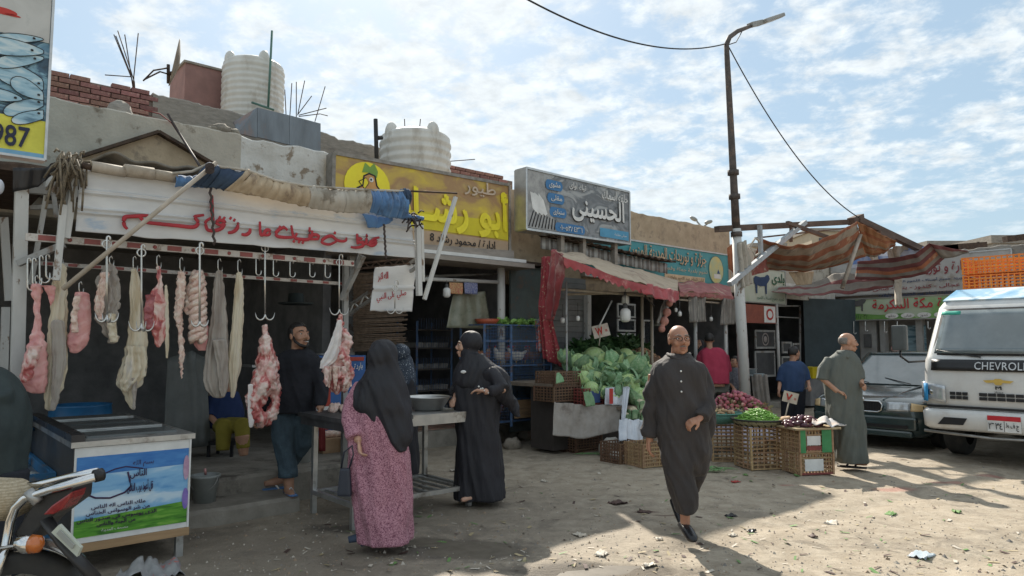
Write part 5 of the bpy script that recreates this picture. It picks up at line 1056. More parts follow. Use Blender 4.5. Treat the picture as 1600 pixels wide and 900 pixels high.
aw=thing('awning','red and beige cloth awning with a pointed valance over the vegetable stall','awning',T(960,440,7.6),ROWA)
AF=[(880,402,7.0),(925,418,7.0),(965,434,7.0),(1012,447,7.0),(1060,455,7.05)]
drape('top_cloth',[(864,389,8.3),(905,397,8.3),(950,408,8.3),(1000,423,8.3),(1060,437,8.3)],AF,AWB,50,14,.05,6,mid=[(872,394,7.6),(912,405,7.6),(958,418,7.6),(1008,434,7.6),(1060,446,7.6)],parent=aw)
TPf=TP(AF); mb=MB()
mb.grid(lambda u,v:pl(TPf,u)+V((0,0,-v*(.10+.045*abs(((u*17)%1)*2-1)*-1+.045+.08*max(0,u-.55))))+NN*(.02*noise.noise(V((u*14,v,0))))-NN*.01,136,6,False,.004); mb.obj('valance',AWR,aw)
drape('side_cloth',[(862,389,8.2),(870,393,7.6),(882,402,7.0)],[(855,502,8.0),(862,500,7.8),(868,488,7.6)],AWR,30,26,.10,5,vf=1.2,parent=aw,mid=[(858,445,8.1),(866,445,7.6),(878,440,7.2)])
drape('torn_edge',[(1000,441,7.02),(1032,449,7.02),(1060,455,7.02)],[(1002,457,6.95),(1032,468,6.9),(1057,472,6.95)],AWR,24,8,.05,6,parent=aw)
a2w=thing('awning','faded pink red awning with a scalloped edge right of the bright red one','awning',T(1100,460,8.1),ROWA)
drape('top_cloth',[(1058,440,8.8),(1100,441,8.8),(1140,446,8.8)],[(1062,456,7.7),(1100,458,7.7),(1146,463,7.7)],AWF,30,10,.05,6,parent=a2w)
TP2=TP([(1062,456,7.7),(1100,458,7.7),(1146,463,7.7)]); mb=MB()
mb.grid(lambda u,v:pl(TP2,u)+V((0,0,-v*(.06+.03*abs(math.sin(u*30)))))+NN*.03*noise.noise(V((u*10,v,3))),70,4,True,.004); mb.obj('valance',AWF,a2w)
STRC=mat('grey_striped_curtain',(.30,.28,.25),(.22,.20,.18),5,rough=.9,wave=(6,(.16,.15,.14),.6,'X',.5))
drape('curtain',[(1078,463,7.75),(1104,465,7.75)],[(1076,504,7.75),(1108,502,7.75)],STRC,24,10,.12,6,label='grey striped curtain tied at the middle post of the faded awning',cat='curtain')
drape('curtain',[(1130,466,7.7),(1146,468,7.7)],[(1127,508,7.7),(1154,506,7.7)],STRC,24,10,.12,6,seed=4,label='grey striped curtain hanging at the right end of the faded awning',cat='curtain')
drape('curtain',[(1040,462,7.4),(1052,464,7.4)],[(1022,504,7.3),(1034,512,7.3)],STRC,14,12,.08,5,seed=6,label='rolled striped cloth slanting under the right end of the red awning',cat='curtain')
th=thing('hanging_bag','pink net bag of onions hanging under the right end of the red awning','bag',onT(1036,518,7.3),ROWA); mb=MB()
for k,(x,y,r)in enumerate(((1050,462,4),(1046,474,6),(1042,488,7),(1038,502,7.5),(1034,514,6))):mb.ball(onT(x,y,7.25),pxr(r,7.25,x),10,7)
skin(mb,'net_bag',mat('pink_net',(.52,.26,.20),(.40,.17,.14),14,rough=.7),th,.02,2)
PATT=mat('patterned_drape',(.40,.06,.07),(.30,.05,.06),8,rough=.8,bump=.2,c3=(.55,.45,.30),s3=26,th3=(.60,.62));
drape('patterned_cloth',[(846,402,8.5),(862,400,8.3)],[(848,560,8.3),(880,575,8.1)],PATT,20,40,.09,4,vf=1.0,mid=[(842,480,8.3),(862,482,8.15)],label='red cloth with paisley pattern hanging between hen cage and vegetable stall',cat='cloth')
PATB=mat('patterned_drape_blue',(.07,.10,.22),(.40,.36,.30),45,rough=.8,c3=(.4,.1,.08),s3=20,th3=(.5,.52))
drape('patterned_cloth',[(836,500,8.4),(850,496,8.3)],[(838,548,8.35),(854,552,8.3)],PATB,14,14,.06,4,label='blue and white patterned end of the cloth by the hen cage',cat='cloth')
for(x,y,t,r,lab,cd)in((977,491,7.3,.085,'biggest opal bulb, hanging over the cabbages',38),(977,468,7.5,.06,'grey capped lamp just above the biggest bulb',8),(1062,490,7.6,.035,'small bulb right of the rolled striped cloth',20),(1056,484,7.9,.03,'faint small bulb behind the pink net bag',14),(1111,498,7.8,.032,'small bulb between the two grey curtains',24),(903,497,7.6,.03,'small bulb before the grey shutter',24),(879,500,7.9,.035,'dusty bulb beside the patterned cloth',24)):bulb(x,y,t,r,lab,cd)
PALM=mat('palm_rib',(.42,.28,.16),(.30,.19,.10),14,rough=.85,bump=.3,vary=.22,stretch=(.4,1,1),c3=(.22,.13,.08),s3=8); PLBR=mat('brown_plastic',(.17,.10,.06),(.12,.07,.045),8,rough=.6,vary=.15); PLRD=mat('dull_red_plastic',(.25,.06,.05),(.17,.045,.04),8,rough=.6); PLGR=mat('green_plastic_crate',(.04,.20,.07),(.06,.26,.10),8,rough=.6)
_crm={}
def crate(label,c,w,d,h,rz,m,rows=7,cols=5,th=.016,gap=None,group=None,m2=None,name='crate',band=None,cat='crate',bottom=True):
 r=thing(name,label,cat,c,rz,group); key=(round(w,3),round(d,3),round(h,3),m.name)
 if key not in _crm:
  l=[]
  for L_ in(w,d):mb=MB(); mb.box((0,0,0),(L_,.010,th)); o=mb.obj('slat',m,origin=(0,0,0)); l.append(o.data); bpy.data.objects.remove(o)
  mb=MB(); mb.box((0,0,h/2),(th*1.1,.010,h)); o=mb.obj('upright',m,origin=(0,0,0)); l.append(o.data); bpy.data.objects.remove(o)
  mb=MB(); mb.box((0,0,h/2),(.024,.024,h)); o=mb.obj('corner_post',m,origin=(0,0,0)); l.append(o.data); bpy.data.objects.remove(o); _crm[key]=l
 mw,md,mu,mc=_crm[key]
 def lk(n,me,x,y,z,a=0):
  o=bpy.data.objects.new(n,me); COL.objects.link(o); o.parent=r; o.location=(x,y,z); o.rotation_euler=(random.uniform(-.02,.02),random.uniform(-.012,.012),a)
 for i in range(rows):
  z=th*.6+(h-th*1.2)*i/(rows-1)
  for y in(-d/2,d/2):lk('slat',mw,0,y+(.011 if y<0 else-.011)*(i%2),z)
  for x in(-w/2,w/2):lk('slat',md,x,0,z,PI/2)
 for k in range(cols):
  x=-w/2+w*(k+1)/(cols+1)
  for y in(-d/2,d/2):lk('upright',mu,x,y+(.014 if y<0 else-.014),0)
 for k in range(max(2,int(cols*d/w))):
  y=-d/2+d*(k+1)/(int(max(2,cols*d/w))+1)
  for x in(-w/2,w/2):lk('upright',mu,x,y,0,PI/2)
 for x in(-w/2,w/2):
  for y in(-d/2,d/2):lk('corner_post',mc,x,y,0)
 M=Matrix.Translation(c)@Matrix.Rotation(rz,4,'Z')
 if bottom:mb=MB(M); mb.bx(-w/2+.01,w/2-.01,-d/2+.01,d/2-.01,.004,.014); mb.obj('base',m,r)
 if band:
  for(x0,x1,z0,z1,bm)in band:mb=MB(M); mb.bx(x0,x1,-d/2-.016,-d/2-.011,z0,z1); mb.obj('printed_band' if bm is WHITEP else 'band',bm,r)
 return r
def gpt(px,py):p=onG(px,py); return V((p.x,p.y,gz(p.x,p.y)))
def crate_at(label,px,py,w,d,h,m,z=0,rz=ROWA,**kw):
 p=onG(px,py,z); off=Matrix.Rotation(rz,3,'Z')@V((0,d/2,0)); return crate(label,V((p.x,p.y,z))+off,w,d,h,rz,m,**kw)
RZV=R(12)
crate_at('tall palm rib crate under the green net basket',1136,722,.36,.34,.50,PALM,rows=11,cols=2,rz=R(-6))
crate_at('tall palm rib crate under the basket of green beans',1200,734,.44,.40,.52,PALM,rows=11,cols=4,rz=RZV)
crate_at('palm rib crate with a green stripe half hidden behind the bean crate',1238,706,.40,.36,.42,PALM,rows=9,cols=4,rz=RZV)
G1=PLGR; bw=.44
crate_at('lower of the two stacked crates under the aubergines, with a white sticker',1277,742,bw,.36,.26,PALM,rows=6,cols=9,rz=RZV,band=[(-.17,.08,.05,.19,WHITEP),(-.21,.2,.005,.03,PLRD)])
crate_at('upper stacked crate with green bands under the aubergines',1277,742-.262*1100/8.45,bw,.36,.27,PALM,z=.262,rows=6,cols=9,rz=RZV,band=[(-.22,-.14,0,.27,G1),(.06,.20,.0,.27,G1),(-.14,.06,.03,.08,PLRD),(-.13,.05,.09,.2,WHITEP)])if False else None
pc=onG(1277,742); pc=V((pc.x,pc.y,0))+Matrix.Rotation(RZV,3,'Z')@V((0,.18,0))
crate('upper stacked crate with green bands under the aubergines',pc+V((0,0,.265)),bw,.36,.27,RZV,PALM,rows=6,cols=9,band=[(-.22,-.15,0,.27,G1),(.07,.20,.0,.27,G1),(-.14,.06,.03,.08,PLRD),(-.13,.05,.09,.2,WHITEP)])
for i,(px,py,w,h,m,lab)in enumerate(((920,706,.55,.24,PLBR,'dark brown crate under the left of the grey sacking'),(988,724,.44,.27,PLBR,'dark crate with a red base under the white plastic bag'),(1022,730,.36,.30,PALM,'palm crate behind the legs of the bald man'))):
 crate_at(lab,px,py,w,.36,h,m,rows=7,cols=8,rz=ROWA-.1*i)
c=onT(888,640,7.35); zc=0
def crate_t(label,px0,px1,py,t,d,h,m,**kw):
 a,b=LX(px0,py,t),LX(px1,py,t); return crate(label,W((a.x+b.x)/2,t+d/2,(a.z+b.z)/2),b.x-a.x,d,h,ROWA,m,**kw)
crate_t('brown slatted crate at the left under the cabbages, upper of its stack',868,906,604,7.25,.4,.22,PLBR,rows=6,cols=9)
crate_t('brown slatted crate at the left under the cabbages, lower of its stack',865,912,627,7.2,.4,.22,PLBR,rows=6,cols=9)
crate_t('blue and dark red crate below the cabbage leaves',913,957,632,7.0,.4,.24,PLRD,rows=6,cols=8,band=[(-.2,.02,.03,.20,mat('dull_blue_plastic',(.05,.09,.22)))])
TRAYW=mat('old_board',(.25,.20,.15),(.17,.13,.1),8,rough=.9,bump=.3)
mb=MB(ROW); a,b=LX(866,628,7.2),LX(1040,640,6.8)
stand=thing('display_stand','old board stand carrying the heap of cabbages','stand',W((a.x+b.x)/2,7.6,.05),ROWA)
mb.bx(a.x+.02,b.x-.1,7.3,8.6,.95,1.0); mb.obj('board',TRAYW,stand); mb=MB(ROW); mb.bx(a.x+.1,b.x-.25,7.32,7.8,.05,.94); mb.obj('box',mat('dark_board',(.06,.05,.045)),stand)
mb=MB(ROW); mb.bx(a.x+.9,b.x-.1,6.75,7.28,.62,.66); mb.obj('board',TRAYW,stand)
SACK=mat('grey_sacking',(.33,.30,.27),(.25,.22,.19),6,rough=.95,bump=.4,bscale=60,c3=(.18,.15,.13),s3=3)
drape('sacking',[(866,628,7.12),(915,633,7.0),(972,632,6.8)],[(863,680,7.0),(912,686,6.9),(968,673,6.75)],SACK,44,20,.05,6,label='grey brown sacking hung over the front of the vegetable stand',cat='sacking')
PLW=mat('white_plastic_bag',(.62,.64,.68),(.5,.53,.58),6,rough=.35,bump=.4)
drape('plastic_bag',[(968,655,6.55),(1005,656,6.45)],[(966,688,6.4),(1007,694,6.35)],PLW,26,14,.06,6,label='white plastic bag folded over the crate below the cauliflowers',cat='bag')
bagw=drape('printed_sack',[(946,606,6.9),(982,604,6.85)],[(946,632,6.85),(974,634,6.8)],PLW,20,12,.04,5,seed=3,label='white sack with a red printed strip under the cabbages',cat='sack')
P_=[onT(x,y,6.78)for x,y in((952,631),(958,631),(958,607),(952,607))]; mb=MB(); mb.add(P_,[(0,1,2,3)]); mb.obj('printed_strip',REDP,bagw)
drape('printed_sack',[(974,604,6.82),(984,606,6.75)],[(968,690,6.5),(972,690,6.45)],PLW,8,20,.05,3,seed=5,label='narrow end of white sack hanging from the cabbages to the ground',cat='sack')
CABI=mat('cabbage_green',(.38,.54,.20),(.50,.63,.32),5,rough=.5,vary=.22,bump=.6,bscale=9,sub=.1,c3=(.50,.60,.36),s3=3.5); CABO=mat('cabbage_outer_leaf',(.16,.32,.15),(.28,.43,.25),5,rough=.55,vary=.25,bump=.6,bscale=12,c3=(.36,.48,.28),s3=4,th3=(.55,.62))
def cabbage_proto(seed):
 r=random.Random(seed); th=thing('cabbage','','cabbage'); mb=MB(); mb.ball((0,0,.86),(1,1,.86),20,14)
 mb.v=[p*(1+.05*noise.noise(p*1.6+V((seed,0,0))))for p in mb.v]; o=mb.obj('heart',CABI,th)
 for k in range(6):
  az=k*1.05+r.uniform(-.3,.3); tilt=r.uniform(.0,.9); R0=Matrix.Rotation(az,3,'Z')@Matrix.Rotation(tilt,3,'Y'); rr_=1.035+.03*(k%3); op=r.uniform(.08,.75)
  def fn(u,v):
   a=(u-.5)*1.7*math.sin(PI*min(1,.25+v*.62)); e=-.95+v*2.0; q=rr_+op*v**3+.07*math.sin(u*19+k)*v*v+.10*noise.noise(V((u*3,v*3,k+seed)))+.04*abs(u-.5)
   return R0@V((math.cos(e)*math.cos(a)*q,math.cos(e)*math.sin(a)*q,math.sin(e)*q*.9))+V((0,0,.86))
  mb=MB(); mb.grid(fn,12,10,True,.025); mb.obj('leaf',CABO if k%3 else CABI,th)
 return th
protos=[cabbage_proto(s)for s in(1,2,3)]; used=[False]*3
def place(pr,i,loc,sc,rot,**kw):
 if not used[i]:o=pr[i]; used[i]=True
 else:o=copy_tree(pr[i])
 o.location=loc; o.scale=(sc,)*3; o.rotation_euler=rot
 for k,v in kw.items():o[k]=v
 return o
CB=[(881,557,10,7.9),(900,565,13,7.7),(931,558,16,7.75),(958,562,15,7.6),(988,570,16,7.45),(920,573,13,7.55),(944,574,12,7.5),(968,580,14,7.35),(1008,582,14,7.25),(912,591,12,7.3),(932,593,13,7.25),(953,596,14,7.15),(985,600,17,7.0),(1012,600,13,7.0),(925,607,11,7.1),(962,613,12,6.95),(1003,618,13,6.8),(1022,612,12,6.85),(940,612,10,7.05),(890,572,10,7.9),(975,556,12,7.9),(1020,594,13,7.3),(1000,560,10,7.9)]
cl_=['small cabbage at the far left end of the heap','ragged cabbage second from the left end of the heap','biggest pale round cabbage on top of the heap','cabbage on top right of the biggest pale one','pale cabbage on top nearest the bald man','cabbage just under the biggest pale one to the left','cabbage just under the biggest pale one to the right','cabbage in the middle of the heap','cabbage at the right behind the bald man shoulder','lower left cabbage above the brown crate','cabbage over the blue and red crate','cabbage with hanging leaves at mid bottom','large leafy blue green cabbage above the white sack','cabbage beside the bald man upper arm','small cabbage touching the red crate','small cabbage directly over the white sack','cabbage above the cauliflowers','cabbage behind the bald man arm','smallest cabbage at the bottom of the heap','cabbage behind the ragged one at left','cabbage at the back beside the herbs','half hidden cabbage beside the man','back row cabbage near the potatoes']
for i,(x,y,r,t)in enumerate(CB):
 p=onT(x,y,t); rad=pxr(r,t,x)*1.16; place(protos,i%3,p-V((0,0,rad*.86)),rad,(random.uniform(-.4,.4),random.uniform(-.4,.4),random.uniform(0,6)),label=cl_[i],category='cabbage',group='cabbages heaped on the vegetable stall')
leaf_pile('cabbage_leaves','loose outer cabbage leaves between the heads','leaves',onT(958,600,7.15),.55,.3,.30,120,.16,CABO,seed=4)
leaf_pile('herbs','dark green herbs heaped behind the cabbages','herbs',onT(935,553,8.4),.95,.3,.30,700,.12,LEAFD,seed=5); leaf_pile('herbs','dark green herbs at the back beside the potatoes','herbs',onT(975,545,8.5),.7,.3,.25,500,.12,LEAFD,seed=6)
drape('loose_leaf',[(912,612,6.95),(924,612,6.95)],[(915,636,6.9),(928,634,6.9)],CABO,10,10,.05,4,label='long blue green cabbage leaf hanging over the red crate',cat='leaf')
drape('loose_leaf',[(870,582,7.15),(876,584,7.15)],[(868,600,7.1),(880,597,7.1)],CABO,8,8,.04,4,label='grey green leaf hanging from the leftmost brown crate',cat='leaf')
CAUL=mat('cauliflower_curd',(.62,.56,.40),(.5,.42,.28),12,rough=.8,bump=.6,bscale=60)
for i,(x,y,r,lab)in enumerate(((988,644,9,'cauliflower on the left of the lower tray'),(1002,647,9,'cauliflower nearest the bald man arm'),(1000,630,8,'cauliflower above the other two'),(978,650,6,'small cauliflower at the left edge of the lower tray'))):
 p=onT(x,y,6.75); rad=pxr(r,6.75,x); th=thing('cauliflower',lab,'cauliflower',p-V((0,0,rad))); mb=MB()
 for k in range(26):a=V((random.gauss(0,1),random.gauss(0,1),abs(random.gauss(0,1)))).normalized()*rad*.72; mb.ball(p+a,rad*.34,8,6)
 skin(mb,'curd',CAUL,th,.012,1)
 for k in range(5):
  az=k*1.26; mb=MB(); mb.grid(lambda u,v:p+V((math.cos(az+(u-.5)*1.1)*rad*(.9+.35*v*v),math.sin(az+(u-.5)*1.1)*rad*(.9+.35*v*v),rad*(-1+1.6*v-.5*abs(u-.5)))),6,6,True,.003); mb.obj('leaf',CABO,th)
def heap(name,cat,lab,group,n,c,rx,ry,h,r,m,seed,M=ROW,squash=(1,1,.9),parts=None,longer=0):
 mb=MB(); mb.ball((0,0,0),V(squash)*r,10,7); mb.v=[p*(1+.12*noise.noise(p/r*.9+V((seed,0,0))))for p in mb.v]; o=mb.obj(name,m,origin=(0,0,0)); me=o.data; bpy.data.objects.remove(o); rn=random.Random(seed); pts=[]
 tries=0
 while len(pts)<n and tries<6000:
  tries+=1; a=rn.uniform(0,2*PI); d=math.sqrt(rn.random()); x,y=math.cos(a)*d*rx,math.sin(a)*d*ry; top=h*(1-d**1.6); z=top
  if any((x-q[0])**2+(y-q[1])**2+(z-q[2])**2<(1.45*r*min(squash[0],1.2))**2 for q in pts):continue
  pts.append((x,y,z))
 for(x,y,z)in pts:
  q=V(c)+(M.to_3x3()@V((x,y,z)))+V((0,0,r*squash[2])); o=bpy.data.objects.new(name,me); COL.objects.link(o); o.location=q; o.rotation_euler=(rn.uniform(-.6,.6),rn.uniform(-.6,.6),rn.uniform(0,6.3)); o.scale=(rn.uniform(.8,1.15),)*3
  finish(o,lab,cat,group)
 mb=MB(); mb.lathe(V(c),[(.001,h*.8),(min(rx,ry)*.4,h*.7),(min(rx,ry)*.95,0),(min(rx,ry),-.01),(.001,-.01)],20)
 return pts
heap('potato','potato','brown potato in the heap at the back of the vegetable stall','potatoes heaped behind the cabbages',150,onT(1002,578,8.1),.62,.40,.34,.040,mat('potato_skin',(.33,.20,.11),(.25,.15,.08),12,rough=.9,vary=.25,bump=.3),3)
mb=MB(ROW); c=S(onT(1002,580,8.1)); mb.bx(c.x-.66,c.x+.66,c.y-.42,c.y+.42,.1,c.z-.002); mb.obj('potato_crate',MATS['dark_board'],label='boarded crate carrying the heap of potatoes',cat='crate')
mb=MB(Matrix.Translation(onT(1002,578,8.1))@ROW); mb.lathe((0,0,0),[(.001,.30),(.25,.26),(.5,.10),(.6,0)],24); mb.v=mb.v; mb.obj('potato_mound',mat('potato_mound',(.17,.10,.06),(.10,.06,.04),20,rough=.95),label='filler mound inside the potato heap, coloured dark for the shade between potatoes',cat='potatoes',kind='stuff')  # filler under the potatoes; gap shade put into its darker potato colour
CLW=mat('white_lilac_cloth',(.58,.56,.66),(.48,.46,.56),4,rough=.8,bump=.15)
c=onG(1153,646,.56); cS=S(c); tbl=thing('market_table','low table under a white cloth with a heap of pink onions','table',V((c.x,c.y,0)),ROWA)
Mo=Matrix.Translation(V((c.x,c.y,0)))@Matrix.Rotation(R(-14),4,'Z')
mb=MB(Mo); mb.bx(-.5,.5,-.05,.75,.50,.54); mb.obj('top',TRAYW,tbl)
for x in(-.45,.45):
 for y in(0,.7):mb=MB(Mo); mb.bx(x-.025,x+.025,y-.025,y+.025,-.01,.50); mb.obj('leg',TRAYW,tbl)
def cloth_on(Mx,x0,x1,y0,y1,z,drop,m,label,seed=0,parent=None):
 mb=MB(Mx)
 def fn(u,v):
  X=(u*1.5-.25); Y=(v*1.5-.5); x=x0+(x1-x0)*min(max(X,0),1); y=y0+(y1-y0)*min(max(Y,0),1); dx=max(0,-X,X-1)*4; dy=max(0,-Y)*2; dd=max(dx,dy)
  n=noise.noise(V((u*9,v*9,seed)))*.035*dd; ox=(-1 if X<0 else 1)*(.03*dx+n)if dx else 0; oy=-(.04*dy+n)if dy else 0
  return V((x+ox,y+oy,z+.004-dd*drop*(1+.25*noise.noise(V((u*4,v*4,seed+3))))+.006*noise.noise(V((u*12,v*12,1)))))
 mb.grid(fn,48,40,True,.004); return mb.obj('cloth',m,parent,label=label,cat='cloth')
cloth_on(Mo,-.52,.52,-.07,.76,.545,.34,CLW,'white lilac cloth draped over the onion table')
ON=mat('red_onion',(.42,.12,.14),(.30,.07,.10),10,rough=.5,vary=.3,c3=(.55,.42,.28),s3=6)
heap('onion','onion','pink red onion in the heap on the white cloth','onions heaped on the white cloth',110,Mo@V((.0,.33,.555)),.47,.36,.26,.036,ON,6,M=Mo)
leaf_pile('onion_leaves','dry onion skins and green stalks over the onion heap','leaves',Mo@V((.05,.30,.60)),.42,.30,.18,260,.09,mat('dry_stalk',(.34,.32,.14),(.45,.36,.22),12,vary=.2),seed=8,M=Matrix.Identity(4))
drape('cloth',[(1150,668,5.6),(1176,668,5.5)],[(1164,708,5.45),(1176,706,5.4)],CLW,16,16,.05,4,label='hanging corner of white cloth between the two tall palm crates',cat='cloth')
def basket(label,c,r,h,m,m2=None):
 th=thing('basket',label,'basket',c); mb=MB(); mb.lathe(c,[(.001,0),(r*.72,0),(r*.92,h*.5),(r,h),(r*.96,h),(r*.88,h*.5),(r*.70,.012),(.001,.012)],40); mb.obj('bowl',m,th)
 mb=MB(); mb.lathe(c,[(r+.012*math.cos(a),h+.012*math.sin(a))for a in[2*PI*j/8 for j in range(9)]],40); mb.obj('rim',m2 or m,th)
 if m2:
  for k in range(22):a=2*PI*k/22; mb=MB(); mb.tube([c+V((math.cos(a)*(r*.97+.004),math.sin(a)*(r*.97+.004),h)),c+V((math.cos(a+.16)*(r*.80),math.sin(a+.16)*(r*.80),h*.1))],.010,5); mb.obj('strap',m2,th)
 return th
cb=onG(1200,734); cb=V((cb.x,cb.y,0))+Matrix.Rotation(RZV,3,'Z')@V((0,.2,.525))
basket('wide flat basket of green beans on a palm crate',cb,.33,.085,mat('basket_weave',(.34,.30,.18),(.22,.2,.12),30,rough=.9),mat('black_strap',(.035,.035,.03)))
BEAN=mat('green_bean',(.16,.36,.05),(.24,.46,.09),20,rough=.45)
rbn=random.Random(9); mb=MB()
for k in range(420):
 a=rbn.uniform(0,6.3); d=math.sqrt(rbn.random()); x,y=math.cos(a)*d*.28,math.sin(a)*d*.28; z=.05+.15*(1-d**1.7)+rbn.uniform(-.01,.015); az=rbn.uniform(0,6.3); l=rbn.uniform(.035,.06); cv=rbn.uniform(-.015,.015)
 dx,dy=math.cos(az),math.sin(az); q=cb+V((x,y,z)); mb.tube([q-V((dx,dy,rbn.uniform(-.3,.3)))*l,q+V((-dy*cv,dx*cv,.006)),q+V((dx,dy,rbn.uniform(-.3,.3)))*l],[.004,.0075,.003],5)
mb.obj('green_beans',BEAN,label='heap of bright green beans in the flat basket',cat='green beans',kind='stuff',group=None)
mb=MB(); mb.lathe(cb,[(.001,.19),(.12,.16),(.24,.07),(.29,.04)],24); o=mb.obj('bean_mound',BEAN,label='packed green beans inside the heap',cat='green beans',kind='stuff')
cn=onG(1136,722); cn=V((cn.x,cn.y,.505))+V((-.05,.17,0)); basket('shallow basket lined with green net on the left palm crate',cn,.30,.13,mat('green_net',(.08,.20,.16),(.12,.27,.22),40,rough=.8,bump=.5,bscale=80))
heap('ginger_root','root','pale brown root in the green net basket','roots in the green net basket',34,cn+V((0,0,.11)),.25,.2,.04,.028,mat('pale_root',(.48,.33,.18),(.38,.25,.13),10,vary=.2),4,squash=(1.5,.8,.7))
ct=pc+V((0,0,.54)); mb=MB(Matrix.Translation(ct)@Matrix.Rotation(RZV,4,'Z'))
mb.bx(-.30,.32,-.22,.22,0,.022); mb.obj('board',mat('straw_board',(.45,.36,.22),(.35,.27,.16),16,rough=.9,bump=.4),label='straw covered board on the green banded crate',cat='board')
heap('aubergine','aubergine','dark purple aubergine in the heap on the straw board','aubergines on the straw board',44,ct+V((-.04,0,.022)),.27,.17,.09,.027,mat('aubergine_skin',(.07,.025,.04),(.16,.06,.07),8,rough=.35,vary=.3),5,M=Matrix.Rotation(RZV,4,'Z'),squash=(1.9,1,.9))
rock(ct+V((-.21,.10,.05)),.07,'pale brown root lying left behind the aubergines',3,'root','root',mat('pale_root',(.48,.33,.18)),sq=(1.5,.8,.7))
drape('plastic_bag',[(1270,652,4.2),(1318,655,4.1)],[(1268,662,4.0),(1322,667,3.95)],mat('peach_bag',(.66,.55,.46),(.6,.6,.62),5,rough=.35),18,10,.05,4,label='white and peach plastic bag beside the aubergines',cat='bag')
def price(px,py,t,w,h,tilt,body,label,stick):
 c=onT(px,py,t); th=thing('price_card',label,'price card',onT(*stick,t)); M=Matrix.Translation(c)@Matrix.Rotation(-math.atan2(c.x,c.y),4,'Z')@Matrix.Rotation(tilt,4,'Y')
 mb=MB(M); mb.box((0,0,0),(w,.008,h)); mb.obj('card',mat('stained_card',(.60,.55,.47),(.5,.4,.34),8,rough=.8),th)
 letter(body,[M@V(q)for q in((-w*.32,-.005,-h*.34),(w*.12,-.005,-h*.34),(w*.12,-.005,h*.34),(-w*.32,-.005,h*.34))],REDP,th,bold=.05,ar=False,lift=.002)
 mb=MB(M); mb.box((w*.32,-.006,-h*.05),(w*.14,.002,h*.2)); mb.obj('red_smudge',mat('smudged_red',(.5,.2,.17)),th)
 mb=MB(); mb.tube([c+V((0,.012,0)),onT(*stick,t)],.010,6); mb.obj('stick',WOODP,th)
price(1235,621,4.75,.19,.145,R(14),'٧','white card with a red seven on a stick behind the aubergines',(1226,655))
price(939,517,7.5,.26,.20,R(-14),'W','white card with red strokes hanging on a strut over the cabbages',(936,540))
p=onG(1180,660); mt=thing('side_table','pale blue grey table behind the onions with a steel bowl on it','table',p,ROWA); pS=V((p.x,p.y,0))+V((.1,.9,0)); Mt=Matrix.Translation(pS)@Matrix.Rotation(R(-15),4,'Z')
mb=MB(Mt); mb.bx(-.42,.42,-.3,.3,.90,.94); mb.obj('top',mat('blue_grey_paint',(.34,.40,.42),(.26,.31,.33),6,rough=.6),mt)
for x in(-.38,.38):
 for y in(-.26,.26):mb=MB(Mt); mb.bx(x-.025,x+.025,y-.025,y+.025,-.01,.899); mb.obj('leg',MATS['blue_grey_paint'],mt)
bowl(Mt@V((.05,0,.941)),.22,.11,'steel bowl on the pale blue grey table',1.2)
drape('sacking',[Mt@V((.12,-.31,.945)),Mt@V((.44,-.31,.945))],[Mt@V((.16,-.36,.25)),Mt@V((.50,-.34,.2))],SACK,16,16,.06,5,pts=True,label='grey sack hanging from the pale blue grey table',cat='sack')
rock(gpt(955,713),.17,'pale whitish stone left of the flat one before the dark crate',11,m=mat('pale_stone',(.42,.40,.36),(.34,.32,.28),10,rough=.9,bump=.5),sq=(1,.8,.9)); rock(gpt(962,719),.14,'flat pale stone before the dark crate with a red base',12,m=MATS['pale_stone'],sq=(1.5,.8,.55))
rock(gpt(1110,718),.11,'grey stone beside the left palm crate',13)
SC_G=mat('onion_green',(.12,.30,.10),(.22,.40,.16),12,rough=.5)
mb=MB(); c=gpt(1112,737)
for k in range(26):
 a=rbn.uniform(-.5,.5)+(PI if k%2 else 0)+.1; q=c+V((rbn.uniform(-.15,.15),rbn.uniform(-.06,.06),.015+rbn.random()*.04)); l=rbn.uniform(.08,.2); mb.tube([q,q+V((math.cos(a)*l*.5,math.sin(a)*l*.5,.025)),q+V((math.cos(a)*l,math.sin(a)*l,0))],[.010,.008,.004],5,flat=.4)
mb.obj('green_stalks',SC_G,label='heap of green stalks dropped on the ground before the palm crates',cat='stalks',kind='stuff')
mb=MB()
for k in range(14):q=gpt(895+k*4,712-(k%3)); a=rbn.uniform(-.3,.3); mb.tube([q+V((0,0,.012)),q+V((.08,.02*a,.02)),q+V((.15,.05*a,.012))],.008,5,flat=.4)
mb.obj('green_stalks',SC_G,label='thin line of green stalks below the grey sacking',cat='stalks',kind='stuff')
# ================================================================== street lamp
LAMPG=mat('rusty_lamp_pole',(.12,.10,.09),(.07,.06,.055),8,rough=.75,metal=.2,bump=.3,c3=(.17,.12,.09),s3=5)
LB=W(S(onT(1150,340,7.0)).x,7.0,0); LBt=onT(1135,70,7.0); p0=onT(1165,597,7.0); LB=V((p0.x,p0.y,0)); lampT=LBt
lp=thing('street_lamp','tall leaning street lamp with a white painted lower shaft beside the turquoise sign','street lamp',LB)
def lpt(z):return LB.lerp(LBt,z/LBt.z)
mb=MB(); mb.tube([lpt(0),lpt(3.7)],[.105,.085],14); mb.obj('painted_shaft',POSTW,lp)
mb=MB(); mb.tube([lpt(3.7),lpt(4.6),lpt(LBt.z-.35),LBt,onT(1140,58,7.0),onT(1152,49,7.0),onT(1175,40,7.0)],[.078,.068,.052,.048,.045,.042,.035],12); mb.obj('shaft',LAMPG,lp)
for z in(3.55,4.25,4.7):mb=MB(); mb.tube([lpt(z),lpt(z+.09)],.105,12); mb.obj('clamp',LAMPG,lp)
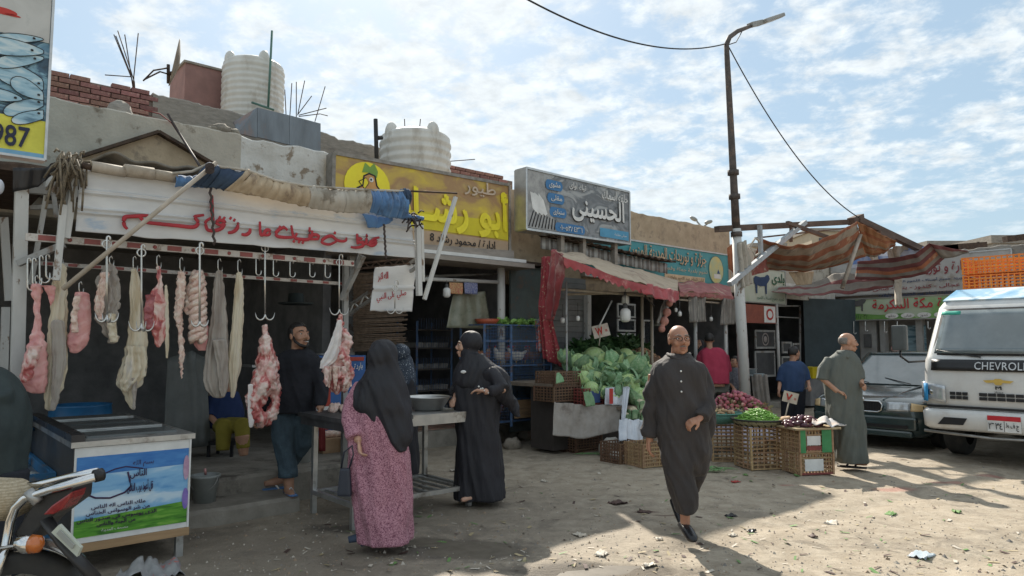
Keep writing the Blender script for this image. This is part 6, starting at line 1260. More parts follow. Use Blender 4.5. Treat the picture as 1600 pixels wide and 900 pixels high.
A_,B_=onT(1172,41,7.0),onT(1217,26,6.9); mb=MB(); mb.beam(A_+V((0,0,.02)),A_.lerp(B_,.35),.13,.09); mb.obj('lamp_housing',mat('grey_lamp',(.30,.31,.30),(.22,.22,.21),6,rough=.5),lp)
mb=MB(); mb.beam(A_.lerp(B_,.35),B_,.30,.075); mb.obj('lamp_head',MATS['grey_lamp'],lp,bevel=.02); mb=MB(); mb.beam(A_.lerp(B_,.42)-V((0,0,.042)),A_.lerp(B_,.95)-V((0,0,.042)),.24,.012); mb.obj('lens',mat('cloudy_lens',(.42,.40,.34),rough=.3),lp)
mb=MB(); mb.tube([onT(1138,70,6.95),onT(1150,66,6.95),onT(1160,48,6.95)],.010,5); mb.obj('wire',BCAP,lp)
def catenary(name,a,b,sag,label,r=.012):
 mb=MB(); mb.tube([a.lerp(b,i/30)-V((0,0,sag*4*(i/30)*(1-i/30)))for i in range(31)],r,5); return mb.obj(name,mat('overhead_wire',(.03,.03,.03)),label=label,cat='wire')
catenary('overhead_wire',onT(1135,68,7.0),onT(790,-20,6.0),.35,'thin wire sagging from the lamp top out of the picture at top left')
catenary('overhead_wire',onT(1138,72,7.0),onT(1342,340,6.5),.45,'thin wire curving from the lamp top down to the canvas frame')
tl=thing('twin_lamp','small distant twin headed street lamp beyond the turquoise sign','street lamp',onY(1097,539,45)*V((1,1,0))if False else V((onY(1097,539,45).x,45,0)))
mb=MB(); q=onY(1097,360,45); mb.tube([V((q.x,45,0)),onY(1097,362,45)],.09,8); mb.tube([onY(1097,372,45),onY(1094,352,45),onY(1089,346,45)],.06,6); mb.tube([onY(1097,372,45),onY(1099,354,45),onY(1105,350,45)],.06,6); mb.obj('pole',POSTG,tl)
for(x,y,a)in((1084,342,.5),(1107,347,-.25)):mb=MB(); mb.ball(onY(x,y,45),(.28,.2,.13),12,8,Matrix.Rotation(a,3,'Y')); mb.obj('lamp_head',MATS['grey_lamp'],tl)
# ================================================================== canvas shelter
cf=thing('canvas_frame','timber and pipe frame of the torn canvas shelter beside the street lamp','frame',lpt(0)+V((.3,0,0)))
TIM=mat('old_dark_timber',(.13,.09,.07),(.08,.055,.045),8,rough=.9,bump=.4,stretch=(.3,.3,1)); PIPEW=mat('pale_pipe',(.40,.42,.44),(.30,.32,.33),8,rough=.6)
def fp(a,b,w,m=TIM,name='timber',rnd=False):pole(name,m,T(*a),T(*b),w,parent=cf,rnd=rnd)
fp((1120,358,7.1),(1345,346,6.8),.11); fp((1230,348,6.75),(1296,372,6.6),.07); fp((1340,343,6.7),(1440,390,6.4),.14); fp((1372,365,6.55),(1395,372,6.5),.12)
fp((1140,444,6.9),(1258,347,6.7),.085,PIPEW,'brace'); fp((1187,352,6.9),(1189,404,6.9),.07,PIPEW,'upright'); fp((1180,372,7.4),(1325,356,7.2),.035,TIM,'rail',True); fp((1236,350,6.9),(1236,378,6.9),.05); fp((1330,346,6.75),(1345,340,6.75),.16,name='timber_end')
fp((1350,350,6.7),(1316,450,6.9),.09,RAGG,'strut',True)
fp((1213,475,9.0),(1218,600,9.0),.08,POSTW,'post',True); fp((1250,478,9.2),(1250,600,9.2),.06,POSTG,'post',True); fp((1212,478,9.0),(1252,478,9.2),.04,POSTG,'rail',True); fp((1214,495,9.05),(1250,497,9.2),.03,POSTG,'rail',True)
def striped(name,top,bot,mats,pat,nu,nv,amp,fu,seed,label,sag=0,mid=None,cat='canvas',bands='v'):
 a,b=TP(top),TP(bot); m_=TP(mid)if mid else None; nrm=(pl(a,1)-pl(a,0)).cross(pl(b,.5)-pl(a,.5)).normalized()
 def fn(u,v):
  p=pl(a,u).lerp(pl(b,u),v)if not m_ else(pl(a,u).lerp(pl(m_,u),v*2)if v<.5 else pl(m_,u).lerp(pl(b,u),v*2-1))
  f=noise.noise(V((u*fu,v*2,seed)))+.5*noise.noise(V((u*fu*2.5,v*3,seed+4)))
  return p+nrm*amp*f-V((0,0,sag*math.sin(PI*u)*math.sin(PI*v)))
 mb=MB(); mb.grid(fn,nu,nv,True,.006)
 for j in range(nv):
  for i in range(nu):
   k=pat[int((j/nv if bands=='v' else i/nu)*len(pat))]; mb.fm[j*nu+i]=k; mb.fm[nu*nv+j*nu+i]=k
 return mb.obj(name,mats,label=label,cat=cat)
ORC=mat('faded_orange_canvas',(.34,.13,.065),(.27,.10,.055),6,rough=.9,bump=.3,c3=(.42,.27,.17),s3=4); BGC=mat('dusty_beige_canvas',(.36,.29,.22),(.29,.235,.175),6,rough=.9,bump=.3,c3=(.2,.16,.13),s3=3); MRC=mat('maroon_canvas',(.17,.06,.055),(.13,.045,.045),6,rough=.9,bump=.3); GYC=mat('grey_beige_canvas',(.22,.195,.165),(.17,.15,.13),5,rough=.9,bump=.3)
striped('striped_canvas',[(1188,372,6.9),(1228,384,6.6),(1268,380,6.5),(1308,364,6.5),(1338,346,6.6)],[(1172,424,7.8),(1208,421,7.8),(1255,425,7.7),(1300,418,7.4),(1352,400,7.0)],[ORC,BGC],[0,1,1,0,0,1,1,0,0,1,1,0],70,48,.07,5,1,'large sagging orange and beige striped canvas hung beside the street lamp',sag=.10)
striped('striped_canvas',[(1338,345,6.62),(1360,356,6.5),(1385,370,6.45),(1400,376,6.45)],[(1352,400,7.0),(1366,402,6.9),(1380,396,6.8),(1398,384,6.6)],[ORC,BGC,mat('rust_net',(.40,.17,.07),(.34,.2,.12),60,rough=.9)],[2,2,0,2,2,1,0,2,0,1],30,30,.05,5,2,'crumpled rust orange end of canvas at the peak of the frame',sag=.05)
striped('striped_canvas',[(1340,408,7.4),(1390,404,6.6),(1430,396,6.0),(1452,380,5.7)],[(1336,436,7.5),(1395,438,6.6),(1448,428,5.9),(1480,400,5.6)],[MRC,GYC,ORC],[0,1,0,2,1,0],40,24,.06,5,4,'maroon and beige striped canvas hanging left of the orange crates',sag=.05)
striped('striped_canvas',[(1222,450,9.0),(1262,442,9.0),(1320,426,8.0),(1400,428,6.8)],[(1205,456,8.6),(1255,462,8.6),(1320,460,7.9),(1396,448,6.8)],[GYC,MRC],[0,0,1,0,0,1],50,24,.07,6,6,'dusty maroon edged canvas sagging below the orange striped one')
striped('striped_canvas',[(1452,380,5.7),(1486,388,5.4),(1512,392,5.2)],[(1472,404,5.6),(1490,402,5.4),(1514,394,5.2)],[MRC,GYC],[0,1,1],16,12,.04,5,9,'narrow twisted strip of canvas stretching to the right over the lettered boards')
drape('torn_tarp',[(1325,400,7.9),(1362,391,7.3),(1398,387,6.9),(1444,385,6.3)],[(1330,420,7.8),(1366,421,7.3),(1400,418,6.8),(1440,408,6.2)],mat('blue_white_tarp',(.08,.17,.42),(.40,.44,.50),3,rough=.6,wave=(1.2,(.5,.52,.55),.7,'Z',3)),40,10,.12,6,label='torn blue and white tarp behind the striped canvases',cat='tarpaulin')
drape('white_rag',[(1386,392,6.9),(1400,384,6.6),(1420,382,6.6)],[(1394,432,6.8),(1402,434,6.8),(1410,430,6.8)],RAGG,24,24,.12,4,seed=5,mid=[(1388,410,6.9),(1402,408,6.8),(1415,404,6.8)],label='bunched white rag tied to the end of the canvas frame',cat='rag')
drape('white_rag',[(1396,430,6.8),(1408,430,6.8)],[(1399,478,6.8),(1409,476,6.8)],RAGG,10,24,.09,4,seed=6,label='long white rag dangling before the red lettered board',cat='rag')
drape('white_rag',[(1358,398,7.2),(1374,392,7.2)],[(1366,416,7.2),(1376,414,7.2)],RAGG,10,12,.07,4,seed=7,label='small white rag under the peak of the frame',cat='rag')
drape('brown_cloth',[(1232,425,7.7),(1272,424,7.7)],[(1244,446,7.7),(1268,444,7.7)],RAGT,20,10,.06,4,seed=8,label='sunlit brown cloth hanging below the orange striped canvas',cat='cloth')
drape('white_cloth',[(1152,380,6.9),(1166,375,6.85)],[(1158,450,6.9),(1176,444,6.85)],RAGG,14,22,.10,4,seed=9,label='dirty white cloth tied around the lamp shaft',cat='cloth')
drape('orange_cloth',[(1136,388,7.3),(1150,376,7.2)],[(1140,420,7.3),(1150,430,7.2)],ORC,12,14,.08,4,seed=3,label='faded orange cloth between turquoise sign and lamp',cat='cloth')
drape('patterned_cloth',[(1172,408,7.3),(1196,404,7.3)],[(1166,434,7.3),(1200,424,7.3)],mat('paisley_canvas',(.30,.10,.08),(.22,.07,.06),6,c3=(.42,.36,.28),s3=16,th3=(.58,.62)),20,12,.07,4,seed=11,label='red and white patterned canvas bunched below the brace',cat='cloth')
mb=MB(); mb.tube([T(1180,372,6.9),T(1172,385,6.9),T(1180,400,6.9),T(1192,392,6.9),T(1186,376,6.9)],.02,6,closed=True); mb.obj('rope_coil',RAGG,label='coiled pale rope hanging from the frame beside the lamp',cat='rope')
# ================================================================== the corner and the shops facing the street end
ROW2=Matrix.Rotation(ROWA-PI/2,4,'Z'); SB=20.0
def LY(px,py,s=SB):p=onS(px,py,s); return V((-p.dot(NN),s,p.z))
PALEG=print_mat('pale_green_print',[(.3,(.42,.48,.38)),(.5,(.50,.54,.46)),(.7,(.38,.45,.33))],1.2)
a,b=LX(1160,430,9.0),LX(1228,476,9.0)
sg=Sign('shop_sign','pale green butcher sign with a dark bull behind the canvas shelter','sign',ROW,a.x,b.x,b.z,LX(1228,424,9.0).z,b.z,LX(1228,424,9.0).z,9.0,.08,PALEG,ALU,.03)
def bull(sg,cu,cv,ku,kv,m,flip=1):
 pts=[(-.5,.1),(-.52,.3),(-.4,.42),(-.1,.38),(.2,.42),(.38,.55),(.5,.5),(.55,.35),(.45,.2),(.35,.1),(.32,-.4),(.24,-.4),(.22,-.02),(-.1,-.05),(-.28,.0),(-.3,-.4),(-.4,-.4),(-.42,.0)]
 sg.patch([(cu+x*ku*flip,cv+y*kv)for x,y in(pts if flip>0 else reversed(pts))],m,lift=.012)
bull(sg,.42,.5,.35,.6,mat('bull_navy',(.03,.06,.14))); sg.text('بلدى',.66,.55,.97,.9,mat('green_letters',(.03,.12,.06)),.02); sg.text('لتوريد جميع اصناف اللحوم',.30,.06,.95,.20,mat('green_letters',(.03,.12,.06)),0)
mb=MB(ROW); a,b=LX(1228,476,9.0),LX(1322,455,9.0); mb.bx(a.x,19.9,8.98,9.1,2.75,3.15); mb.obj('white_fascia',PLASTW,shopb)
REDBD=mat('brick_red_board',(.30,.09,.06),(.22,.07,.05),5); a,b=LX(1147,500,8.9),LX(1212,478,8.9)
sg=Sign('shop_sign','low brick red board with a white notice beside the lamp','sign',ROW,a.x,b.x,a.z-.05,b.z,a.z-.05,b.z,8.9,.06,REDBD,None,0)
sg.patch([(.70,.05),(.98,.05),(.98,.95),(.70,.95)],WHITEP); sg.ell(.84,.5,.09,.32,REDP,.008); sg.ell(.84,.5,.06,.2,WHITEP,.012)
gp2=thing('butcher_shop','dark framed shop front with round emblems behind the lamp','shop',W(LX(1195,540,9.2).x,9.2,.14),ROWA)
for(x0,x1,y0,y1)in((1180,1210,516,545),(1180,1210,548,590),(1222,1236,534,552),(1238,1250,536,554),(1222,1250,556,590)):
 p,q=LX(x0,y1,9.2),LX(x1,y0,9.2); mb=MB(ROW); f=.05
 mb.bx(p.x,q.x,9.18,9.22,p.z,p.z+f); mb.bx(p.x,q.x,9.18,9.22,q.z-f,q.z); mb.bx(p.x,p.x+f,9.183,9.217,p.z+f,q.z-f); mb.bx(q.x-f,q.x,9.183,9.217,p.z+f,q.z-f); mb.obj('frame',POSTG,gp2)
 mb=MB(ROW); mb.bx(p.x+f,q.x-f,9.195,9.20,p.z+f,q.z-f); mb.obj('panel',mat('dark_panel',(.05,.05,.055),(.08,.08,.08),4),gp2)
 if y0==516:mb=MB(); c=W((p.x+q.x)/2,9.19,(p.z+q.z)/2); mb.lathe(c,[(.16,0),(.16,.006),(.13,.006),(.13,0)],24,axis=-NN); mb.lathe(c,[(.08,0),(.08,.006),(.001,.006)],16,axis=-NN); mb.obj('emblem',mat('worn_emblem',(.34,.3,.28)),gp2)
eb=thing('shop_building','shop building across the end of the street behind the parked car and truck','building',ROW2@V((-4,20,0)),ROWA-PI/2)
def onS_top(px,py):return LY(px,py)
DKT=mat('dark_shutter_teal',(.045,.065,.075),(.035,.05,.058),3,rough=.6,bump=.1)
ragged_wall('parapet',-12.0,9.5,SB,.25,2.85,3.95,mat('dim_render',(.27,.25,.22),(.21,.19,.17),3,rough=.95,bump=.4,c3=(.15,.13,.11),s3=3),.06,parent=eb,M=ROW2,seed=20)
mb=MB(); q1,q2=T(1256,500,9.05),onS(1342,500,19.9); mb.sheet([V((q1.x,q1.y,.02)),V((q2.x,q2.y,.02)),V((q2.x,q2.y,2.8)),V((q1.x,q1.y,2.8))],.05,V((.2,1,0))); mb.obj('corner_shutter',DKT,eb)
mb=MB(ROW2); a=LY(1380,500); mb.bx(-13,a.x-.9,SB+.02,SB+.1,.1,2.84); mb.obj('dark_shutter',DKT,eb)
mb=MB(ROW2); mb.bx(-13,9.5,SB+.26,SB+3.5,2.86,2.98); mb.obj('roof',BLOCK,eb); mb=MB(ROW2); mb.bx(-13,9.5,SB+3.3,SB+3.5,0,2.85); mb.obj('back_wall',DARKW,eb)
GPIL=mat('grey_render',(.33,.33,.32),(.26,.26,.25),4,rough=.9,bump=.2)
for(x0,x1)in((1343,1368),(1374,1382),(1430,1440)):p,q=LY(x0,500,SB-.02),LY(x1,500,SB-.02); mb=MB(ROW2); mb.bx(p.x,q.x,SB-.02,SB+.2,0,2.84); mb.obj('pillar',GPIL,eb)
p,q=LY(1351,543,SB-.05),LY(1361,522,SB-.05); mb=MB(ROW2); mb.bx(p.x,q.x,SB-.08,SB-.022,p.z,q.z); mb.obj('meter_box',BCAP,eb)
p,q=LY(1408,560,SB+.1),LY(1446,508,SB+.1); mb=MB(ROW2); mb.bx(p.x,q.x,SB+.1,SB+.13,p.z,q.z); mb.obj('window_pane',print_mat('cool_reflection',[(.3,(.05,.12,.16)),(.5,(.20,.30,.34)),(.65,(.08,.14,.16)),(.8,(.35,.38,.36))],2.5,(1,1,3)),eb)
for s_ in(6.0,):mb=MB(ROW2); mb.bx(q.x+.5,q.x+.8,SB-.01,SB+.2,0,2.84); mb.obj('pillar',GPIL,eb)
GREYS=mat('weathered_white_board',(.44,.43,.41),(.36,.35,.33),3,rough=.6,c3=(.27,.24,.2),s3=2)
a,b=LY(1322,462,SB-.1),LY(1535,402,SB-.1)
sg=Sign('shop_sign','upper weathered white board with rows of dark red and navy writing','sign',ROW2,LY(1300,462,SB-.1).x,b.x+.6,a.z,b.z+.15,a.z,b.z+.15,SB-.1,.08,GREYS,ALU,.03)
MARO=mat('maroon_letters',(.26,.04,.05)); NAVY=mat('navy_letters',(.04,.07,.16))
def svz(px,py):q=LY(px,py,SB-.1); return(q.x-sg.c[0].x)/(sg.c[1].x-sg.c[0].x),(q.z-sg.c[0].z)/(sg.c[3].z-sg.c[0].z)
def stext(body,x0,x1,yb,yt,m,bold):u0,v0=svz(x0,yb); u1,v1=svz(x1,yt); sg.text(body,u0,v0,u1,v1,m,bold)
stext('جزارة و توريدات',1420,1520,432,405,MARO,.015); stext('لتوريد جميع أصناف اللحوم البلدية',1395,1510,444,430,NAVY,.01); stext('عجالى - كندوز - بتلو - ضانى',1364,1500,456,441,MARO,.008); stext('إدارة / الحاج عبد الحميد ربيع وأولاده',1374,1486,466,452,NAVY,.004)
GRW=print_mat('green_white_print',[(.3,(.50,.52,.50)),(.48,(.42,.50,.36)),(.6,(.20,.40,.12)),(.75,(.50,.54,.50))],.9,(1,1,.6))
a,b=LY(1322,501,SB-.2),LY(1514,462,SB-.2)
sg=Sign('shop_sign','green and white butcher board with big red lettering and a black bull','sign',ROW2,a.x,b.x,a.z,LY(1322,468,SB-.2).z,a.z,LY(1322,468,SB-.2).z,SB-.2,.08,GRW,ALU,.03)
bull(sg,.11,.68,.14,.65,BCAP); sg.patch([(.01,.02),(.60,.02),(.55,.28),(.30,.22),(.01,.36)],mat('grass_green_print',(.10,.26,.06),(.2,.36,.1),4),lift=.006)
sg.text('جزارة مكة المكرمة',.24,.34,.97,.93,mat('bright_red_letters',(.52,.045,.06)),.02,lift=.016); sg.text('٠١٠٠٣٨٨٨٠٣٨',.03,.06,.20,.28,BLACKP,0,lift=.016)
for u,w in((.40,'بتلو'),(.53,'ضانى'),(.66,'كندوز'),(.79,'عجالى')):sg.ell(u,.16,.055,.12,WHITEP,.010); sg.text(w,u-.03,.08,u+.03,.22,BLACKP,0,lift=.016)
for i,(x,y)in enumerate(((1334,520),(1352,516),(1382,518),(1402,548),(1450,512))):
 mb=MB(); mb.tube([onS(x,502,SB-.3),onS(x,y,SB-.3),onS(x+2,y+3,SB-.3),onS(x+4,y,SB-.3)],.012,5); mb.obj('meat_hook',CHROME,label=('leftmost hook','second hook','third hook','long hook holding a joint','rightmost hook')[i]+' under the green and white board',cat='hook')
th=thing('hanging_meat','pink joint of meat hanging under the green board left of the truck','meat',onS(1402,566,SB-.3)); mb=MB(); c=onS(1402,553,SB-.3)
for k in range(5):mb.ball(c+V((random.uniform(-.07,.07),random.uniform(-.05,.05),.14-k*.09)),.09+.015*k,10,7)
skin(mb,'joint',M_RED,th,.03,1)
def house(label,px0,px1,pyt,Y,col,wins=(),d=8):
 a,b=onY(px0,pyt,Y),onY(px1,pyt,Y); m=mat('render_%d'%int(px0),col,None,.4,rough=.9); th=thing('house',label,'house',V(((a.x+b.x)/2,Y+d/2,0)))
 mb=MB(); mb.bx(a.x,b.x,Y,Y+d,0,a.z); mb.obj('wall',m,th); mb=MB(); mb.bx(a.x-.2,b.x+.2,Y-.2,Y+d+.2,a.z+.004,a.z+.3); mb.obj('roof_slab',BLOCK,th)
 for(x0,y0,x1,y1)in wins:p,q=onY(x0,y1,Y),onY(x1,y0,Y); mb=MB(); mb.bx(p.x,q.x,Y-.05,Y+.05,p.z,q.z); f=mb.obj('window',mat('window_shade',(.10,.11,.12)),th)
house('beige block of flats far behind the striped canvas',1268,1352,362,62,(.45,.38,.28),[(1280,372,1288,384),(1300,370,1308,382)]); house('low cream house far beyond the canvas frame at left',1176,1225,386,55,(.42,.36,.27),[(1184,394,1190,402)])
house('pale grey upper storey behind the orange crates on the truck',1552,1640,381,26,(.40,.40,.39),d=3); house('plain grey brown house behind the torn blue tarp',1420,1480,392,48,(.34,.3,.26))
house('grey brown wall block left of the upper white board',1452,1560,388,30,(.30,.28,.26),d=2)
for i,(x,y,w)in enumerate(((1468,392,26),(1505,388,34),(1590,374,20))):
 a=onY(x-w,y,24); b=onY(x+w,y-5,24); mb=MB(); mb.beam(a,b,.25,.2); mb.obj('scrap_timber',RUST,label=('scrap board lying on the far roof edge at left','long scrap board on the far roof edge in the middle','scrap board on the pale grey storey at right')[i],cat='board')
mb=MB(); mb.tube([onY(1529,392,24),onY(1528,378,24)],.05,5); mb.obj('aerial_stub',RUST,label='short pipe sticking up from the far roof edge',cat='pipe')
YT=mat('yellow_plastic',(.62,.48,.02),rough=.4); p=onT(1268,585,8.6); mb=MB(ROW); q=S(p); mb.box((q.x,q.y,q.z+.05),(.6,.35,.28),taper=(1.12,1.12)); mb.obj('tub',YT,label='yellow plastic tub behind the grey robed man',cat='tub'); mb=MB(ROW); mb.bx(q.x-.4,q.x+.4,q.y-.15,q.y+.3,.05,q.z-.095); mb.obj('counter',DARKW,label='dark counter under the yellow tub',cat='counter')
# ================================================================== vehicles (x runs from the nose back, y towards the shops)
GLASS=mat('vehicle_glass',(.10,.13,.14),(.16,.19,.20),2.5,rough=.06,spec=.9,coat=.5); RUB=mat('tyre_rubber',(.03,.03,.03),(.05,.047,.042),10,rough=.85); BLK=mat('black_trim',(.02,.02,.022),rough=.4)
LENSM=mat('headlamp_glass',(.50,.53,.55),(.36,.38,.40),18,rough=.12,metal=.3,coat=.6); AMB=mat('amber_lens',(.75,.55,.30),rough=.2); CHR=mat('bright_chrome',(.7,.7,.7),(.6,.6,.6),rough=.12,metal=1.0); RIMM=mat('wheel_cover',(.42,.43,.43),(.33,.33,.33),8,rough=.4,metal=.5)
def wheel(M,x,y,r,w,root,side=-1,cover=RIMM,ns_=8):
 c=M@V((x,y,r)); ax=M.to_3x3()@V((0,side,0)); mb=MB(); h=w/2
 mb.lathe(c,[(r*.6,-h),(r*.92,-h),(r,-h*.7),(r,h*.7),(r*.93,h),(r*.66,h),(r*.62,h*.7),(.001,h*.6)],32,axis=ax); t=mb.obj('wheel',RUB,root)
 mb=MB(); mb.lathe(c,[(r*.62,h*.72),(r*.60,h*.95),(r*.5,h*.98),(r*.2,h*1.05),(.001,h*1.1)],28,axis=ax); mb.obj('rim',cover,t)
 a0=ax.orthogonal().normalized(); b0=ax.cross(a0)
 for k in range(ns_):
  a=2*PI*k/ns_; d=a0*math.cos(a)+b0*math.sin(a); mb=MB(); mb.beam(c+ax*h*1.03+d*r*.28,c+ax*h*1.0+d*r*.52,r*.09,.012,up=ax); mb.obj('slot',BLK,t)
def sect(x,hw,zb,zt,rt=.10,bul=.03,n=5):
 P=[V((x,-hw+.05,zb)),V((x,-hw,zb+.06)),V((x,-hw-bul,zb+(zt-zb)*.55))]
 for k in range(n):a=PI/2*k/(n-1); P.append(V((x,-hw+rt-rt*math.cos(a),zt-rt*.6+rt*.6*math.sin(a))))
 P+=[V((x,-hw*.4,zt+.015))]
 return P+[V((p.x,-p.y,p.z))for p in reversed(P)]
CARM=W(11.25,4.72,0); Mc=Matrix.Translation(CARM)@ROW
DGR=mat('dusty_dark_green_paint',(.022,.045,.047),(.035,.055,.055),3,rough=.2,coat=.8,spec=.5,c3=(.06,.07,.065),s3=2.5,th3=(.55,.9))
car=thing('parked_car','dark green dusty saloon car parked nose outward behind the grey robed man','car',CARM,ROWA)
st_=[(0.02,.66,.30,.60),(.05,.74,.24,.66),(.14,.81,.20,.715),(.35,.84,.19,.76),(.9,.85,.19,.85),(1.2,.86,.19,.90),(1.5,.86,.19,.93),(3.0,.86,.19,.94),(3.9,.85,.2,.97),(4.3,.82,.26,.95),(4.45,.74,.32,.85)]
mb=MB(Mc); mb.rings([sect(*s)for s in st_]); mb.obj('body',DGR,car)
def gh(x,hw,z):return[V((x,-hw,z)),V((x,hw,z))]
B0,B1,T0,T1=(1.15,.78,.915),(4.05,.76,.95),(1.88,.60,1.40),(3.35,.60,1.41)
mb=MB(Mc); mb.grid(lambda u,v:V((T0[0]-.04+(T1[0]-T0[0]+.08)*u,(v-.5)*2*.62,1.405+.035*math.sin(PI*u)+.02*math.sin(PI*v))),10,8,True,.03); mb.obj('roof',DGR,car)
def pane(name,pts,m,root,M,th=.006):mb=MB(M); a,b,c=V(pts[0]),V(pts[1]),V(pts[2]); n=(b-a).cross(c-b).normalized(); mb.sheet(pts,th,n); return mb.obj(name,m,root)
pane('windscreen',[(B0[0],-B0[1],B0[2]),(T0[0],-T0[1],T0[2]),(T0[0],T0[1],T0[2]),(B0[0],B0[1],B0[2])],GLASS,car,Mc)
pane('rear_window',[(B1[0],-B1[1],B1[2]),(T1[0],-T1[1],T1[2]),(T1[0],T1[1],T1[2]),(B1[0],B1[1],B1[2])],GLASS,car,Mc)
for s in(-1,1):
 def sp(x,z):u=(z-.92)/.48; return(x,s*(.83-.22*u),z)
 pane('side_window',[sp(1.42,.93),sp(2.40,.93),sp(2.40,1.38),sp(1.95,1.38)],GLASS,car,Mc); pane('side_window',[sp(2.47,.93),sp(3.4,.93),sp(3.2,1.38),sp(2.47,1.38)],GLASS,car,Mc)
 for a,b,w in(((B0[0],s*.80,.91),(T0[0],s*.61,1.41),.06),(sp(2.435,.92),sp(2.435,1.40),.07),((B1[0],s*.79,.95),(T1[0],s*.61,1.41),.10),((1.15,s*.82,.915),(4.05,s*.80,.95),.05)):mb=MB(Mc); mb.beam(a,b,w,w); mb.obj('pillar',DGR,car)
 for x in(.86,3.42):
  mb=MB(Mc); mb.lathe((x,s*.87,.31),[(.37,.0),(.37,.012),(.001,.012)],28,axis=(0,s,0)); mb.obj('wheel_arch',BLK,car); wheel(Mc,x,s*.80,.305,.19,car,s)
 mb=MB(Mc); mb.grid(lambda u,v:V((-.014+.05*u*u+.03*v,s*(.36+.30*u),.575+.13*v)),8,4,True,s*.03); mb.obj('headlight',LENSM,car)
 mb=MB(Mc); mb.grid(lambda u,v:V((.042+.16*u*u+.03*v,s*(.67+.15*u),.58+.12*v*(1-.3*u))),6,4,True,s*.03); mb.obj('corner_lamp',AMB,car)
 mb=MB(Mc); mb.ball((1.55,s*.98,1.0),(.07,.11,.07),12,8); mb.obj('mirror',DGR,car)
mb=MB(Mc); mb.box((.035,0,.40),(.14,1.52,.20)); mb.box((.02,0,.25),(.12,1.40,.10)); mb.obj('bumper',DGR,car,bevel=.03)
mb=MB(Mc); mb.box((-.038,0,.355),(.02,1.30,.05)); mb.obj('bumper_strip',BLK,car)
mb=MB(Mc); mb.tube([(-.005,y,z)for y,z in((-.27,.58),(-.29,.66),(-.25,.71),(.25,.71),(.29,.66),(.27,.58),(.22,.55),(-.22,.55))],.014,6,closed=True); mb.obj('grille_surround',CHR,car)
mb=MB(Mc); mb.box((.03,0,.63),(.05,.52,.14)); mb.obj('grille',BLK,car)
for k in range(13):mb=MB(Mc); y=-.24+k*.04; mb.bx(-.003,.003,y,y+.012,.565,.70); mb.obj('grille_bar',BLK,car)
mb=MB(Mc); mb.lathe((-.01,0,.735),[(.035,0),(.035,.01),(.001,.01)],16,axis=(-1,0,0)); mb.obj('badge',CHR,car)
for y in(-.3,.35):mb=MB(Mc); mb.tube([(1.12,y,.93),(1.28,y+.45,1.01)],.008,5); mb.obj('wiper',BLK,car)
mb=MB(Mc); mb.box((.5,-.3,.845),(.02,.02,.01));
for s in(-1,1):mb=MB(Mc); mb.tube([(.12,s*.26,.722),(.6,s*.36,.815),(1.1,s*.46,.905)],.014,6); mb.obj('bonnet_crease',DGR,car)
TRM=W(10.68,2.68,0); Mt_=Matrix.Translation(TRM)@ROW; TRW=mat('white_truck_paint',(.66,.66,.64),(.58,.57,.55),3,rough=.28,coat=.5,c3=(.38,.34,.29),s3=2.2,th3=(.60,.80))
tr=thing('white_truck','white cab over truck at the right edge with orange crates loaded behind the cab','truck',TRM,ROWA)
def rr_(z,xf,hw,xb=1.75,r=.12):
 P=[]
 for(cx,cy,a0)in((xf+r,hw-r,PI/2),(xf+r,-hw+r,PI),(xb-r,-hw+r,1.5*PI),(xb-r,hw-r,0)):
  for k in range(5):a=a0+PI/2*k/4; P.append(V((cx+r*math.cos(a),cy+r*math.sin(a),z)))
 return P
mb=MB(Mt_); mb.rings([rr_(*a)for a in((.68,.08,.96),(.72,.05,.99),(.95,.03,1.0),(1.20,.05,1.0),(1.36,.09,1.0),(1.40,.12,.99),(2.08,.47,.92),(2.17,.56,.88),(2.23,.72,.80),(2.25,.95,.6))]); mb.obj('cab',TRW,tr)
def wsx(z):return.12+(z-1.40)/.68*.35
def wsp(y,z,o=-.012):return V((wsx(z)+o+.05*abs(y)**4,y,z))
mb=MB(Mt_); mb.grid(lambda u,v:wsp((u-.5)*2*(.90-.06*v),1.42+.64*v,-.016),16,8,True,.008); mb.obj('windscreen_gasket',BLK,tr)
mb=MB(Mt_); mb.grid(lambda u,v:wsp((u-.5)*2*(.87-.06*v),1.445+.59*v,-.026),16,8,True,.006); ws=mb.obj('windscreen',GLASS,tr)
mb=MB(Mt_); mb.grid(lambda u,v:wsp(.60+.24*u,1.98+.05*v,-.034),4,2,True,.002); mb.obj('green_film',mat('green_film',(.05,.40,.30)),ws)
mb=MB(Mt_); mb.grid(lambda u,v:V((.028-.0+(.04*v),(u-.5)*1.76,1.215+.15*v)),16,3,True,.01); mb.obj('front_band',BLK,tr)
letter('CHEVROLET',[Mt_@V(q)for q in((.020,.36,1.235),(.020,-.30,1.235),(.045,-.30,1.335),(.045,.36,1.335))],mat('silver_letters',(.55,.56,.57),rough=.3,metal=.4),tr,bold=.008,ar=False,lift=.006,space=1.05)
GOLD=mat('gold_badge',(.62,.42,.10),rough=.4);
def fpatch(poly,m,name='badge',x=.022):mb=MB(Mt_); mb.sheet([V((x,y,z))for y,z in poly],.006,(-1,0,0)); return mb.obj(name,m,tr)
cy=.10
fpatch([(cy+.17,1.10),(cy+.05,1.11),(cy+.03,1.125),(cy-.03,1.125),(cy-.05,1.11),(cy-.17,1.10),(cy-.13,1.07),(cy-.05,1.075),(cy-.03,1.045),(cy+.03,1.045),(cy+.05,1.075),(cy+.13,1.07)],GOLD,x=.012)
letter('M',[Mt_@V(q)for q in((.018,cy+.035,.985),(.018,cy-.035,.985),(.018,cy-.035,1.03),(.018,cy+.035,1.03))],BLK,tr,bold=.05,ar=False,lift=.006)
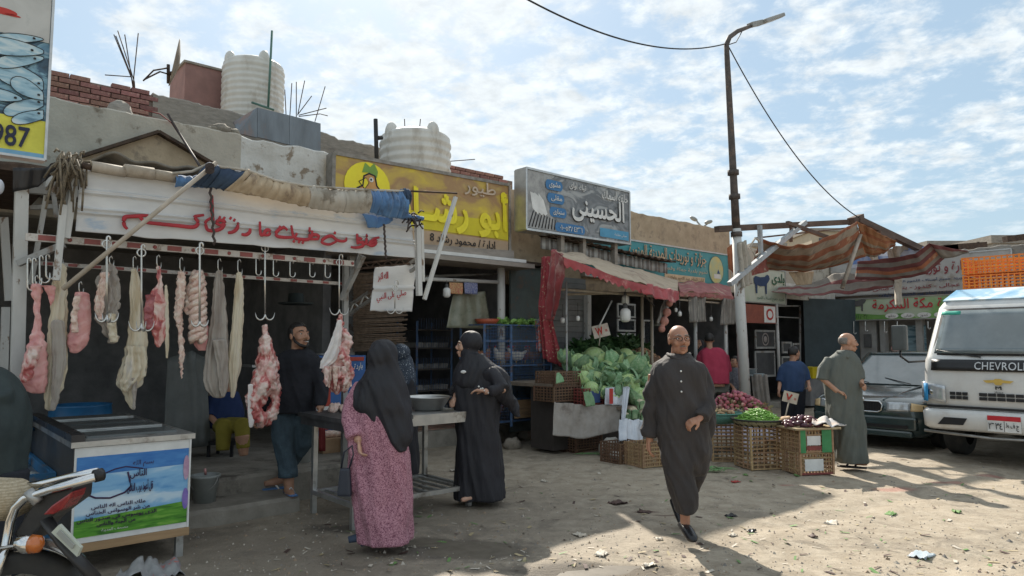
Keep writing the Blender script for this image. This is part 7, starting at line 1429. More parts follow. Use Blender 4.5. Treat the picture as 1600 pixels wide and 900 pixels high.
letter('ممتاز',[Mt_@V(q)for q in((.018,cy+.05,.935),(.018,cy-.05,.935),(.018,cy-.05,.965),(.018,cy+.05,.965))],BLK,tr,lift=.006)
for(y0,y1,n)in((.66,.44,3),(.32,-.28,6)):
 for r_ in range(2):
  for k in range(n):
   w=(y0-y1)/n; mb=MB(Mt_); ya=y0-k*w; mb.bx(.012,.05,ya-w+.015,ya,.84+r_*.055,.88+r_*.055); mb.obj('grille_slot',BLK,tr)
mb=MB(Mt_); mb.box((.07,0,.735),(.10,1.9,.03)); mb.obj('seam',BLK,tr)
mb=MB(Mt_); mb.rings([rr_(z,x,h,.55,.12)for z,x,h in((.43,.0,.96),(.47,-.05,1.0),(.66,-.06,1.01),(.70,-.02,.99))]); mb.obj('bumper',TRW,tr)
for s in(-1,1):
 mb=MB(Mt_); mb.grid(lambda u,v:V((.0+.10*u*u-.012,s*(.70+.30*u),.79+.22*v+.05*u)),8,5,True,.03); mb.obj('headlight',LENSM,tr)
 mb=MB(Mt_); mb.ball((.022,s*.86,.92),(.04,.08,.06),12,8); mb.obj('lamp_bowl',CHR,tr)
 mb=MB(Mt_); mb.sheet([V((-.055+.01,s*y,z))for y,z in((.45,.60),(.72,.60),(.80,.50),(.50,.51))]if s>0 else[V((-.045,s*y,z))for y,z in((.50,.51),(.80,.50),(.72,.60),(.45,.60))],.012,(-1,0,0)); mb.v=[p-Mt_.to_3x3()@V((.012,0,0))for p in mb.v]; mb.obj('fog_recess',BLK,tr)
 wheel(Mt_,.95,s*.84,.36,.24,tr,s,mat('dusty_steel',(.30,.29,.28),metal=.3)); wheel(Mt_,4.0,s*.80,.36,.3,tr,s,MATS['dusty_steel'])
 mb=MB(Mt_); mb.tube([(.35,s*.96,1.34),(.08,s*1.18,1.32),(.02,s*1.26,1.40),(.02,s*1.26,1.50)],.016,6); mb.obj('mirror_arm',BLK,tr)
 mb=MB(Mt_); mb.box((.02,s*1.26,1.66),(.10,.20,.36)); mb.obj('mirror',mat('mirror_shell',(.09,.10,.10),rough=.5),tr,bevel=.03)
mb=MB(Mt_); mb.grid(lambda u,v:V((.10+.25*u,1.012,.80+.26*v)),3,3,True,.004); mb.obj('blue_tape',mat('bright_blue_tape',(.03,.28,.60)),tr)
mb=MB(Mt_); mb.grid(lambda u,v:V((-.02+.14*u*u,.915+.10*u,.80+.24*v)),5,4,True,.004); mb.obj('blue_tape',MATS['bright_blue_tape'],tr)
mb=MB(Mt_); mb.sheet([V((-.067,y,z))for y,z in((.22,.46),(-.14,.46),(-.14,.66),(.22,.66))],.006,(-1,0,0)); pt=mb.obj('number_plate',WHITEP,tr)
mb=MB(Mt_); mb.sheet([V((-.0735,y,z))for y,z in((.22,.60),(-.14,.60),(-.14,.66),(.22,.66))],.002,(-1,0,0)); mb.obj('red_strip',mat('plate_red',(.55,.03,.04)),pt)
letter('٢٦٣٤',[Mt_@V(q)for q in((-.075,.205,.49),(-.075,.055,.49),(-.075,.055,.57),(-.075,.205,.57))],BLACKP,pt,bold=.01,lift=.002); letter('ج ف ط',[Mt_@V(q)for q in((-.075,.02,.48),(-.075,-.12,.48),(-.075,-.12,.58),(-.075,.02,.58))],BLACKP,pt,bold=.01,lift=.002)
mb=MB(Mt_); mb.bx(-.0752,-.0732,.034,.040,.465,.595); mb.obj('divider',BLACKP,pt)
for y in(.30,-.35):mb=MB(Mt_); mb.tube([(.09,y,1.40),(.16,y+.55,1.49)],.010,5); mb.obj('wiper',BLK,tr)
mb=MB(Mt_); mb.tube([(-.02,.98,.40),(.0,.2,.36),(-.02,-.98,.40)],.02,6); mb.obj('under_bar',STEEL,tr)
pane('roof_visor',[(.55,.86,2.19),(.95,.80,2.36),(.95,-.80,2.36),(.55,-.86,2.19)],print_mat('visor_sky_print',[(.3,(.14,.34,.52)),(.48,(.28,.46,.60)),(.58,(.60,.66,.68)),(.8,(.4,.55,.64))],2.2),tr,Mt_,.02)
pane('visor_side',[(.58,.87,2.19),(1.3,.84,2.24),(.96,.81,2.35)],TRW,tr,Mt_,.02); mb=MB(Mt_); mb.bx(.97,1.5,-.8,.8,2.26,2.34); mb.obj('roof_box',TRW,tr)
mb=MB(Mt_); mb.bx(1.85,5.4,-1.0,1.0,.75,.95); mb.obj('load_bed',TRW,tr); mb=MB(Mt_); mb.bx(1.85,1.92,-1.0,1.0,.952,2.2); mb.obj('bed_headboard',TRW,tr); mb=MB(Mt_); mb.bx(.7,5.2,-.4,.4,.45,.68); mb.obj('chassis',BLK,tr)
ORG=mat('orange_crate_plastic',(.72,.22,.03),(.60,.16,.02),5,rough=.45,vary=.12)
nm={0:'bottom',1:'second',2:'third',3:'fourth',4:'fifth',5:'sixth',6:'top'}
for lv in range(7):
 for j,(y,nl)in enumerate(((.52,'left'),(-.50,'right'))):
  if lv<4 and j==1:continue
  z=.955+lv*.285; crate('orange slatted poultry crate, %s in the %s stack behind the truck cab'%(nm[lv],nl),Mt_@V((2.35,y,z)),.70,.98,.27,ROWA,ORG,rows=6,cols=9,name='crate',group='orange crates on the truck',th=.02)
  # ================================================================== people
def skinm(n,c,c2):return mat(n,c,c2,12,rough=.5,bump=.1,bscale=90,sub=.12)
SK1=skinm('weathered_skin',(.42,.22,.14),(.35,.17,.11)); SK2=skinm('light_brown_skin',(.46,.26,.17),(.38,.20,.13)); SK3=skinm('pale_olive_skin',(.55,.34,.24),(.48,.28,.2))
HAIR=mat('black_hair',(.015,.013,.013),(.03,.027,.025),60,rough=.5); GREYH=mat('grey_hair',(.14,.12,.11),(.25,.23,.21),60,rough=.7); EYEW=mat('eye_white',(.5,.47,.44)); DARK=mat('eye_dark',(.02,.015,.012),rough=.2); LIPM=mat('lip',(.33,.11,.09))
def hframe(c,yaw,pitch=0,k=1.0):return Matrix.Translation(c)@Matrix.Rotation(yaw+PI,4,'Z')@Matrix.Rotation(pitch,4,'X')@Matrix.Scale(k,4)
def head_mb(mb,H):
 o=mb.M; mb.M=H
 mb.ball((0,-.012,.035),(.074,.094,.086),20,14); mb.ball((0,.022,-.05),(.054,.062,.062),16,12); mb.ball((0,.070,-.088),(.022,.018,.018),10,8); mb.ball((0,.045,.0),(.062,.050,.07),16,12)
 mb.tube([(0,.086,.022),(0,.100,-.004),(0,.112,-.024)],[.008,.011,.014],8)
 for s in(-1,1):
  mb.ball((s*.013,.100,-.028),.009,8,6); mb.tube([(s*.012,.088,.030),(s*.034,.082,.035),(s*.054,.062,.028)],[.008,.010,.007],8); mb.ball((s*.040,.062,-.022),(.022,.022,.022),8,6)
  mb.ball((s*.076,-.004,.0),(.010,.020,.032),8,8); mb.ball((s*.034,.020,-.07),(.024,.035,.024),8,6)
 mb.tube([(-.022,.086,-.058),(0,.096,-.056),(.022,.086,-.058)],[.005,.009,.005],8); mb.tube([(-.019,.084,-.068),(0,.094,-.068),(.019,.084,-.068)],[.005,.009,.005],8)
 mb.tube([(0,-.02,-.04),(0,-.035,-.12),(0,-.05,-.17)],[.052,.054,.06],14)
 mb.M=o
def face_bits(H,root,brow=HAIR,glasses=False,tache=None):
 for s in(-1,1):
  mb=MB(H); mb.ball((s*.031,.0795,.012),(.0135,.008,.0075),10,8); e=mb.obj('eye',EYEW,root); mb=MB(H); mb.ball((s*.031,.0865,.012),(.006,.004,.006),8,6); mb.obj('iris',DARK,e)
  mb=MB(H); mb.tube([(s*.013,.093,.034),(s*.034,.091,.040),(s*.052,.074,.034)],[.004,.005,.003],6); mb.obj('eyebrow',brow,root)
  if glasses:mb=MB(H); mb.tube([(s*.031+.024*math.cos(a),.103,.010+.017*math.sin(a))for a in[k*PI/8 for k in range(16)]],.0022,5,closed=True); mb.tube([(s*.055,.102,.014),(s*.080,.0,.012)],.002,5); mb.obj('glasses_rim',DARK,root)
 mb=MB(H); mb.tube([(-.020,.0915,-.063),(0,.1015,-.062),(.020,.0915,-.063)],.0028,6); mb.obj('mouth',LIPM,root)
 if tache:mb=MB(H); mb.tube([(-.026,.088,-.050),(0,.104,-.044),(.026,.088,-.050)],[.003,.007,.003],8,flat=.6); mb.obj('moustache',tache,root)
def hair(H,root,m,cap=True,sides=True,beard=False):
 mb=MB(H)
 if cap:mb.grid(lambda u,v:(lambda a,e:V((math.cos(e)*math.sin(a)*.082,-.014-math.cos(e)*math.cos(a)*.101,.036+math.sin(e)*.098)))((u-.5)*2*(1.9 if v<.45 else 3.14),-.55+v*2.1),28,14,True,.012)
 elif sides:mb.grid(lambda u,v:(lambda a,e:V((math.cos(e)*math.sin(a)*.078,-.014-math.cos(e)*math.cos(a)*.0975,.03+math.sin(e)*.088)))((u-.5)*2*1.55,-.55+v*.95),26,8,True,.006)
 if beard:
  for s in(-1,1):mb.tube([(s*.064,.01,.0),(s*.060,.025,-.045),(s*.040,.062,-.082),(0,.080,-.098)],[.008,.012,.014,.014],8)
 mb.obj('hair',m,root)
def hand_mb(mb,w,d,n,side=1,curl=.6,k=1.0):
 """palm, four bent fingers of unequal length and an opposed thumb; d points to the finger tips, n out of the palm"""
 w=V(w); d=V(d).normalized(); n=V(n); n=(n-d*n.dot(d)).normalized(); a=d.cross(n)*side
 mb.tube([w-d*.02,w+d*.03*k,w+d*.085*k],[.024*k,.036*k,.038*k],10,flat=.5,ref=a)
 for i,(o,l)in enumerate(((-.030,.070),(-.010,.080),(.010,.074),(.029,.058))):
  p=w+d*.080*k+a*o*k; f=d.copy(); P=[p]
  for j in range(3):f=(f*math.cos(curl*.8)+n*math.sin(curl*.8)).normalized(); p=p+f*l*k*(.45,.32,.26)[j]; P.append(p); n_=n; n=(n-f*n.dot(f)).normalized()
  n=(n_-d*n_.dot(d)).normalized()if(n_-d*n_.dot(d)).length>.01 else n; mb.tube(P,[.0105*k,.0095*k,.009*k,.0075*k],7)
 p=w+d*.025*k-a*.026*k; f=(d*.6-a*.7+n*.35).normalized(); mb.tube([p,p+f*.035*k,p+f*.05*k+(d*.8+n*.4).normalized()*.028*k],[.014*k,.012*k,.009*k],7)
def foot_mb(mb,a,d,k=1.0,w=.042):a=V(a); d=V(d).normalized(); mb.tube([a+V((0,0,.08)),a+V((0,0,.045))-d*.03,a+V((0,0,.035))+d*.06*k,a+V((0,0,.022))+d*.17*k],[.036,w*.9,w,w*.62],10,flat=1.0)
def YP(l,Y):return[onY(p[0],p[1],Y+(p[2]if len(p)>2 else 0))for p in l]
def limb(mb,l,Y,r,seg=12):mb.tube(YP(l,Y),r,seg)
def robe_mb(rings,Y,mb=None,seg=26,n=4):
 """rings: (y, left, right, half depth, depth offset) traced in the photograph at this person's own distance"""
 mb=mb or MB(); rows=[]; m=len(rings)-1
 for j in range(m*n+1):
  u=j/(m*n); q=[cr_([r[i]for r in rings],u)for i in range(5)]; a,b=onY(q[1],q[0],Y+q[4]),onY(q[2],q[0],Y+q[4]); c=(a+b)/2; h=(b-a)/2; hw=h.length; h.normalize(); dp=V((-h.y,h.x,0)); row=[]
  for k in range(seg):
   t=2*PI*k/seg; ct,st=math.cos(t),math.sin(t); e=(abs(ct)**2.6+abs(st)**2.6)**(-1/2.6); row.append(c+h*ct*e*hw+dp*st*e*q[3])
  rows.append(row)
 mb.rings(rows); return mb
def folds(amp,ztop,zbot,fx=7,seed=0,fine=.3,tilt=0):
 def f(p,n):
  k=min(1,max(0,(ztop-p.z)/max(.01,ztop-zbot))); hn=V((n.x,n.y,0)); s=noise.noise(V((p.x*fx+p.z*tilt,p.y*fx,p.z*1.1+seed))); s2=noise.noise(V((p.x*fx*2.4+p.z*tilt*2,p.y*fx*2.4,p.z*2.2+seed+3))); s3=noise.noise(V((p.x*9+seed,p.y*9,p.z*7)))
  return p+hn*amp*((.35+.65*k)*(1-2*abs(s))+.35*s2)+n*amp*fine*s3
 return f
def person(label,px,py,Y,z=None):p=onY(px,py,Y); return thing('person',label,'person',V((p.x,p.y,p.z)))
BRC=mat('charcoal_brown_cloth',(.044,.038,.037),(.032,.028,.028),3,rough=.8,sheen=.04,bump=.8,bscale=11,bdist=.035,stretch=(1,1,.28)); GRC=mat('grey_green_cloth',(.115,.125,.11),(.09,.10,.09),3,rough=.8,sheen=.04,bump=.8,bscale=10,bdist=.035,stretch=(1,1,.2)); BKC=mat('black_cloth',(.016,.016,.020),(.022,.021,.027),4,rough=.65,spec=.4,bump=.8,bscale=12,bdist=.03,stretch=(1,1,.25)); SHOE=mat('black_shoe',(.02,.02,.022),rough=.25); JEAN=mat('faded_jeans',(.07,.11,.14),(.045,.07,.09),9,rough=.9,bump=.7,bscale=16,bdist=.03,stretch=(1,1,.7))
Y=5.82; P=person('bald man with glasses walking toward the camera in a dark charcoal robe',1068,836,Y); H=hframe(onY(1061,533,Y),R(6),R(4),1.08)
mb=MB(); head_mb(mb,H); robe_mb([(572,1030,1092,.09,0),(620,1034,1090,.11,0),(690,1040,1090,.10,0)],Y,mb); limb(mb,[(1024,586),(1018,632),(1016,672),(1015,690)],Y,[.06,.045,.038,.03]); limb(mb,[(1092,586),(1101,626,-.05),(1098,648,-.15),(1092,655,-.22)],Y,[.045,.028,.026,.026]); limb(mb,[(1052,690),(1064,745,-.08),(1070,800,-.10),(1071,822,-.10)],Y,[.085,.06,.042,.036]); limb(mb,[(1078,690),(1080,740,.10),(1066,778,.3),(1059,788,.4)],Y,[.085,.06,.042,.036])
hand_mb(mb,onY(1093,654,Y-.22),(-.9,-.15,-.35),(.1,.5,-.8),-1,.8,1.0); hand_mb(mb,onY(1013,688,Y),(0,-.1,-1),(1,0,0),1,.5,.95)
skin(mb,'body',SK1,P,.0062,3); face_bits(H,P,GREYH,True,GREYH); hair(H,P,mat('grey_stubble',(.30,.20,.15)),cap=False)
mb=robe_mb([(552,1046,1077,.075,.02),(561,1036,1086,.10,.01),(570,1022,1099,.13,0),(588,1018,1103,.15,0),(625,1024,1101,.16,0),(662,1027,1102,.16,-.01),(700,1032,1106,.15,-.01),(728,1039,1102,.13,-.01),(742,1046,1098,.09,0)],Y); limb(mb,[(1032,578),(1020,605),(1016,645),(1014,683)],Y,[.07,.062,.053,.056],16); limb(mb,[(1092,578),(1103,610,-.02),(1105,632,-.08),(1097,653,-.19)],Y,[.07,.064,.062,.056],16); limb(mb,[(1088,690,.05),(1085,740,.12),(1066,780,.3)],Y,[.12,.085,.055]); limb(mb,[(1058,690,-.04),(1062,740,-.07),(1070,778,-.10),(1073,801,-.10)],Y,[.135,.105,.085,.075],16)
limb(mb,[(1106,640,-.02),(1102,675,0),(1096,700,0)],Y,[.05,.06,.04])
skin(mb,'robe',BRC,P,.011,2,folds(.030,1.45,.3,10,1,.5,5.0))
for k in range(3):mb=MB(); mb.ball(onY(1064+k*.4,580+k*16,Y-.155-.01*k),.008,8,6); mb.obj('button',WHITEP,P)
mb=MB(); mb.tube(YP([(1043,553,.0),(1050,558,-.08),(1061,562,-.10),(1072,558,-.08),(1078,553,.0)],Y),.014,8); mb.obj('collar',BRC,P)
for(x,y,dy,d)in((1070,829,-.10,(.12,-1,-.12)),(1057,795,.42,(.25,-.8,-.75))):
 mb=MB(); a=onY(x,y,Y+dy); d=V(d).normalized(); mb.tube([a-d*.07+V((0,0,.02)),a-d*.02+V((0,0,.035)),a+d*.08+V((0,0,.02)),a+d*.17,a+d*.21],[.035,.046,.05,.044,.015],12,flat=.7,ref=(1,0,0)); mb.obj('shoe',SHOE,P)
Y=9.02; P=person('balding man in a long grey green robe with rolled sleeves looking right beside the car',1332,730,Y); H=hframe(onY(1325,536,Y),R(72),R(-2),1.05)
mb=MB(); head_mb(mb,H); robe_mb([(566,1300,1334,.09,0),(610,1302,1336,.11,0),(660,1306,1340,.10,0)],Y,mb); limb(mb,[(1296,570),(1286,592,-.02),(1309,612,-.14)],Y,[.06,.045,.032]); limb(mb,[(1336,572),(1344,592,-.04),(1346,603,-.14)],Y,[.055,.045,.032]); limb(mb,[(1318,660),(1320,700),(1322,724)],Y,[.09,.06,.042]); limb(mb,[(1330,660),(1332,700,.05),(1333,724,.05)],Y,[.09,.06,.042])
hand_mb(mb,onY(1308,611,Y-.14),(.8,-.3,-.35),(0,-.2,-1),1,.7); hand_mb(mb,onY(1345,600,Y-.14),(.2,-.8,-.3),(-1,0,-.4),1,.9); foot_mb(mb,onY(1320,724,Y-.02),(.8,-.55,0)); foot_mb(mb,onY(1332,726,Y+.03),(.9,-.4,0))
skin(mb,'body',SK2,P,.0075,3); face_bits(H,P,HAIR); hair(H,P,GREYH,cap=False)
mb=robe_mb([(547,1310,1331,.08,0),(554,1302,1336,.11,0),(563,1293,1341,.13,0),(585,1290,1342,.15,0),(630,1294,1344,.17,0),(670,1299,1348,.18,0),(705,1306,1350,.19,0),(722,1310,1351,.19,0)],Y); limb(mb,[(1298,562),(1288,578,-.01),(1285,594,-.02)],Y,[.075,.075,.07]); limb(mb,[(1334,564),(1341,580,-.03),(1343,593,-.05)],Y,[.075,.07,.062])
skin(mb,'robe',GRC,P,.013,2,folds(.032,1.5,0,9,5,.35,-2.0)); mb=MB(); mb.tube(YP([(1308,549,-.04),(1316,554,-.10),(1324,559,-.12),(1331,551,-.06)],Y),.018,8); mb.obj('collar',GRC,P)
for(x,y,dy)in((1322,729,-.04),(1335,730,.03)):mb=MB(); a=onY(x,y,Y+dy); d=V((.85,-.5,0)).normalized(); mb.tube([a-d*.10,a,a+d*.14],[.035,.045,.038],10,flat=.35,ref=(-d.y,d.x,0)); mb.tube([a+V((-d.y,d.x,0))*.045,a+d*.05+V((0,0,.075)),a-V((-d.y,d.x,0))*.045],.012,6); mb.obj('sandal',SHOE,P)
Y=5.56; P=person('woman seen from behind in a black veil and a pink leopard patterned dress',600,848,Y); H=hframe(onY(598,560,Y),R(-165),0,.98)
def leopard():
 m=bpy.data.materials.new('pink_leopard_cloth'); m.use_nodes=True; N=m.node_tree.nodes; L=m.node_tree.links; b=N['Principled BSDF']; b.inputs['Roughness'].default_value=.8; b.inputs['Sheen Weight'].default_value=.05
 tc=N.new('ShaderNodeTexCoord'); v=N.new('ShaderNodeTexNoise'); v.inputs['Scale'].default_value=85; v.inputs['Detail'].default_value=1.5; v.inputs['Distortion'].default_value=1.6; L.new(tc.outputs['Object'],v.inputs[0]); cr=N.new('ShaderNodeValToRGB'); L.new(v.outputs[0],cr.inputs[0]); e=cr.color_ramp.elements; e[0].position=.42; e[0].color=(.17,.05,.085,1); e[1].position=.52; e[1].color=(.46,.23,.28,1); L.new(cr.outputs[0],b.inputs['Base Color']); return m
PKC=leopard()
mb=MB(); head_mb(mb,H); robe_mb([(590,575,622,.09,0),(640,575,625,.11,0),(700,572,625,.12,0)],Y,mb); limb(mb,[(570,600),(556,645,-.02),(560,690,-.16)],Y,[.06,.045,.032]); limb(mb,[(622,600),(628,640,.1),(608,650,.28)],Y,[.06,.045,.032]); hand_mb(mb,onY(561,692,Y-.16),(.2,-.3,-1),(1,0,0),1,.8,.9); hand_mb(mb,onY(606,651,Y+.28),(-.5,1,-.2),(0,0,-1),1,.6,.9)
for x in(590,612):limb(mb,[(x,700),(x,780),(x-4,835)],Y,[.09,.06,.04])
skin(mb,'body',SK3,P,.009,2); face_bits(H,P)
mb=robe_mb([(592,570,625,.12,0),(625,556,630,.15,0),(660,550,631,.17,0),(690,554,634,.18,0),(730,556,637,.19,0),(775,556,640,.21,0),(815,562,641,.22,0),(843,567,641,.23,0)],Y); limb(mb,[(572,602),(557,632,-.03),(552,658,-.08),(558,684,-.14)],Y,[.08,.085,.075,.07]); limb(mb,[(560,690,-.1),(556,730,-.1),(554,765,-.08)],Y,[.06,.05,.05])
skin(mb,'dress',PKC,P,.012,2,folds(.030,1.3,0,9,8,.35,2.5))
mb=MB(); mb.ball(onY(598,556,Y),(.112,.125,.135),22,16); mb.M=Matrix.Identity(4)
robe_mb([(556,580,620,.11,0),(572,577,622,.11,.0),(588,568,629,.14,.0),(608,557,635,.17,0),(632,551,639,.18,0),(648,566,640,.17,0),(668,590,640,.15,-.02),(690,608,638,.12,-.05),(705,616,630,.07,-.07)],Y,mb); skin(mb,'veil',BKC,P,.011,2,folds(.028,1.5,.9,11,2,.4,5))
BAG=mat('navy_bag',(.03,.035,.05),rough=.4); hb=thing('handbag','small dark handbag hanging from the arm of the woman in pink','handbag',onY(538,775,Y-.18)); mb=MB(); c=onY(539,753,Y-.17); mb.box(c,(.11,.07,.21),taper=(.7,.6)); mb.obj('pouch',BAG,hb,bevel=.02); mb=MB(); mb.tube([c+V((-.03,0,.10)),c+V((-.01,0,.22)),c+V((.05,0,.27)),c+V((.06,0,.2)),c+V((.03,0,.10))],.007,6); mb.obj('strap',BAG,hb)
NAV=mat('navy_slipper',(.05,.07,.11))
for(x,y,d)in((570,842,(-.95,-.2,0)),(588,846,(-.9,-.4,0))):mb=MB(); a=onY(x,y,Y-.08); d=V(d).normalized(); mb.tube([a-d*.05,a+V((0,0,.02)),a+d*.12],[.035,.05,.035],10,flat=.7,ref=(-d.y,d.x,0)); mb.obj('slipper',NAV,P)
Y=7.05; P=person('woman in a long black robe and veil in profile with hand on hip',750,783,Y); H=hframe(onY(731,541,Y),R(-84),R(2),1.06)
mb=MB(); head_mb(mb,H); robe_mb([(575,722,770,.09,0),(620,722,768,.11,0),(680,722,768,.11,0)],Y,mb); limb(mb,[(764,582,-.12),(784,610,-.20),(757,612,-.26)],Y,[.055,.045,.030]); limb(mb,[(730,582,.12),(716,610,.14),(712,622,-.02)],Y,[.055,.045,.03]); hand_mb(mb,onY(757,611,Y-.25),(-1,-.05,.1),(.0,-.2,-1),1,.45,.9); hand_mb(mb,onY(712,620,Y-.02),(-.3,-.6,-.5),(0,0,-1),1,.6,.85)
for x,dy in((738,-.06),(760,.06)):limb(mb,[(x,690,dy),(x,750,dy),(x,776,dy)],Y,[.09,.06,.04])
foot_mb(mb,onY(741,783,Y-.16),(-.8,-.45,0),.8,.032); foot_mb(mb,onY(752,780,Y),(-.9,-.3,0),.8,.034); skin(mb,'body',SK3,P,.0065,3); face_bits(H,P)
mb=robe_mb([(572,716,774,.13,0),(595,712,780,.16,0),(625,713,780,.17,0),(665,714,778,.17,0),(705,714,782,.18,0),(745,713,785,.20,0),(778,712,787,.21,0)],Y); limb(mb,[(764,580,-.10),(785,606,-.19),(765,612,-.25)],Y,[.08,.075,.06]); limb(mb,[(730,580,.10),(716,606,.14),(712,614,.04)],Y,[.08,.075,.06]); skin(mb,'robe',BKC,P,.013,2,folds(.030,1.4,0,10,4,.3,2))
mb=MB(); hr=H.to_3x3().normalized(); mb.ball(H@V((0,-.030,.042)),(.108,.108,.116),22,16,hr); mb.ball(H@V((0,-.018,-.065)),(.092,.086,.09),14,10,hr); robe_mb([(552,724,755,.10,0),(566,718,768,.13,0),(580,710,790,.16,0),(600,709,797,.17,0),(615,735,800,.14,.0),(632,786,808,.06,0),(652,806,813,.03,0)],Y,mb); skin(mb,'veil',BKC,P,.010,2,folds(.022,1.48,.8,11,7,.4,-5))
mb=MB()
for k in range(7):mb.ball(onY(748+3*k,604+1.5*k+(k%2)*2,Y-.27),.010,6,4)
mb.obj('white_trim',WHITEP,P,kind='stuff')
mb=MB(); mb.ball(onY(724,581,Y-.19),(.028,.008,.016),8,6); mb.obj('white_pin',WHITEP,P)
Y=6.88; P=person('butcher in a black pullover and rolled jeans smoking behind the meat table',450,772,Y); H=hframe(onY(467,526,Y),R(52),R(8),1.12)
mb=MB(); head_mb(mb,H); robe_mb([(560,434,496,.10,0),(600,430,488,.13,0),(645,432,486,.12,0)],Y,mb); limb(mb,[(436,570),(420,610),(404,646,-.1)],Y,[.065,.05,.036]); limb(mb,[(494,570),(506,606,-.05),(500,640,-.14)],Y,[.065,.05,.036]); limb(mb,[(445,650),(448,710),(452,768)],Y,[.10,.07,.045]); limb(mb,[(472,650,.1),(462,700,.2),(440,748,.3)],Y,[.10,.07,.045])
hand_mb(mb,onY(404,647,Y-.1),(-.5,-.3,-1),(1,0,0),1,.8,1.05); hand_mb(mb,onY(501,640,Y-.14),(-.2,-.5,-.9),(-1,0,0),-1,.8,1.05); foot_mb(mb,onY(450,774,Y),(.5,-.8,0)); foot_mb(mb,onY(440,757,Y+.28),(-.7,-.5,0)); skin(mb,'body',SK2,P,.007,3); face_bits(H,P,HAIR,False,HAIR); hair(H,P,HAIR,beard=True)
mb=robe_mb([(545,453,482,.07,.02),(551,442,490,.10,.01),(560,430,497,.13,0),(590,429,492,.15,0),(620,422,492,.18,0),(645,424,490,.17,0)],Y); limb(mb,[(438,563),(422,604),(408,642,-.08)],Y,[.08,.066,.048]); limb(mb,[(490,563),(503,602,-.05),(501,636,-.12)],Y,[.08,.066,.048]); skin(mb,'pullover',mat('charcoal_knit',(.022,.023,.03),(.016,.017,.022),4,rough=.95,bump=.6,bscale=12,bdist=.03),P,.013,3,folds(.018,1.5,.8,11,3,.6,4))
mb=MB(); limb(mb,[(446,642),(443,690),(448,722),(450,742)],Y,[.125,.105,.085,.088]); limb(mb,[(472,642,.03),(474,690,.12),(446,730,.30)],Y,[.125,.10,.08]); skin(mb,'jeans',JEAN,P,.013,2,folds(.018,1.2,0,11,3,.7,3)); mb=MB(); limb(mb,[(450,738),(450,745)],Y,[.094,.094]); mb.obj('rolled_hem',JEAN,P)
mb=MB(); mb.tube([H@V((.012,.10,-.060)),H@V((.03,.17,-.068))],.0045,6); mb.obj('cigarette',WHITEP,P)
for(x,y,dy,d)in((451,779,0,(.5,-.8,0)),(440,762,.28,(-.7,-.5,0))):
 a=onY(x,y,Y+dy); a.z=.152 if dy==0 else a.z; d=V(d).normalized(); mb=MB(); mb.tube([a-d*.08,a+d*.04,a+d*.19],[.04,.048,.04],10,flat=.25,ref=(-d.y,d.x,0)); s_=mb.obj('slipper',mat('blue_rubber',(.10,.2,.4)),P); w=V((-d.y,d.x,0)); mb=MB(); mb.tube([a+w*.045+d*.04,a+d*.08+V((0,0,.06)),a-w*.045+d*.04],.012,6,flat=.5); mb.obj('strap',WHITEP,s_)
def figure(label,Y,hd,yaw,top,mtop,arms,mlow=None,low=None,legs=(),hairm=HAIR,sk=SK2,scarf=None,hk=1.08,vox=.012,fa=.014,feet=()):
 P=person(label,(low or top)[-1][1]+5,(low or top)[-1][0],Y); H=hframe(onY(hd[0],hd[1],Y+(hd[2]if len(hd)>2 else 0)),yaw,0,hk); mb=MB(); head_mb(mb,H); robe_mb([(r[0]+4,r[1]+6,r[2]-6,r[3]*.7,r[4])for r in top],Y,mb)
 for a in arms:limb(mb,a,Y,[.05,.04,.03][:len(a)]); w0,w1=YP(a[-2:],Y); hand_mb(mb,w1,(w1-w0),(0,-.5,-1),1,.7,.95)
 for l in legs:limb(mb,l,Y,[.08,.06,.045])
 for f in feet:foot_mb(mb,onY(*f[:2],Y+f[2]),f[3])
 skin(mb,'body',sk,P,vox*.75,2); face_bits(H,P);
 if scarf:
  mb=MB(); mb.ball(H@V((0,-.03,.03)),.108,16,12); robe_mb(scarf[1],Y,mb); skin(mb,'veil',scarf[0],P,vox,2,folds(.012,1.5,.9,8,1))
 else:hair(H,P,hairm)
 mb=robe_mb(top,Y)
 for a in arms:limb(mb,a[:2]if 'left edge' not in label else a,Y,[.08,.065,.06][:2 if 'left edge' not in label else 3])
 skin(mb,'shirt' if low else 'robe',mtop,P,vox,2,folds(fa*1.7,1.4,0,7,2,.5))
 if low:
  mb=MB()
  for l in low[:-1]:limb(mb,l[0],Y,l[1])
  skin(mb,'trousers',mlow,P,vox,2)
 return P
SEQ=mat('sequinned_cloth',(.03,.045,.07),(.02,.03,.05),20,rough=.5,c3=(.55,.6,.65),s3=70,th3=(.60,.63))
figure('woman in a dark sequinned headscarf half hidden behind the pink dress',7.95,(624,556),R(-150),[(575,604,640,.09,0),(600,598,650,.13,0),(660,600,650,.15,0),(720,598,652,.17,0),(742,598,652,.17,0)],BKC,[[(604,590),(598,630),(612,640,-.2)]],scarf=(SEQ,[(548,612,638,.08,0),(570,606,646,.10,0),(595,600,650,.13,0),(612,604,646,.12,0)]),sk=SK3)
figure('seated person in a blue shirt and yellow trousers in the shade behind the hanging tripe',8.2,(352,588),R(20),[(612,335,370,.10,0),(640,328,378,.13,0),(668,332,378,.14,0)],mat('dark_blue_shirt',(.02,.04,.12),rough=.9),[[(334,622),(328,650,-.1),(345,668,-.3)]],mat('yellow_trousers',(.24,.20,.03),rough=.9),[([(350,665),(378,664,-.45),(380,700,-.45)],[.10,.09,.07]),([(345,665),(350,666,-.42),(348,704,-.45)],[.10,.09,.07]),(712,350)],legs=[[(378,680,-.45),(380,700,-.45),(381,712,-.45)]])
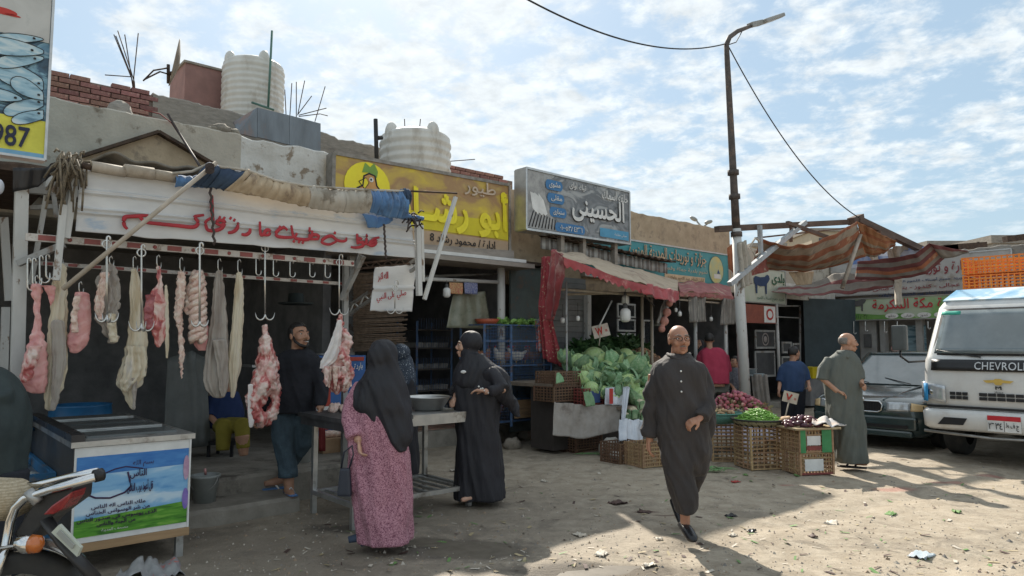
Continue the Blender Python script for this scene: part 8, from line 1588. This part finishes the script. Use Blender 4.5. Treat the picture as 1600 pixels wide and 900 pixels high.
st9=thing('stool','low stool under the seated person in the shade','stool',W(0,0,0)); c=onY(352,676,8.2); st9.location=V((c.x,c.y,.3)); mb=MB(); mb.box((c.x,c.y,c.z-.1),(.34,.34,.04)); mb.obj('seat',BLK,st9)
for dx in(-.13,.13):
 for dy in(-.13,.13):mb=MB(); mb.beam((c.x+dx,c.y+dy,.3),(c.x+dx,c.y+dy,c.z-.122),.03); mb.obj('leg',BLK,st9)
figure('man seen from behind in a crimson shirt seated at the back of the market',13.2,(1108,532),R(170),[(543,1102,1124,.09,0),(552,1092,1134,.14,0),(575,1094,1138,.17,0),(600,1100,1138,.17,0)],mat('crimson_shirt',(.45,.05,.10),(.36,.04,.08),5,rough=.9),[[(1096,556),(1090,578,.1),(1096,592,.3)],[(1132,556),(1138,580,.1),(1128,592,.3)]],mat('grey_trousers',(.15,.15,.13),rough=.9),[([(1115,602),(1105,612,.4),(1105,650,.45)],[.15,.11,.08]),([(1128,602),(1128,612,.4),(1126,650,.45)],[.15,.11,.08]),(655,1115)],vox=.018)
figure('man in a navy shirt standing with his back turned beside the yellow tub',13.0,(1241,553),R(110),[(564,1232,1250,.09,0),(571,1221,1258,.13,0),(590,1219,1258,.16,0),(612,1221,1255,.15,0)],mat('navy_shirt',(.035,.07,.16),(.028,.055,.12),5,rough=.9),[[(1224,574),(1219,596),(1217,610,-.1)],[(1254,574),(1262,594),(1264,603,-.15)]],mat('dark_trousers',(.02,.022,.03),rough=.9),[([(1233,608),(1230,640),(1228,668)],[.15,.11,.09]),([(1246,608),(1248,640),(1246,668)],[.15,.11,.09]),(672,1236)],vox=.018,legs=[[(1228,640),(1228,660),(1228,670)],[(1246,640),(1246,660),(1246,670)]])
figure('child in a dark top seated behind the faded awning pole',14.0,(1148,566),R(-60),[(574,1143,1156,.08,0),(590,1138,1162,.12,0),(610,1140,1162,.12,0)],mat('grey_check',(.18,.18,.20),(.08,.08,.10),30),[[(1141,582),(1138,598),(1146,606,-.2)]],vox=.018,hk=.95)
figure('woman in dark clothes far back between the two grey curtains',14.6,(1092,540),R(-20),[(550,1086,1098,.09,0),(560,1080,1104,.13,0),(600,1080,1104,.15,0),(650,1078,1106,.18,0)],BKC,[[(1082,566),(1080,590),(1086,598,-.2)]],vox=.018,scarf=(BKC,[(540,1088,1098,.1,0),(560,1082,1102,.13,0)]))
figure('person in a dark green jacket leaning over the fish trays at the left edge',4.55,(-60,540),R(60),[(572,-76,-30,.08,0),(578,-80,4,.15,0),(610,-84,24,.20,0),(660,-84,34,.22,0),(742,-78,26,.20,0)],mat('dark_green_jacket',(.035,.05,.05),(.025,.036,.038),5,rough=.7,bump=.2),[[(-6,612,-.1),(8,668,.0),(-6,722,.05)]],mat('dark_trousers',(.02,.022,.03)),[([(-20,735),(-18,820),(-16,900)],[.14,.11,.09]),([(10,735),(8,820),(8,900)],[.13,.10,.09]),(925,0)],vox=.014)
# ================================================================== motorbike at the lower left
Y=3.3; mo=thing('motorbike','rear of a parked motorbike with chrome grab rail and cane seat at the lower left','motorbike',V((onY(0,900,Y).x,Y,0)))
def mt(name,l,r,m,Yd=0,seg=12,flat=1.0,root=None,**kw):mb=MB(); mb.tube([onY(q[0],q[1],Y+Yd+(q[2]if len(q)>2 else 0))for q in l],r,seg,flat=flat); return mb.obj(name,m,root or mo)
PLB=mat('scuffed_black_plastic',(.025,.025,.027),(.045,.043,.04),8,rough=.4); CANE=mat('woven_cane',(.50,.42,.30),(.36,.29,.19),70,rough=.7,bump=.5,bscale=120,wave=(26,(.28,.22,.14),.6,'Z',1))
mt('grab_rail',[(-10,905,-.1),(8,860),(16,815),(24,793),(40,778),(80,765),(150,745)],.020,CHR); mt('grab_rail',[(30,762,.12),(70,755,.12),(110,745,.1),(152,737,.06)],.018,CHR); mt('rail_cap',[(148,744,0),(160,741,.03)],.030,BLK); mt('rail_bracket',[(44,768),(60,785)],.024,STEEL)
mb=MB(); a=onY(-60,775,Y+.1); b=onY(36,785,Y+.1); mb.tube([a,a.lerp(b,.5),a.lerp(b,.85)+V((0,0,.01)),b,b+V((.035,0,-.02))],[.12,.125,.12,.10,.04],20,flat=.8); mb.obj('seat',CANE,mo)
mb=MB(); P1=[onY(x,y,Y+.02)for x,y in((20,835),(44,800),(62,772),(114,762),(112,784),(70,815),(40,850))]; mb.sheet(P1,.16,(0,1,0)); mb.obj('tail_fairing',PLB,mo,bevel=.01)
mb=MB(); P1=[onY(x,y,Y-.02)for x,y in((66,805),(80,790),(112,768),(108,780),(96,796),(82,804))]; mb.sheet(P1,.12,(0,1,0)); mb.obj('tail_light',mat('red_lens',(.20,.012,.015),(.28,.02,.02),40,rough=.2,coat=.6),mo,bevel=.008)
for(x,y,dy)in((30,851,-.06),):mt('indicator',[(x,y,dy),(x+20,y-1,dy)],[.040,.042],CHR); mt('indicator_lens',[(x+20,y-1,dy),(x+32,y-1,dy),(x+37,y-1,dy)],[.043,.038,.015],mat('orange_lens',(.55,.15,.03),rough=.12,coat=.8))
mt('mudguard_stay',[(72,812,.02),(100,850,.0),(150,905,0)],.035,PLB,flat=.5); mb=MB(); mb.sheet([onY(x,y,Y-.05)for x,y in((80,832),(92,820),(126,856),(120,870))],.02,(0,1,0)); mb.obj('plate',mat('pale_green_plate',(.52,.55,.47)),mo); mb=MB(); mb.sheet([onY(x,y,Y-.06)for x,y in((88,834),(93,828),(116,852),(112,858))],.012,(0,1,0)); mb.obj('plate_face',mat('dirty_plate',(.34,.35,.32)),mo)
c=V((onY(30,900,Y+.05).x,Y+.05,.31)); mb=MB(); ax=V((.35,-1,0)).normalized(); mb.lathe(c,[(.21,-.05),(.29,-.055),(.31,0),(.29,.055),(.21,.05)],36,axis=ax); mb.obj('tyre',RUB,mo); mb=MB(); mb.lathe(c,[(.21,-.03),(.20,0),(.21,.03),(.215,0)],36,axis=ax); mb.obj('rim',CHR,mo); mb=MB(); mb.lathe(c,[(.05,-.08),(.06,0),(.05,.08)],14,axis=ax,cap=True); mb.obj('hub',STEEL,mo)
mb=MB(); a0=ax.cross(V((0,0,1))).normalized()
for k in range(18):an=k*PI/9; mb.tube([c+(a0*math.cos(an)+V((0,0,1))*math.sin(an))*.05,c+(a0*math.cos(an+.3)+V((0,0,1))*math.sin(an+.3))*.205],.0025,4)
mb.obj('spokes',CHR,mo,kind='stuff')
mb=MB()
for k in range(15):an=.3+k*.16; mb.v
mb.grid(lambda u,v:c+(a0*math.cos(.2+2.2*u)+V((0,0,1))*math.sin(.2+2.2*u))*(.345-.02*abs(v-.5))+ax*(v-.5)*.15,20,5,True,.006); mb.obj('mudguard',mat('chrome_guard',(.45,.44,.42),(.3,.29,.27),8,rough=.25,metal=.9),mo)
mt('shock_absorber',[(10,850,.05),(5,905,.05)],.03,CHR)
BLT=mat('blue_fish_table',(.05,.20,.40),(.04,.15,.30),6,rough=.6,c3=(.22,.2,.18),s3=6)
ft=thing('fish_table','bright blue framed fish table at the left edge beside the freezer','table',onY(40,760,5.3)*V((1,1,0)),ROWA); q=S(onY(88,738,5.3)); Mf=Matrix.Translation(W(q.x,q.y,0))@ROW; hz=q.z
for(x0,x1,y0,y1,z0,z1,n)in((-1.2,0,0,.03,hz-.14,hz,'rail'),(-.03,0,.032,1.4,hz-.14,hz,'rail'),(-1.2,-.032,.032,1.4,hz-.12,hz-.08,'tray'),(-.06,-.01,.05,.10,0,hz-.145,'leg'),(-.06,-.01,1.3,1.35,0.3,hz-.145,'leg'),(-1.2,0,1.405,1.435,hz-.10,hz+.3,'back_rail')):mb=MB(Mf); mb.bx(x0,x1,y0,y1,z0,z1); mb.obj(n,BLT if n!='tray' else TS,ft)
FISHM=mat('fish_scales',(.42,.45,.46),(.24,.27,.28),14,rough=.3,metal=.2,vary=.2); FPK=mat('pink_fish',(.50,.30,.28),(.35,.2,.19),12,rough=.3)
mb=MB(); mb.tube([(-.15,0,0),(-.13,0,0),(-.05,0,.002),(.03,0,.0),(.10,0,0),(.125,0,0),(.165,0,0)],[.003,.022,.036,.032,.012,.010,.035],10,flat=.45,ref=(0,1,0)); fo=mb.obj('fish',FISHM,origin=(0,0,0)); fme=fo.data; bpy.data.objects.remove(fo); rf=random.Random(3)
for k in range(26):
 o=bpy.data.objects.new('fish',fme); COL.objects.link(o); o.location=Mf@V((-.12-rf.random()*.75,.12+rf.random()*1.15,hz-.05+rf.random()*.05)); o.rotation_euler=(rf.uniform(-.2,.2),rf.uniform(-.2,.2),rf.uniform(0,6)); finish(o,'silver grey fish lying on the blue fish table','fish','fish on the blue table')
mb=MB(); q=onY(6,664,6.2); mb.box(q,(.5,.4,.10)); mb.obj('fish_box',BLT,label='small blue fish box behind the leaning person at the left edge',cat='box')
mb=MB(Matrix.Translation(onY(-2,640,6.1))); mb.ball((0,0,0),(.10,.1,.06),10,7); mb.obj('fish',FPK,label='pinkish fish head on the small blue box at the left edge',cat='fish')
LB_=mat('white_lamp',(.62,.66,.72),rough=.3); mb=MB(); q=onY(-2,292,5.2); mb.ball(q,(.035,.035,.06),12,8); mb.obj('lamp',LB_,label='pale lamp at the left edge under the fish billboard',cat='lamp')
drape('plastic_sack',[(188,888,5.45),(235,872,5.5),(280,878,5.5)],[(180,903,5.2),(240,905,5.15),(300,900,5.2)],mat('printed_white_sack',(.36,.36,.36),(.24,.24,.25),5,rough=.45,c3=(.5,.12,.10),s3=7,th3=(.62,.66)),26,12,.07,5,label='crumpled white sack with red print lying under the freezer front',cat='sack')
BR=mat('brown_rag',(.09,.05,.04),(.06,.035,.03),9); PAP=mat('paper_scrap',(.55,.50,.42),(.45,.4,.33),9); RCH=mat('red_peel',(.42,.06,.05)); GRL=mat('green_scrap',(.14,.26,.08)); BLP=mat('pale_blue_bag',(.45,.52,.56),rough=.4)
def scrap(px,py,r,m,label,cat='litter',h=.02,seed=0):
 p=gpt(px,py); mb=MB(); rs=random.Random(px)
 mb.grid(lambda u,v:p+V(((u-.5)*2*r,(v-.5)*1.3*r,.006+h*abs(noise.noise(V((u*3+px,v*3,1))))*2)),7,6,True,.003); rt_=Matrix.Rotation(rs.uniform(0,3),3,'Z'); mb.v=[p+rt_@(q-p)for q in mb.v]; mb.obj('scrap',m,label=label,cat=cat)
for a in((965,786,.09,BR,'flat dark brown rag left of the blood stain'),(1007,801,.06,BR,'torn brown scrap on the blood stain'),(940,868,.06,PAP,'square pale paper scrap on the sunlit earth near the bottom'),(1142,806,.05,BLK,'small black stone shaped scrap right of the walking man'),(1174,829,.04,BLK,'tiny black scrap in the man shadow'),(1440,868,.10,BLP,'thin pale blue bag lying flat at the lower right'),(1300,814,.07,PAP,'muddy pale scrap in the lower right sun'),(1392,802,.06,GRL,'straw coloured green scrap near the right foreground'),(905,836,.06,PAP,'pale scrap at the edge of the shade'),(1145,836,.035,PAP,'white chip of paper right of the front shoe'),(1030,846,.03,PAP,'small white scrap left of the front shoe'),(1150,752,.05,RCH,'thin red peel on the earth before the bean crate'),(1245,744,.035,GRL,'small green leaf scrap near the lower stacked crate'),(1165,742,.03,GRL,'small green leaf scrap before the bean crate'),(708,735,.04,PAP,'pale scrap beside the table leg'),(850,752,.04,PAP,'pale scrap on the damp earth between the women and the man'),(1495,800,.05,GRL,'dry green tuft at the right side of the foreground'),(1270,838,.04,BR,'small dark scrap at the right of the man shadow'),(1015,884,.05,PAP,'pale chip at the bottom edge near the wet patch')):scrap(*a)
mb=MB(); rl=random.Random(12)
for k in range(520):
 px,py=rl.uniform(420,1600),690+205*rl.random()**.8; p=gpt(px,py)
 if S(p).y>6.2:continue
 mb.m=rl.randrange(4); l=rl.uniform(.012,.045); a=rl.uniform(0,6.3); d=V((math.cos(a),math.sin(a),rl.uniform(-.1,.3)))*l; w=V((-math.sin(a),math.cos(a),0))*l*rl.uniform(.1,.5); z=V((0,0,.007)); mb.add([p+z-d-w,p+z+d-w*.4,p+z+d*.8+w,p+z-d*.7+w*.8],[(0,1,2,3)])
mb.obj('litter',[PAP,GRL,BR,mat('straw_bit',(.42,.34,.2))],label='straw, peel and paper bits trodden into the earth',kind='stuff',origin=(0,0,0))
